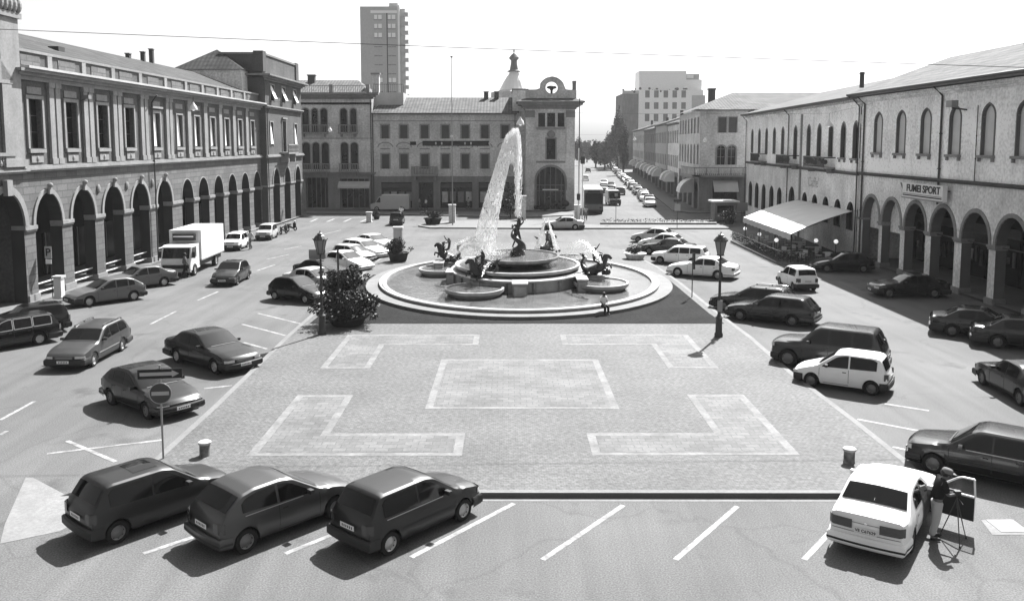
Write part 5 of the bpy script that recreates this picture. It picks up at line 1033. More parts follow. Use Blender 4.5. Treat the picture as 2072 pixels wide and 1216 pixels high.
# street beyond: parked row and traffic
far_lab = 'small car in the long parked row on the right of the street leading away'
far_protos = [car_root('sedan', 'paint_silver', 'n'), car_root('round_hatch', 'paint_dark', 'bn'), car_root('box_hatch', 'paint_white', 'n'), car_root('wagon', 'paint_mid', 'n'), car_root('long_hatch', 'paint_black', 'n'), car_root('mini_box', 'paint_grey', 'n'), car_root('sedan', 'paint_black', 'n')]
for p in far_protos:                                       # far copies keep only body, glass and wheels
    for ch in list(p.children):
        if ch.name.split('.')[0] in ('door_seams', 'grille', 'number_plate', 'wing_mirror', 'wiper_cowl', 'underbody', 'bumper', 'tail_light', 'headlight'):
            for g_ in list(ch.children): bpy.data.objects.remove(g_)
            bpy.data.objects.remove(ch)
a0 = Vector(G(1348, 408)); d0 = Vector((.089, 1)).normalized(); nfar = 34
a0 = Vector((X0 * 0 + XY_(1416, 116) - 5.6 + .089 * 10, 126))
for i in range(nfar):
    p = a0 + d0 * (i * 5.5 + R.uniform(-.6, .6)) + Vector((R.uniform(-.25, .25), 0)); q_ = far_protos[i] if i < 7 else None
    if q_ is not None: q_.location = (p.x, p.y, 0); q_.rotation_euler = (0, 0, atan2(d0.y, d0.x) + pi); o = q_
    else: o = copy_thing(far_protos[R.randrange(7)], (p.x, p.y, 0), atan2(d0.y, d0.x) + (pi if R.random() < .3 else 0) + R.uniform(-.05, .05))
    o.name = 'street_car'; o['label'] = far_lab; o['category'] = 'car'; o['group'] = 'cars parked down the far street'
for x, y, k, lab, fl in ((1222, 395, 1, 'dark car following the bus on the far street', 0), (1255, 394, 3, 'car directly behind the delivery van on the far street', 0), (1222, 376, 0, 'pale car farther up the street beyond the bus', 1), (1237, 382, 1, 'dark car between bus and parked row on the far street', 1), (1185, 366, 2, 'white car near the tower corner on the far street', 0), (1190, 349, 3, 'tiny car in the left lane near the end of the street', 0)):
    g_ = G(x, y); o = copy_thing(far_protos[k], (g_[0], g_[1], 0), atan2(d0.y, d0.x) + pi * fl); o.name = 'street_car'; o['label'] = lab; o['category'] = 'car'; o['group'] = 'traffic on the far street'
# white box truck
tk = thing('box_truck', 'white box truck parked against the left arcade, cab toward the camera', 'truck', (-22.95, 60.2, 0), -pi / 2 + .03)
# local: +x is the nose (toward the camera), +y its left
q = MB(); q.box(-6.3, -1.0, -1.12, 1.12, .95, 3.05, 'paint_white'); q.box(-6.32, -.98, -1.13, 1.13, .90, .99, 'rim'); q.build('cargo_box', tk)
q = MB(); q.box(-.999, -.96, -.9, .9, 1.0, 2.95, 'paint_offwhite'); q.box(-.96, -.6, -.75, .75, 2.35, 2.85, 'plastic'); q.box(-.6, -.59, -.7, .7, 2.6, 2.68, 'paint_white'); q.build('cooling_unit', tk)
q = MB(); prof = [(-.9, .45), (-.9, 2.15), (.55, 2.15), (.75, 2.05), (1.05, 1.25), (1.1, .45)]
q.face([(x, -1.0, z) for x, z in prof][::-1], 'paint_offwhite'); q.face([(x, 1.0, z) for x, z in prof], 'paint_offwhite')
for (xa, za), (xc, zc_) in zip(prof, prof[1:] + prof[:1]): q.face([(xa, -1.0, za), (xc, -1.0, zc_), (xc, 1.0, zc_), (xa, 1.0, za)], 'paint_white')
cab = q.build('cab', tk)
q = MB(); q.face([(.785, -.9, 2.0), (.785, .9, 2.0), (1.06, .92, 1.3), (1.06, -.92, 1.3)], 'glass'); q.build('windscreen', cab)
for s in (1, -1): q = MB(); q.face([(-.2, s * 1.01, 1.3), (.95, s * 1.01, 1.3), (.68, s * 1.01, 2.0), (-.2, s * 1.01, 2.0)][::s], 'glass'); q.build('side_window', cab)
for s in (1, -1): q = MB(); q.box(1.1, 1.13, s * .75 - .15, s * .75 + .15, .7, .9, 'lamp_clear'); q.build('headlight', cab); q = MB(); q.box(.75, .85, s * 1.05 - .0 if s > 0 else -1.25, 1.25 if s > 0 else -1.05, 1.3, 1.75, 'plastic'); q.build('wing_mirror', cab)
q = MB(); q.box(-6.2, 1.15, -.9, .9, .5, .85, 'plastic'); q.box(1.0, 1.2, -1.02, 1.02, .35, .6, 'rim'); q.build('chassis', tk)
for x in (.25, -4.6):
    for s in (1, -1): b = wheel_mesh(.42, .28); o = b.build('wheel', tk, smooth=40, loc=(x, s * .92, .42)); rim_mesh(.42, .28, s, 'rim').build('hubcap', o, smooth=40)
# bus
bx_, by_ = G(1201, 433.5); bus = thing('bus', 'dark city bus facing the camera at the mouth of the far street', 'bus', (bx_, by_, 0), -pi / 2 - .07)
q = MB(); q.box(-11, 0, -1.25, 1.25, .35, 3.15, 'paint_grey'); q.box(-10.8, -.3, -1.1, 1.1, 3.15, 3.22, 'paint_white'); q.build('body', bus)
q = MB(); q.face([(.012, -1.12, 1.3), (.012, 1.12, 1.3), (.012, 1.12, 2.75), (.012, -1.12, 2.75)], 'glass'); q.build('windscreen', bus)
q = MB(); q.box(.001, .02, -.8, .8, 2.8, 3.05, 'sign_black'); q.build('destination_board', bus)
for s in (1, -1): q = MB(); q.box(.001, .03, s * .9 - .14, s * .9 + .14, .75, .95, 'lamp_dark'); q.build('headlight', bus); q = MB(); q.box(-10.5, -.5, min(s * 1.252, s * 1.26), max(s * 1.252, s * 1.26), 1.4, 2.6, 'glass'); q.build('side_window', bus)
q = MB(); q.box(.001, .08, -1.25, 1.25, .3, .55, 'plastic'); q.build('bumper', bus)
for x in (-2.2, -8.2):
    for s in (1, -1): b = wheel_mesh(.48, .28); o = b.build('wheel', bus, smooth=40, loc=(x, s * 1.1, .48)); rim_mesh(.48, .28, s, 'rim_dark').build('hubcap', o)
# delivery van on the street and step van by the long house
def vanbox(label, x, y, rz, ln, wd, ht, m, mt, nose):
    v = thing('delivery_van', label, 'van', (x, y, 0), rz); q = MB(); q.box(-ln, -nose, -wd / 2, wd / 2, .3, ht, m); q.box(-ln + .1, -nose - .05, -wd / 2 + .08, wd / 2 - .08, ht + .001, ht + .06, mt); q.build('body', v)
    q = MB(); pr = [(-nose, .3), (-nose, ht * .92), (-nose * .75, ht * .9), (-nose * .42, ht * .52), (0, ht * .44), (0, .3)]
    q.face([(a, -wd / 2 + .03, z) for a, z in pr][::-1], m); q.face([(a, wd / 2 - .03, z) for a, z in pr], m)
    for (xa, za), (xc, zc_) in zip(pr, pr[1:]): q.face([(xa, -wd / 2 + .03, za), (xc, -wd / 2 + .03, zc_), (xc, wd / 2 - .03, zc_), (xa, wd / 2 - .03, za)], m)
    cb_ = q.build('cab', v); q = MB(); (xa, za), (xc, zc_) = pr[2], pr[3]; q.face([(xa + .02, -wd / 2 + .12, za - .03), (xc + .02, -wd / 2 + .12, zc_ + .03), (xc + .02, wd / 2 - .12, zc_ + .03), (xa + .02, wd / 2 - .12, za - .03)], 'glass'); q.build('windscreen', cb_)
    for s in (1, -1): q = MB(); q.face([(-nose + .15, s * (wd / 2 - .02), ht * .55), (-nose * .48, s * (wd / 2 - .02), ht * .55), (-nose * .78, s * (wd / 2 - .02), ht * .85), (-nose + .15, s * (wd / 2 - .02), ht * .85)], 'glass'); q.build('side_window', cb_)
    for a in (-nose * .55, -ln + .9):
        for s in (1, -1): b = wheel_mesh(.33, .2); o = b.build('wheel', v, smooth=40, loc=(a, s * (wd / 2 - .1), .33)); rim_mesh(.33, .2, s, 'rim_dark').build('hubcap', o)
    return v
g_ = G(1245, 417); vanbox('dark delivery van with white roof next to the bus', g_[0], g_[1], -pi / 2 + .04, 4.6, 1.75, 2.15, 'paint_dark', 'paint_white', 1.2)
g_ = G(752, 427); vanbox('pale box van parked before the long house at the back left', g_[0], g_[1], pi, 5.2, 1.9, 2.2, 'paint_silver', 'paint_white', 1.5)
# ================================================================ figures
def skin(name, V_, E, m, parent=None, sub=2, root=0, loc=None):
    me = bpy.data.meshes.new(name); me.from_pydata([v[0] for v in V_], E, []); o = bpy.data.objects.new(name, me); C.objects.link(o)
    md = o.modifiers.new('s', 'SKIN'); md.use_smooth_shade = True
    sv = me.skin_vertices[0].data
    for i, v in enumerate(V_): sv[i].radius = (v[1], v[1]) if not isinstance(v[1], tuple) else v[1]; sv[i].use_root = (i == root)
    sd = o.modifiers.new('u', 'SUBSURF'); sd.levels = sub; sd.render_levels = sub
    dg = bpy.context.evaluated_depsgraph_get(); dg.update(); nm = bpy.data.meshes.new_from_object(o.evaluated_get(dg)); bpy.data.objects.remove(o)
    nm.name = name; nm.materials.clear(); nm.materials.append(MATS[m]); nm.polygons.foreach_set('use_smooth', [True] * len(nm.polygons))
    r = bpy.data.objects.new(name, nm); C.objects.link(r); r.parent = parent
    if loc: r.location = loc
    return r
STAND = dict(pel=(0, 0, .94), spi=(0, 0, 1.12), che=(.01, 0, 1.32), nec=(.01, 0, 1.49), hea=(.03, 0, 1.62), hl=(0, .095, .90), hr=(0, -.095, .90), kl=(.03, .11, .50), kr=(.03, -.11, .50), al=(-.02, .12, .09), ar=(-.02, -.12, .09), tl=(.15, .14, .04), tr=(.15, -.14, .04),
             sl=(0, .185, 1.42), sr=(0, -.185, 1.42), el=(-.02, .25, 1.14), er=(-.02, -.25, 1.14), wl=(.08, .26, .90), wr=(.08, -.26, .90))
def person(label, x, y, z, rz, pose=None, h=1.74, shirt='cloth_white', legs='cloth_mid', sleeves='short', hair='hair', hat=None, skirt=False, m='skin', hands=True, cat='person', group=None, name='person', parent=None):
    P = dict(STAND); P.update(pose or {}); P = {k: Vector(v) * (h / 1.74) for k, v in P.items()}
    if parent is None: root = thing(name, label, cat, (x, y, z), rz, group)
    else: root = bpy.data.objects.new(name, None); C.objects.link(root); root.parent = parent; root.location = (x, y, z); root.rotation_euler = (0, 0, rz)
    s = h / 1.74; ks = ['pel', 'spi', 'che', 'nec', 'hea', 'hl', 'kl', 'al', 'tl', 'hr', 'kr', 'ar', 'tr', 'sl', 'el', 'wl', 'sr', 'er', 'wr']
    rad = dict(pel=(.115, .10), spi=(.125, .095), che=(.145, .105), nec=.055, hea=.085, hl=.085, kl=.058, al=.040, tl=.035, sl=.055, el=.042, wl=.028, hr=.085, kr=.058, ar=.040, tr=.035, sr=.055, er=.042, wr=.028)
    idx = {k: i for i, k in enumerate(ks)}; top = P['hea'] + (P['hea'] - P['nec']).normalized() * .09 * s; chin = P['hea'] + Vector((.05, 0, -.035)) * s
    VV = [(tuple(P[k]), (rad[k][0] * s, rad[k][1] * s) if isinstance(rad[k], tuple) else rad[k] * s) for k in ks] + [(tuple(top), .07 * s), (tuple(chin), .055 * s)]
    E = [(idx[a], idx[b_]) for a, b_ in (('pel', 'spi'), ('spi', 'che'), ('che', 'nec'), ('nec', 'hea'), ('pel', 'hl'), ('hl', 'kl'), ('kl', 'al'), ('al', 'tl'), ('pel', 'hr'), ('hr', 'kr'), ('kr', 'ar'), ('ar', 'tr'), ('che', 'sl'), ('sl', 'el'), ('el', 'wl'), ('che', 'sr'), ('sr', 'er'), ('er', 'wr'))] + [(idx['hea'], len(ks)), (idx['hea'], len(ks) + 1)]
    if hands:
        for w_, e_ in (('wl', 'el'), ('wr', 'er')):
            d = (P[w_] - P[e_]).normalized(); sidev = d.cross(Vector((0, 0, 1))); sidev = sidev.normalized() if sidev.length > .1 else Vector((1, 0, 0)); up = sidev.cross(d); base = len(VV); VV.append((tuple(P[w_] + d * .07 * s), .034 * s)); E.append((idx[w_], base))
            for f, (off, ln) in enumerate(((-.03, .065), (-.01, .078), (.012, .072), (.032, .055))):
                b0 = len(VV); k1 = P[w_] + d * (.085 + ln * .5) * s + sidev * off * s; k2 = k1 + (d * .6 - up * .5) * ln * .5 * s; VV += [(tuple(k1), .010 * s), (tuple(k2), .008 * s)]; E += [(base, b0), (b0, b0 + 1)]
            b0 = len(VV); VV += [(tuple(P[w_] + d * .06 * s + sidev * (-.045) * s), .011 * s), (tuple(P[w_] + d * .095 * s + sidev * (-.055) * s - up * .02 * s), .009 * s)]; E += [(base, b0), (b0, b0 + 1)]
    body = skin('body', VV, E, m, root)
    if name == 'statue': return body
    g = 1.16
    q = [(P['pel'] + Vector((0, 0, .02)), (.185, .16)), (P['spi'], (.185, .155)), (P['che'], (.205, .165)), (P['sl'], .10), (P['sl'].lerp(P['el'], .85 if sleeves == 'short' else .95), .078), (P['sr'], .10), (P['sr'].lerp(P['er'], .85 if sleeves == 'short' else .95), .078), (P['nec'].lerp(P['che'], .35), .085)]
    Ev = [(0, 1), (1, 2), (2, 3), (3, 4), (2, 5), (5, 6), (2, 7)]
    if sleeves == 'long': q += [(P['wl'], .042), (P['wr'], .042)]; Ev += [(4, 8), (6, 9)]
    skin('shirt', [(tuple(p), (r[0] * s, r[1] * s) if isinstance(r, tuple) else r * s) for p, r in q], Ev, shirt, root)
    if skirt: q = [(P['pel'], .15), (P['hl'].lerp(P['hr'], .5).lerp(P['kl'].lerp(P['kr'], .5), .5), .17), (P['kl'].lerp(P['kr'], .5), .18)]; Ev = [(0, 1), (1, 2)]
    else: q = [(P['pel'] + Vector((0, 0, .03)), (.125, .12)), (P['hl'] + Vector((0, 0, -.02)), .112), (P['kl'], .092), (P['al'] + Vector((0, 0, .03)), .075), (P['hr'] + Vector((0, 0, -.02)), .112), (P['kr'], .092), (P['ar'] + Vector((0, 0, .03)), .075)]; Ev = [(0, 1), (1, 2), (2, 3), (0, 4), (4, 5), (5, 6)]
    skin('trousers' if not skirt else 'skirt', [(tuple(p), (r[0] * s, r[1] * s) if isinstance(r, tuple) else r * s) for p, r in q], Ev, legs, root)
    hd_ = P['hea']; q = MB(); q.ball((0, 0, 0), .118 * s, hair, 12, 8, (1.02, .92, .9)); ho = q.build('hair', root, smooth=60); ho.location = hd_ + Vector((-.022, 0, .045)) * s
    q = MB(); q.ball((.092 * s, 0, -.02 * s), .018 * s, m, 6, 5, (1, .7, 1.3)); 
    for e in (-.035, .035): q.ball((.083 * s, e * s, .012 * s), .010 * s, 'hair', 6, 4)
    q.box(.085 * s, .092 * s, -.022 * s, .022 * s, -.056 * s, -.05 * s, 'cloth_mid')
    for e in (-1, 1): q.ball((0, e * .082 * s, 0), .024 * s, m, 6, 5, (.8, .4, 1.2))
    fo_ = q.build('face', root); fo_.location = hd_ + Vector((.015, 0, -.01)) * s
    if hat:
        q = MB(); q.lathe([(.125 * s, .0), (.125 * s, .05 * s), (.10 * s, .095 * s), (.03 * s, .11 * s)], hat, n=14); q.box(.05 * s, .20 * s, -.075 * s, .075 * s, 0, .014 * s, hat); o = q.build('cap', root, smooth=50); o.location = hd_ + Vector((0, 0, .045)) * s; o.rotation_euler = (0, .25, 0)
    for a, t_ in (('al', 'tl'), ('ar', 'tr')): skin('shoe', [(tuple(P[a] + Vector((-.03, 0, -.03)) * s), .052 * s), (tuple(P[a].lerp(P[t_], .5) + Vector((.02, 0, -.01)) * s), .045 * s), (tuple(P[t_] + Vector((.04, 0, 0)) * s), .036 * s)], [(0, 1), (1, 2)], 'shoe', root)
    return root
# photographer and tripod by the white saloon
fx, fy = G(1892, 1090)
person('photographer in dark shirt, pale trousers and cap bending over a tripod by the car', fx, fy, 0, radians(-8), dict(che=(.06, 0, 1.31), nec=(.12, 0, 1.46), hea=(.19, 0, 1.57), sl=(.06, .185, 1.41), sr=(.06, -.185, 1.41), el=(.16, .24, 1.15), er=(.16, -.22, 1.15), wl=(.38, .10, 1.16), wr=(.38, -.08, 1.14), spi=(.02, 0, 1.12), al=(.0, .12, .09), ar=(-.12, -.10, .09), kr=(-.03, -.11, .5), tr=(.05, -.12, .04)), 1.74, 'cloth_black', 'cloth_light', hat='cloth_mid')
tp = thing('camera_tripod', 'slim tripod with a small camera standing in front of the photographer', 'tripod', (fx + .40, fy - .12, 0))
q = MB()
for a in (20, 140, 260): q.tube([(0, 0, 1.02), (.34 * cos(radians(a)), .34 * sin(radians(a)), .02)], [.016, .011], 'metal_dark', 6); q.ball((.34 * cos(radians(a)), .34 * sin(radians(a)), .025), .025, 'plastic', 6, 4)
q.build('tripod_legs', tp); q = MB(); q.tube([(0, 0, .8), (0, 0, 1.12)], .018, 'metal_dark', 6); q.tube([(0, 0, 1.08), (.02, -.24, .98)], .010, 'plastic', 6); q.build('centre_column', tp)
q = MB(); q.box(-.07, .07, -.05, .05, 1.12, 1.22, 'plastic'); q.tube([(0, .05, 1.17), (0, .12, 1.17)], .03, 'plastic', 10); q.build('camera_body', tp)
SIT = dict(pel=(0, 0, .14), spi=(.0, 0, .32), che=(.02, 0, .52), nec=(.03, 0, .69), hea=(.05, 0, .82), hl=(.03, .09, .12), hr=(.03, -.09, .12), kl=(.42, .12, .10), kr=(.42, -.10, .10), al=(.44, .12, -.30), ar=(.44, -.10, -.30), tl=(.58, .13, -.34), tr=(.58, -.11, -.34), sl=(.0, .17, .62), sr=(.0, -.17, .62), el=(.05, .22, .36), er=(.05, -.22, .36), wl=(.26, .12, .22), wr=(.26, -.12, .22))
def walk(s=1): return dict(kl=(.16 * s, .10, .52), al=(.18, .10, .10), tl=(.34, .11, .05), kr=(-.04, -.10, .50), ar=(-.26, -.10, .14), tr=(-.12, -.11, .05), el=(-.12, .25, 1.16), wl=(-.06, .26, .92), er=(.08, -.25, 1.15), wr=(.22, -.24, .95))
for lab, px, py, rz, kw in (('person in a pale top walking between the grey saloon and the box truck', 375, 562, radians(20), dict(shirt='cloth_mid', legs='cloth_black')),
    ('person in a pale shirt and dark trousers standing behind the white boxy car', 507, 505, radians(-120), dict(shirt='cloth_light', legs='cloth_mid')),
    ('person in white walking past the pale box van', 820, 427, radians(180), dict(shirt='cloth_white', legs='cloth_light')),
    ('person in pale clothes at the dark doorway of the long house', 849, 424, radians(0), dict(shirt='cloth_light', legs='cloth_mid')),
    ('second person at the doorway of the long house, in a white top and dark legs', 862, 426, radians(200), dict(shirt='cloth_white', legs='cloth_black')),
    ('woman in a pale dress walking along the long house shop windows', 948, 424, radians(180), dict(shirt='cloth_light', legs='cloth_light', skirt=True)),
    ('pedestrian in pale clothes standing beside the traffic light poles in front of the bus', 1185, 446, radians(-90), dict(shirt='cloth_light', legs='cloth_mid')),
    ('person in a light top standing behind the small black car at the back left', 812, 446, radians(90), dict(shirt='cloth_white', legs='cloth_mid'))):
    a = G(px, py); person(lab, a[0], a[1], .0, rz, walk(), 1.70, **kw)
# bicycle rider / parked scooter at the left arcade end
def scooter(label, px, py, rz, m='paint_black'):
    a = G(px, py); s = thing('motor_scooter', label, 'scooter', (a[0], a[1], 0), rz)
    q = MB(); q.tube([(-.5, 0, .55), (-.1, 0, .45), (.25, 0, .3), (.42, 0, .7), (.46, 0, .98)], [.15, .12, .10, .07, .04], m); q.box(.38, .5, -.18, .18, .35, .85, m); q.build('body', s, smooth=50)
    q = MB(); q.tube([(-.62, 0, .72), (-.35, 0, .78), (-.05, 0, .74)], [.09, .13, .09], 'plastic'); q.build('seat', s, smooth=50)
    q = MB(); q.tube([(.45, -.32, 1.03), (.47, 0, 1.0), (.45, .32, 1.03)], .018, 'metal_grey'); q.ball((.5, 0, 1.0), .08, 'lamp_clear'); q.build('handlebar', s)
    for x in (-.55, .55): b = wheel_mesh(.23, .1); b.build('wheel', s, smooth=40, loc=(x, 0, .23))
    return s
scooter('black scooter standing at the last arch of the end pavilion', 590, 468, radians(60)); scooter('dark scooter parked just before the end pavilion beyond the pale sided car', 574, 474, radians(75), 'paint_mid')
# ================================================================ fountain
RZ = .48; nx_, ny_ = G(1040, 627, RZ); fcx = G(1046, 571, RZ)[0] * .0 + (G(766, 571, RZ)[0] + G(1334, 570, RZ)[0]) / 2
rx = (G(1334, 570, RZ)[0] - G(766, 571, RZ)[0]) / 2; fry = G(1160, 517, RZ)[1]; ry = (fry - ny_) / 2 + .1; fcy = ny_ + ry
ft = thing('fountain', 'large oval marble fountain with tiered bowls, bronze figure groups and a tall leaning water jet', 'fountain', (fcx, fcy, 0))
N = 96
def oval(b, prof, m, cap=False):  # prof: (outward offset, z)
    rows = [[((rx + o_) * cos(2 * pi * k / N), (ry + o_) * sin(2 * pi * k / N), z) for k in range(N)] for o_, z in prof]; b.grid(rows, m, close=True)
    if cap: b.face(rows[-1], m)
b = MB(); oval(b, [(.95, 0), (.95, .30), (.0, .31)], 'kerb_stone'); b.build('apron_step', ft)
b = MB(); oval(b, [(.06, .30), (.06, RZ - .1), (.12, RZ - .1), (.12, RZ), (-.02, RZ), (-.02, RZ - .05), (-.07, RZ - .05), (-.07, RZ), (-.34, RZ), (-.34, 0)], 'marble'); b.build('basin_rim', ft, smooth=30)
b = MB(); b.face([((rx - .33) * cos(2 * pi * k / N), (ry - .33) * sin(2 * pi * k / N), .36) for k in range(N)], 'pool_water'); b.build('pool_water', ft)
EL = ry / rx
def FP(px, py, z): a = G(px, py, z); return a[0] - fcx, a[1] - fcy
# plinth: drum with projecting piers
b = MB(); b.lathe([(4.3, .1), (4.3, .95), (4.45, .98), (4.45, 1.08)], 'marble', n=48, sy=EL); 
for k in range(16):
    a = 2 * pi * (k + .5) / 16; b.tube([(4.32 * cos(a), 4.32 * EL * sin(a), .1), (4.32 * cos(a), 4.32 * EL * sin(a), .97)], .14, 'marble_wet', 4)
b.build('plinth', ft)
for (px, py, w_) in ((1052, 597, .42), (1178, 588, .3), (912, 572, .26), (888, 552, .3), (1008, 586, .25)):
    x, y = FP(px, py, .36); b = MB(); b.box(x - w_, x + w_, y - .4, y + 1.4, .1, 1.02, 'marble_wet'); b.box(x - w_ - .05, x + w_ + .05, y - .46, y + 1.4, 1.02, 1.10, 'marble'); b.box(x - w_ + .08, x + w_ - .08, y - .43, y - .40, .3, .9, 'marble'); b.build('radial_pier', ft)
z2 = 1.42; bx2 = FP(1048, 540, z2)[0]
b = MB(); b.lathe([(2.6, .9), (3.7, 1.1), (4.05, 1.25), (4.08, z2), (3.85, z2), (3.8, z2 - .1)], 'marble', cx=bx2, n=56, sy=EL * .92, cap=False); b.build('middle_bowl', ft, smooth=40)
b = MB(); b.face([(bx2 + 3.82 * cos(2 * pi * k / 48), 3.82 * EL * .92 * sin(2 * pi * k / 48), z2 - .07) for k in range(48)], 'pool_water'); b.build('bowl_water', ft)
z3 = 1.95
b = MB(); b.lathe([(1.3, 1.3), (2.2, 1.55), (2.72, 1.78), (2.75, z3), (2.58, z3), (2.55, z3 - .08)], 'marble_wet', cx=bx2, n=48, sy=EL * .95, cap=False); b.build('upper_bowl', ft, smooth=40)
b = MB(); b.face([(bx2 + 2.57 * cos(2 * pi * k / 48), 2.57 * EL * .95 * sin(2 * pi * k / 48), z3 - .06) for k in range(48)], 'pool_water'); b.build('bowl_water', ft)
def shell(px, py, r):
    x, y = FP(px, py, .75); b = MB(); b.lathe([(r * .7, .2), (r * .9, .45), (r, .62), (r, .78), (r - .14, .78), (r - .16, .70)], 'marble', cx=x, cy=y, n=36, sy=EL * .9, cap=False); b.build('shell_basin', ft, smooth=40)
    b = MB(); b.face([(x + (r - .15) * cos(2 * pi * k / 36), y + (r - .15) * EL * .9 * sin(2 * pi * k / 36), .72) for k in range(36)], 'pool_water'); b.build('basin_water', ft)
    return x, y
s1 = shell(960, 583, 1.75); s2 = shell(1216, 571, 1.7); s3 = shell(892, 543, 1.5); s4 = shell(1150, 520, 1.4)
def sea_group(px, py, zb, rz, sc=1.0):
    x, y = FP(px, py, zb); g = bpy.data.objects.new('figure_group', None); C.objects.link(g); g.parent = ft; g.location = (x, y, zb); g.rotation_euler = (0, 0, rz); g.scale = (sc,) * 3
    b = MB(); b.lathe([(.75, -.8), (.62, -.1), (.72, 0)], 'marble', n=20); b.build('pedestal', g)
    horse = [((0, 0, .22), .33), ((.35, .05, .45), .34), ((.58, .08, .82), .22), ((.60, .08, 1.2), .17), ((.86, .08, 1.22), .13), ((1.08, .08, 1.02), .09), ((-.4, -.05, .18), .27), ((-.75, .1, .35), .18), ((-.95, .2, .65), .10), ((-.85, .3, .95), .07), ((-.7, .3, 1.05), .11), ((.65, .2, .55), .09), ((.95, .25, .65), .06), ((1.0, .25, .4), .05), ((.6, -.15, .5), .09), ((.9, -.2, .45), .06), ((.95, -.2, .2), .05), ((.55, .08, 1.3), .05)]
    skin('sea_horse', horse, [(0, 1), (1, 2), (2, 3), (3, 4), (4, 5), (0, 6), (6, 7), (7, 8), (8, 9), (9, 10), (1, 11), (11, 12), (12, 13), (1, 14), (14, 15), (15, 16), (3, 17)], 'bronze', g)
    b = MB()
    for k in range(9):
        t_ = k / 8; p = Vector((.5 - .15 * t_, .08, 1.35 - .9 * t_)); b.face([p, p + Vector((-.28, R.uniform(-.12, .12), .12)), p + Vector((-.05, .02, -.16))], 'bronze')
    for s_ in (-1, 1): b.face([(-.85, .3, .95), (-1.05, .3 + s_ * .3, 1.3), (-.75, .3, 1.15)], 'bronze')
    b.build('mane', g); b = MB()
    for k in range(14): b.ball((R.gauss(0, .4), R.gauss(0, .35), R.uniform(-.02, .22)), R.uniform(.1, .22), 'bronze', 7, 5)
    b.build('rocks', g)
    st = person('', 0, 0, .35, .2, dict(hl=(.0, .14, .55), hr=(0, -.14, .55), pel=(0, 0, .6), spi=(-.05, 0, .8), che=(-.08, 0, 1.0), nec=(-.06, 0, 1.17), hea=(-.02, 0, 1.3), kl=(.32, .3, .45), kr=(.32, -.28, .45), al=(.1, .36, .1), ar=(.1, -.34, .1), tl=(.25, .4, .05), tr=(.25, -.38, .05), sl=(-.08, .19, 1.1), sr=(-.08, -.19, 1.1), el=(.1, .42, 1.3), er=(.2, -.3, .95), wl=(.25, .4, 1.55), wr=(.5, -.1, .95)), 1.74, m='bronze', hands=False, name='statue', parent=g)
    return g
sea_group(975, 566, .95, radians(200), 1.0); sea_group(1203, 556, .95, radians(-25), 1.02); sea_group(908, 529, .95, radians(160), .98); sea_group(1108, 508, 1.1, radians(40), .9)
# central bronze group
x, y = FP(1047, 514, z3); cg = bpy.data.objects.new('central_figure', None); C.objects.link(cg); cg.parent = ft; cg.location = (x, y, z3 - .08); cg.rotation_euler = (0, 0, radians(-70)); cg.scale = (1.12,) * 3
st = person('', 0, 0, .35, 0, dict(kl=(.2, .14, .5), al=(.0, .2, .1), kr=(-.1, -.12, .5), ar=(-.3, -.2, .12), el=(.15, .32, 1.6), wl=(.12, .25, 1.92), er=(.1, -.38, 1.3), wr=(.28, -.42, 1.5), hea=(.06, .02, 1.64)), 1.74, m='bronze', hands=False, name='statue', parent=cg)
skin('sea_serpent', [((-.5, .3, 0), .2), ((-.2, .45, .3), .2), ((.25, .3, .6), .18), ((.35, -.1, .9), .16), ((.05, -.35, 1.15), .14), ((-.25, -.15, 1.4), .12), ((-.2, .2, 1.7), .10), ((.0, .1, 2.05), .12), ((.15, 0, 2.2), .07), ((.3, -.4, 0), .15), ((.5, -.5, .35), .12)], [(0, 1), (1, 2), (2, 3), (3, 4), (4, 5), (5, 6), (6, 7), (7, 8), (2, 10), (10, 9)], 'bronze', cg)
b = MB(); b.lathe([(.6, -.2), (.45, .1), (.3, .4)], 'bronze', n=12); b.build('rock_base', cg)
# water in the air: droplets as small solid drops
def drop(b, p, r, dv, st=2.2):
    d = Vector(dv).normalized(); a = d.orthogonal().normalized(); c = d.cross(a); P = Vector(p); i = len(b.v)
    b.v += [tuple(P + d * r * st), tuple(P - d * r * st)] + [tuple(P + (a * cos(2 * pi * k / 4) + c * sin(2 * pi * k / 4)) * r) for k in range(4)]
    for k in range(4): b.f += [(i, i + 2 + k, i + 2 + (k + 1) % 4), (i + 1, i + 2 + (k + 1) % 4, i + 2 + k)]; b.m += ['water_spray'] * 2
JY = fcy
def jx(px, py=400): return XY_(px, JY, py) - fcx
def jz(py): return ZY(1036, py, JY)
R2 = random.Random(3)
lf = [(262, 1037), (275, 1024), (300, 1014), (340, 1001), (380, 988), (420, 976), (460, 964), (505, 956)]; rf_ = [(262, 1050), (280, 1054), (330, 1056), (400, 1057), (437, 1055)]
li = [(322, 1035), (345, 1028), (380, 1020), (420, 1013), (460, 1007), (505, 1002)]; ri = [(330, 1036), (345, 1040), (380, 1044), (437, 1046)]
b = MB(); n = 0
while n < 6800:
    yy = 262 + 245 * R2.random() ** .85; l, r_ = interp(lf, yy), interp(rf_, yy); xx = R2.uniform(l, r_)
    if yy > 330:
        a, c = interp(li, yy), interp(ri, yy)
        if a < xx < c: continue
        if yy > 438 and xx > 1015: continue
        if xx > c and R2.random() < .62: continue
    edge = (xx - l) / max(1, min(60, r_ - l))
    if xx < 1030 and yy > 430 and R2.random() < (yy - 430) / 150: continue
    dv = (-.22 * (yy - 250) / 200, 0, -1); dep = R2.gauss(0, .28 + .4 * (yy - 262) / 245)
    drop(b, (jx(xx), dep, jz(yy)), R2.uniform(.010, .026), (dv[0], 0, dv[2]), R2.uniform(3, 10)); n += 1
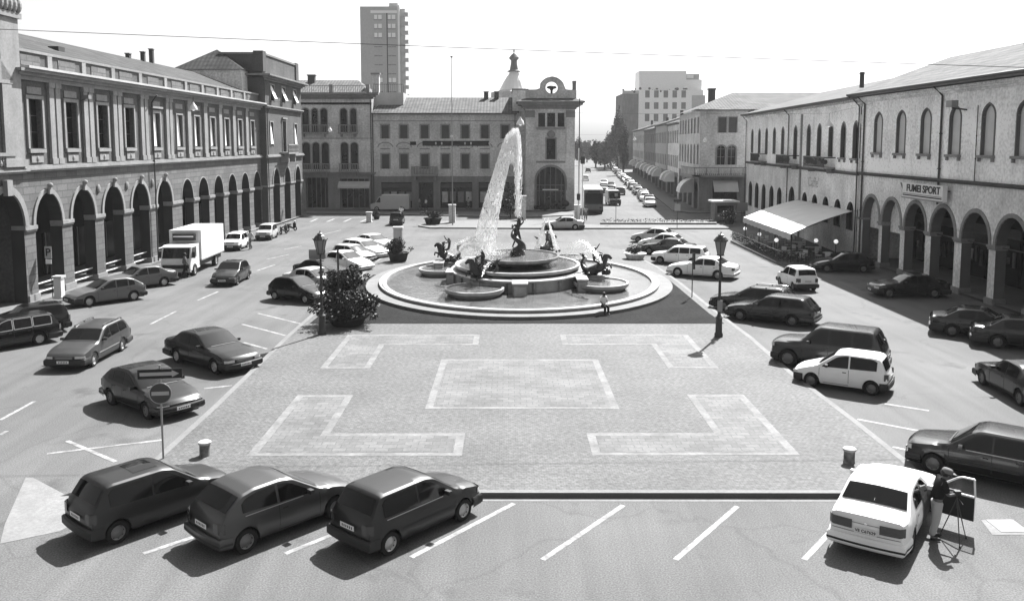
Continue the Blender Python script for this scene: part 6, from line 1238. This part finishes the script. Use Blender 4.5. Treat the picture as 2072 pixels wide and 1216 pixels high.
for _ in range(700): t_ = R2.random(); drop(b, (jx(1047 - 3 * t_ + R2.gauss(0, 2.2)), R2.gauss(0, .07), jz(437 - 172 * t_)), .03, (0, 0, 1), 5)
b.build('main_jet', ft)
def arc(p0, p1, zt, n, spread=.12, name='water_arc'):
    b = MB(); a = Vector(p0); c = Vector(p1)
    for _ in range(n):
        t = R2.random(); p = a.lerp(c, t); p.z += (zt - max(a.z, c.z)) * 4 * t * (1 - t); s = spread * (.3 + t)
        p += Vector((R2.gauss(0, s), R2.gauss(0, s), R2.gauss(0, s * .8))); drop(b, p, R2.uniform(.012, .03), (c - a) + Vector((0, 0, (1 - 2 * t) * 3)), 3)
    b.build(name, ft)
def JP(px, py): return (jx(px), 0, jz(py))
def at(px, py, z): x, y = FP(px, py, z); return (x, y, z)
arc(at(905, 492 + 30, 1.9), at(1000, 520, z3), 3.1, 520, .14); arc(at(920, 520, 2.2), at(990, 525, z3), 3.0, 300, .10); arc(at(1215, 530, 2.3), at(1140, 530, z2), 3.5, 520, .14); arc(at(1218, 532, 2.3), at(1165, 532, z2), 3.0, 260, .12)
arc(at(975, 560, 1.9), at(1000, 535, z2), 2.3, 160, .08)
b = MB()
for _ in range(1500):
    t = R2.random(); w_ = .12 + .85 * t; p = at(1106, 508, 1.2); b_x = p[0] + R2.choice((-1, 1)) * w_ * R2.uniform(.55, 1.0); drop(b, (b_x, p[1] + R2.gauss(0, .25), 3.6 - 2.3 * t), R2.uniform(.012, .032), (0, 0, -1), 3)
b.build('spray_cone', ft)
b = MB()
for _ in range(900): drop(b, (jx(R2.gauss(985, 26)), R2.gauss(0, .8), z3 + abs(R2.gauss(0, .25))), R2.uniform(.012, .028), (R2.gauss(0, 1), 0, 1), 1.5)
b.build('splash', ft)
x, y = G(1221, 622, RZ); hx = atan2(-(x - fcx) * 0 - 1, .25)
person('person in white top sitting on the near rim of the fountain, back to the pool', x, y, RZ, radians(-70), SIT, 1.5, shirt='cloth_white', legs='cloth_black')
# ================================================================ greenery
def leaves(b, c, rad, n, sz, m='leaf', rnd=R, shell=.55):
    for _ in range(n):
        d = Vector((rnd.gauss(0, 1), rnd.gauss(0, 1), rnd.gauss(0, 1))).normalized(); r_ = rnd.uniform(shell, 1) ** .7
        p = Vector(c) + Vector((d.x * rad[0], d.y * rad[1], d.z * rad[2])) * r_; a = Vector((rnd.gauss(0, 1), rnd.gauss(0, 1), rnd.gauss(0, .6))).normalized(); u = a.orthogonal().normalized(); v = a.cross(u); s = sz * rnd.uniform(.6, 1.3)
        b.face([p - u * s, p - v * s * .5, p + u * s, p + v * s * .5], m)
def clumps(b, c, rad, k, n, sz, m='leaf', rnd=R, cs=.42):
    for _ in range(k):
        d = Vector((rnd.gauss(0, 1), rnd.gauss(0, 1), rnd.gauss(0, 1))).normalized() * rnd.uniform(.25, .8); q = Vector(c) + Vector((d.x * rad[0], d.y * rad[1], d.z * rad[2])); s = cs * rnd.uniform(.6, 1.25)
        leaves(b, q, (rad[0] * s, rad[1] * s, rad[2] * s), n, sz, m, rnd, .3)
def planter(label, x, y, z, pr, ph, rad, h, k, n, sz, flowers=0, cat='planter', m='terracotta', tall=False):
    p = thing('planter', label, cat, (x, y, z)); b = MB(); b.lathe([(pr * .72, 0), (pr * .80, .08), (pr * .95, ph * .8), (pr * 1.06, ph * .86), (pr * 1.06, ph), (pr * .9, ph), (pr * .88, ph - .06)], m, n=24); b.build('pot', p, smooth=40)
    b = MB()
    for _ in range(7):
        a = R.uniform(0, 2 * pi); b.tube([(0, 0, ph - .1), (cos(a) * rad * .4, sin(a) * rad * .4, ph + h * .35), (cos(a) * rad * .7, sin(a) * rad * .7, ph + h * .7)], [.03, .02, .008], 'bark', 5)
    b.build('stems', p); b = MB(); clumps(b, (0, 0, ph + h * .42), (rad, rad, h * .6), k, n, sz)
    if flowers: leaves(b, (0, 0, ph + h * .4), (rad * .95, rad * .95, h * .5), flowers, sz * 1.1, 'leaf_flower', R, .85)
    for _ in range(9 if rad > 1.3 else 3):
        a = R.uniform(0, 2 * pi); e_ = R.uniform(.95, 1.3) * rad; z = ph + h * R.uniform(.0, .75); b.tube([(cos(a) * rad * .5, sin(a) * rad * .5, z), (cos(a) * e_, sin(a) * e_, z + .15)], .012, 'bark', 4); leaves(b, (cos(a) * e_, sin(a) * e_, z + .15), (.3, .3, .2), 45, sz, 'leaf', R, .1)
    b.build('foliage', p); return p
a = G(703, 662); planter('large dark planter with a big spreading flowering shrub beside the left lantern post', a[0], a[1], ISL, 1.0, .45, 1.55, 1.35, 58, 130, .085, 60)
a = G(694, 604); planter('bushy planter just beyond the big flowering shrub, leaves over its rim', a[0], a[1], ISL, .9, .45, 1.5, 1.3, 40, 130, .08, 20)
a = G(806, 532); planter('round planter with upright shrub in front of the stone pillar', a[0], a[1], ISL, .8, .7, .85, 1.1, 22, 110, .07, 10)
a = G(1285, 527); planter('low wide planter with clipped dark shrubs right of the fountain', a[0], a[1], ISL, .85, .45, .68, .55, 16, 130, .05, 0, m='stone_post')
a = G(876, 456); planter('tub with dark shrubs on the far traffic island left of the water jet', a[0], a[1], .14, 1.0, .7, 1.15, .8, 16, 90, .09)
a = G(1475, 456); planter('planter with pale flowers behind the right lantern post', a[0], a[1], .14, .6, .6, .9, 1.3, 14, 90, .09, 50)
a = G(762, 444); planter('small shrub pot beside the short white post at the back left', a[0], a[1], 0, .4, .4, .55, .8, 8, 80, .07)
def tree(label, x, y, h, rad, crown_h, k, n, sz, m='leaf', trunk=.2, conical=False, group=None, name='broadleaf_tree'):
    t = thing(name, label, 'tree', (x, y, 0), R.uniform(0, 6), group); b = MB(); base = h - crown_h
    b.tube([(0, 0, 0), (.05, .02, base), (0, .1, h * .75)], [trunk, trunk * .75, trunk * .25], 'bark', 8)
    for _ in range(6): a = R.uniform(0, 6.28); z = base + R.random() * crown_h * .4; b.tube([(0, 0, z), (cos(a) * rad * .6, sin(a) * rad * .6, z + crown_h * .3)], [trunk * .4, trunk * .1], 'bark', 5)
    b.build('trunk', t); b = MB()
    if conical:
        for i in range(k): f = i / k; z = base + crown_h * f; rr = rad * (1 - f) ** .8 + .3; a = R.uniform(0, 6.28); d = R.uniform(.2, .8) * rr; leaves(b, (cos(a) * d, sin(a) * d, z), (rr * .6, rr * .6, crown_h / k * 3), n, sz, m, R, .2)
    else: clumps(b, (0, 0, base + crown_h * .5), (rad, rad, crown_h * .5), k, n, sz, m)
    b.build('crown', t); return t
def TX(px, Y): return XY_(px, Y)
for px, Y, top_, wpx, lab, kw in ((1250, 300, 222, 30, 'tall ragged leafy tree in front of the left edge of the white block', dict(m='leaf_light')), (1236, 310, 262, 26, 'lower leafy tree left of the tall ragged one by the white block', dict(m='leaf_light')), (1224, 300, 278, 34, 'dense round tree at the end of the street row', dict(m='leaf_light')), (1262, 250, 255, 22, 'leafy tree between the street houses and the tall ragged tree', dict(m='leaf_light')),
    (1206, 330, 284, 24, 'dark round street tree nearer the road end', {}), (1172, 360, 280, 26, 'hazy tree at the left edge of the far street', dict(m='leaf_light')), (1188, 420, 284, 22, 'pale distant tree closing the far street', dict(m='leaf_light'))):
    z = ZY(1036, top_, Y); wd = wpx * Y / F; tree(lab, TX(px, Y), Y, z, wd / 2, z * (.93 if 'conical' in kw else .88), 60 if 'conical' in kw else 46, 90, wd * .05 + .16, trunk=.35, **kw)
b = MB(); 
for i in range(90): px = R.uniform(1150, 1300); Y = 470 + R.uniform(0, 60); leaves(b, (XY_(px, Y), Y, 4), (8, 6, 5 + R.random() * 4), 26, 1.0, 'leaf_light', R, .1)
o = b.build('far_woodland'); o['kind'] = 'stuff'
bd = MB(); 
for i in range(46): a = G(1222 + i * 4.9, 452.5); leaves(bd, (a[0], a[1], .30), (.4, .5, .16 + .2 * R.random()), 26, .07, 'leaf')
o = bd.build('bed_planting'); o['kind'] = 'stuff'
b = MB(); leaves(b, (0, 0, 2.2), (1.3, 1.3, 2.1), 900, .12, 'leaf', R, .2); b.tube([(0, 0, 0), (0, 0, 1.5)], .09, 'bark'); a = G(1033, 446); t = thing('broadleaf_tree', 'small round dark tree behind the falling water of the fountain', 'tree', (a[0], a[1] + 2, .1)); b.build('crown', t)
# ================================================================ street furniture
def lantern(label, px, py, ptop, bank=0):
    a = G(px, py, ISL); H_ = ZY(px, ptop, a[1]) - ISL; t = thing('street_lantern', label, 'street lamp', (a[0], a[1], ISL))
    b = MB(); b.lathe([(.20, 0), (.20, .15), (.16, .2), (.15, .85), (.18, .92), (.10, 1.0), (.075, 1.1), (.055, H_ - 1.6), (.09, H_ - 1.55), (.05, H_ - 1.48), (.045, H_ - 1.08)], 'metal_dark', n=14); b.tube([(-.16, 0, H_ - 1.42), (.16, 0, H_ - 1.42)], .018, 'metal_dark', 6); b.build('post', t, smooth=40)
    z0 = H_ - 1.05; z1 = H_ - .42; r0, r1 = .15, .29; b = MB()
    for k in range(6):
        a0, a1 = 2 * pi * k / 6 + .2, 2 * pi * (k + 1) / 6 + .2
        b.face([(r0 * cos(a0), r0 * sin(a0), z0), (r0 * cos(a1), r0 * sin(a1), z0), (r1 * cos(a1), r1 * sin(a1), z1), (r1 * cos(a0), r1 * sin(a0), z1)], 'lamp_glass')
    b.build('lamp_glass', t); b = MB()
    for k in range(6): a0 = 2 * pi * k / 6 + .2; b.tube([(r0 * cos(a0), r0 * sin(a0), z0), (r1 * cos(a0), r1 * sin(a0), z1)], .016, 'metal_dark', 5)
    b.lathe([(r0 + .03, z0 - .05), (r0 + .03, z0)], 'metal_dark', n=6); b.lathe([(r1 + .05, z1), (r1 + .05, z1 + .04), (.22, z1 + .2), (.13, z1 + .26), (.15, z1 + .30), (.03, z1 + .36), (.02, z1 + .44)], 'metal_dark', n=12)
    for k in range(6): a0 = 2 * pi * k / 6 + .2; b.ball(((r1 + .05) * cos(a0), (r1 + .05) * sin(a0), z1 + .06), .03, 'metal_dark', 5, 4)
    b.build('lamp_cage', t); return t
mat('lamp_glass', .16, .2, .5, alpha=.8)
lantern('black cast iron lantern post beside the big shrub planter left of the fountain', 652, 676, 468); o = lantern('black cast iron lantern post standing alone at the right corner of the fountain paving', 1454, 681, 470)
b = MB(); b.box(-.12, .12, -.13, -.10, 1.2, 1.75, 'metal_grey'); b.build('small_plate', o)
# no entry and arrow sign
a = G(331, 936); s = thing('no_entry_sign', 'round no entry sign under an arrow panel on a slim post at the island corner', 'road sign', (a[0], a[1], 0), radians(8)); zz = lambda p: ZY(325, p, a[1])
b = MB(); b.tube([(0, 0, 0), (0, 0, zz(738))], .03, 'metal_grey'); b.build('post', s)
b = MB(); zc = zz(795); r_ = .31; b.face([(r_ * cos(2 * pi * k / 32), -.045, zc + r_ * sin(2 * pi * k / 32)) for k in range(32)], 'sign_face'); b.face([((r_ - .02) * cos(2 * pi * k / 32), -.048, zc + (r_ - .02) * sin(2 * pi * k / 32)) for k in range(32)], 'sign_red'); b.grid([[(r_ * cos(2 * pi * k / 32), y, zc + r_ * sin(2 * pi * k / 32)) for k in range(32)] for y in (-.045, -.03)], 'metal_grey', close=True); b.box(-.24, .24, -.053, -.049, zc - .055, zc + .055, 'sign_face'); b.build('no_entry_disc', s)
b = MB(); z0, z1 = zz(765), zz(746); zm = (z0 + z1) / 2; w0, w1 = -.60, .62; b.box(w0, w1, -.05, -.03, z0, z1, 'sign_black'); hh_ = (z1 - z0) / 2
b.box(w0 + .06, .34, -.056, -.0501, zm - hh_ * .36, zm + hh_ * .36, 'sign_face'); b.face([(.34, -.056, zm - hh_ * .75), (.54, -.056, zm), (.34, -.056, zm + hh_ * .75)], 'sign_face'); b.build('arrow_panel', s)
def simple_sign(label, px, py, top_, panel, name='road_sign', z=0.0, cat='road sign', rz=0):
    a = G(px, py, z); s = thing(name, label, cat, (a[0], a[1], z), rz); k = a[1] / F; b = MB(); zt = ZY(px, top_, a[1]) - z; b.tube([(0, 0, 0), (0, 0, zt)], .03, 'metal_dark', 6); b.build('post', s)
    for (x0, x1, y0, y1, m) in panel: b = MB(); b.box((x0 - px) * k, (x1 - px) * k, -.05, -.031, ZY(px, y1, a[1]) - z, ZY(px, y0, a[1]) - z, m); b.build('panel', s)
    return s, a
sg_, a = simple_sign('blue parking P sign on a post in front of the left arcade piers', 107, 603, 499, [(96, 110, 499, 523, 'sign_face'), (97, 109, 525, 534, 'sign_white')], z=.16)
text_mesh('letter', 'P', .62, 'sign_black', sg_, (0 - .12 - .0, -.06, ZY(104, 511, a[1]) - .16), (pi / 2, 0, 0), .004, .01)
simple_sign('thin dark sign pole edge-on between the left row cars and the shrub planters', 686, 615, 505, [(684, 688, 505, 545, 'metal_dark')]); simple_sign('thin sign pole with edge-on plate at the right side of the fountain', 1400, 606, 512, [(1401, 1405, 512, 545, 'metal_dark')])
simple_sign('grey sign board seen from behind beyond the left lantern', 642, 560, 505, [(626, 660, 505, 524, 'metal_grey')])
def pillar(label, px, py, top_, wpx, m='stone_post', cap=True, z=0.0, name='stone_pillar', cat='pillar'):
    a = G(px, py, z); w_ = wpx * a[1] / F / 2; h = ZY(px, top_, a[1]) - z; t = thing(name, label, cat, (a[0], a[1], z)); b = MB(); b.box(-w_, w_, -w_, w_, .12, h - .12, m); b.box(-w_ - .05, w_ + .05, -w_ - .05, w_ + .05, 0, .12, m); b.build('shaft', t)
    b = MB(); b.box(-w_ - .07, w_ + .07, -w_ - .07, w_ + .07, h - .119, h, 'pale_trim' if cap else m); b.build('cap', t); return t
pillar('square stone pillar with pale cap behind the round planter', 806, 508, 459, 17, 'metal_grey', name='information_pillar'); pillar('tall white square pillar on the far traffic island', 915, 453, 414, 13, 'stone_post'); pillar('short white post at the back left of the square', 747, 450, 429, 10, 'stone_post')
pillar('white cylinder-like ticket machine beside the parking sign', 121, 604, 558, 15, 'paint_offwhite', z=.16, name='ticket_machine', cat='parking meter'); pillar('pale pillar under the traffic lights by the gabled tower', 1168, 446, 415, 11, 'stone_post'); pillar('grey pillar at the foot of the falling jet behind the fountain', 1059, 447, 396, 10, 'stone_post')
mat('terracotta_grey', .16, .85, .2, var=.5, vscale=6)
def barrel(label, px, py, rz):
    a = G(px, py, ISL); t = thing('stone_bollard', label, 'bollard', (a[0], a[1], ISL), rz); b = MB(); b.lathe([(.17, 0), (.155, .04), (.15, .33), (.16, .34)], 'terracotta_grey', n=18); b.build('shaft', t, smooth=40)
    b = MB(); b.lathe([(.17, .34), (.185, .36), (.185, .41), (.155, .43)], 'pale_trim', n=18); b.build('cap', t, smooth=40)
mat('bollard', .2, .8, .2, var=.3)
barrel('squat stone bollard with pale worn cap at the left front of the paving', 415, 921, 0); barrel('squat stone bollard with pale cap at the right front, near the white saloon', 1718, 935, 1)
# traffic light poles and mast by the tower
a = G(1170, 447); t = thing('traffic_light', 'traffic light on a pale pole in front of the gabled tower corner', 'traffic light', (a[0], a[1], 0)); b = MB(); k = a[1] / F; zt = ZY(1170, 300, a[1]); b.tube([(0, 0, 0), (0, 0, zt)], .07, 'paint_white'); b.build('pole', t); b = MB(); b.box(-.2, .2, -.25, -.08, ZY(1170, 405, a[1]), ZY(1170, 392, a[1]), 'metal_dark'); b.build('signal_head', t)
a = G(1178, 447); t = thing('traffic_light', 'second traffic light with high signal head beside the bus', 'traffic light', (a[0], a[1], 0)); b = MB(); b.tube([(0, 0, 0), (0, 0, ZY(1170, 331, a[1]))], .06, 'paint_white'); b.build('pole', t); b = MB(); b.box(-.25, .25, -.25, -.07, ZY(1170, 332, a[1]), ZY(1170, 317, a[1]), 'metal_dark'); b.build('signal_head', t)
a = G(1171, 440); t = thing('tall_mast', 'tall thin dark mast rising beside the gabled tower', 'mast', (a[0], a[1], 0)); b = MB(); b.tube([(0, 0, 0), (0, 0, ZY(1170, 200, a[1]))], .06, 'metal_dark', 6); b.build('pole', t)
a = G(916, 458); t = thing('flag_mast', 'tall slender flagpole left of the water jet, taller than the long house roof', 'flagpole', (a[0], a[1], .14)); b = MB(); b.tube([(0, 0, 0), (0, 0, ZY(916, 118, a[1]))], [.07, .03], 'metal_grey', 6); b.ball((0, 0, ZY(916, 118, a[1])), .14, 'metal_grey'); b.build('pole', t)
s, a = simple_sign('dark post with a small lit clock-like box and flat hood on the far island', 1370, 462, 405, [(1364, 1376, 413, 427, 'sign_face'), (1362, 1378, 404, 409, 'metal_dark')], name='information_post', z=.14); a = G(1246, 452); 
simple_sign('thin sign pole in the planted bed in front of the delivery van', 1246, 452, 392, [(1243, 1249, 392, 398, 'metal_grey')], z=.18)
simple_sign('tilted grey sign board above the cafe awning corner', 1500, 452, 410, [(1490, 1512, 410, 427, 'metal_grey')], name='notice_board', cat='sign')
a = G(1467, 449); t = thing('newspaper_kiosk', 'small dark kiosk with white flat roof beyond the right lantern', 'kiosk', (a[0], a[1], .14)); w_ = 1.25; h = ZY(1467, 412, a[1]); b = MB(); b.box(-w_, w_, 0, 2, 0, h, 'plaster_dark'); b.build('cabin', t); b = MB(); b.box(-w_ - .3, w_ + .3, -.5, 2.3, h, h + .18, 'paint_white'); b.build('roof', t); b = MB(); b.box(-w_ + .3, w_ - .3, -.02, -.002, .9, h - .4, 'window_dark'); b.build('window', t)
# cafe terrace: fence, globes, tables and chairs
f0, f1, f2 = G(1478, 490), G(1570, 534), G(1640, 541)
fn = thing('terrace_fence', 'low flower box fence round the cafe terrace', 'fence', (0, 0, 0))
for p, q_ in ((f0, f1), (f1, f2)):
    P, Q = Vector(p), Vector(q_); d = (Q - P).normalized(); nn = Vector((-d.y, d.x)); L_ = (Q - P).length
    b = MB(); c = [P, Q, Q + nn * .35, P + nn * .35]; b.prism([(v.x, v.y) for v in c][::1], 0, .16, 'kerb_stone'); b.build('base', fn); b = MB()
    for i in range(int(L_ / .28)): u = P + d * i * .28 + nn * .17; b.box(u.x - .015, u.x + .015, u.y - .015, u.y + .015, .16, 1.0, 'metal_dark')
    b.tube([(P.x + nn.x * .17, P.y + nn.y * .17, 1.0), (Q.x + nn.x * .17, Q.y + nn.y * .17, 1.0)], .025, 'metal_dark', 6); b.build('railing', fn); b = MB()
    for i in range(int(L_ / .5)): u = P + d * (i * .5 + .2) + nn * .3; leaves(b, (u.x, u.y, .62), (.35, .35, .38), 70, .06, 'leaf'); leaves(b, (u.x, u.y, .75), (.35, .35, .3), 6, .05, 'leaf_flower')
    b.build('flower_boxes', fn)
globs = [G(1507, 480), G(1536, 497), G(1570, 520), G(1650, 520), G(1690, 530)]
for i, (a, py) in enumerate(zip(globs, (463, 474, 486, 487, 489))):
    z = 2.0; t = thing('globe_lamp', ['first white globe lamp on the terrace fence, at its far corner', 'second white globe lamp along the terrace fence', 'third white globe lamp, nearest corner of the terrace', 'globe lamp in the shade deep under the awning', 'rightmost globe lamp beside the downpipe under the awning'][i], 'lamp', (a[0], a[1], 0)); z = ZY(1500, py, a[1]); b = MB(); b.tube([(0, 0, 0), (0, 0, z)], .03, 'metal_dark', 6); b.build('post', t); b = MB(); b.ball((0, 0, z), .17, 'globe', 14, 10); b.build('globe', t, smooth=60)
def chair():
    o = thing('cafe_chair', 'pale cafe chair at a terrace table under the awning', 'chair', group='cafe chairs under the awning'); q = MB(); q.box(-.2, .2, -.2, .2, .43, .47, 'paint_offwhite'); q.build('seat', o); q = MB(); q.box(-.2, .2, .17, .2, .55, .88, 'paint_offwhite'); q.build('backrest', o); q = MB()
    for x in (-.18, .18):
        for y in (-.18, .18): q.tube([(x, y, 0), (x, y, .43 if y < 0 else .6)], .014, 'metal_grey', 5)
    q.build('legs', o); return o
def table():
    o = thing('cafe_table', 'round cafe table on the shaded terrace', 'table', group='cafe tables under the awning'); q = MB(); q.lathe([(.38, .71), (.38, .74)], 'paint_offwhite', n=18); q.build('table_top', o); q = MB(); q.lathe([(.2, 0), (.2, .03), (.03, .06), (.03, .71)], 'metal_dark', n=10); q.build('pedestal', o); return o
c0, t0 = chair(), table(); first = True
for i in range(4):
    for j in range(2):
        x, y = 22.6 + j * 2.3 + R.uniform(-.2, .2), 66.8 + i * 3.6; o = t0 if first else copy_thing(t0, (x, y, 0), 0); o.location = (x, y, 0)
        for k in range(3):
            an = k * 2.1 + R.random(); p = (x + .72 * cos(an), y + .72 * sin(an), 0); cc = c0 if first else copy_thing(c0, p, an + pi / 2 + pi); cc.location = p; cc.rotation_euler = (0, 0, an - pi / 2); first = False
# overhead wires and hanging lamps
def wire(name, label, A, B, sag, r_, n=24):
    b = MB(); A, B = Vector(A), Vector(B); b.tube([tuple(A.lerp(B, i / n) + Vector((0, 0, -sag * 4 * (i / n) * (1 - i / n)))) for i in range(n + 1)], r_, 'metal_dark', 5); return tag(b.build(name), label, 'cable')
Yw = 34.0
wire('overhead_cable', 'long thin cable crossing the sky above the whole square', (XY_(-120, Yw), Yw, ZY(-120, 54, Yw)), (XY_(2180, Yw), Yw, ZY(2180, 141, Yw)), .06, .012)
def hang(label, px, py, Y, s=1.0):
    x = XY_(px, Y); z = ZY(px, py, Y); t = thing('hanging_lamp', label, 'lamp', (x, Y, z)); b = MB(); b.lathe([(.30 * s, -.28 * s), (.31 * s, -.22 * s), (.24 * s, .02), (.12 * s, .16 * s), (.07 * s, .28 * s), (.05 * s, .36 * s)], 'paint_white', n=18, cap=False); b.build('shade', t, smooth=40); b = MB(); b.ball((0, 0, -.2 * s), .14 * s, 'globe'); b.build('bulb', t); b = MB(); b.tube([(0, 0, .3 * s), (0, 0, .75 * s)], .015, 'metal_dark', 5); b.build('hook', t); return (x, Y, z + .75 * s)
ys = 66.
p1 = hang('white bell shaped lamp hanging in front of the palace windows', 394, 216, ys, .95); p2 = hang('white bell shaped lamp hanging over the fountain jet', 1053, 246, ys, .95); p3 = hang('white bell shaped lamp hanging in front of the cafe building', 1676, 249, ys, .95)
wire('lamp_wire', 'thin wire from the left palace to the first hanging lamp and the jet lamp', p1, p2, .1, .006); wire('lamp_wire', 'thin wire from the jet lamp to the lamp before the cafe building', p2, p3, .1, .006); wire('lamp_wire', 'short wire tying the palace lamp to the palace wall', (-27.2, ys, 12.2), p1, .0, .006); wire('lamp_wire', 'short wire tying the cafe lamp to the shop building wall', p3, (27.6, ys, 12.2), .0, .006)
q1 = hang('small hanging lamp in front of the corner palazzo', 668, 262, 108, .9); q2 = hang('small hanging lamp in front of the street corner palazzo', 1426, 283, 112, .9); hang('tiny hanging lamp over the shops before the long house window', 914, 275, 112, .6); hang('tiny hanging lamp above the street awnings', 1284, 281, 150, 1.0)
wire('lamp_wire', 'faint wire across the back of the square holding two small lamps', (XY_(612, 107), 107, q1[2] + .3), (XY_(1440, 113), 113, q2[2] + .2), .8, .006)
# building flank behind right arcade, far infill of the horizon
b = MB()
for i in range(60):
    Y = R.uniform(380, 600); x = R.uniform(-220, 260); 
    if abs(x - .089 * Y) < 40: continue
    leaves(b, (x, Y, 3), (12, 8, 6), 40, 1.6, 'leaf_light', R, .1)
o = b.build('distant_trees'); o['kind'] = 'stuff'
# ---------------------------------------------------------------- air: even pale haze round everything
hz = bpy.data.materials.new('haze'); hz.use_nodes = True; n_ = hz.node_tree; n_.nodes.remove(n_.nodes['Principled BSDF']); pv = n_.nodes.new('ShaderNodeVolumePrincipled'); pv.inputs['Color'].default_value = (.95, .95, .95, 1); pv.inputs['Density'].default_value = .00016; pv.inputs['Anisotropy'].default_value = .1
n_.links.new(pv.outputs[0], n_.nodes['Material Output'].inputs['Volume'])
MATS['haze'] = hz

b = MB(); b.box(-420, 520, -22, 1510, -1.2, 75, 'haze'); o = b.build('haze'); o['kind'] = 'stuff'; o.display_type = 'WIRE'
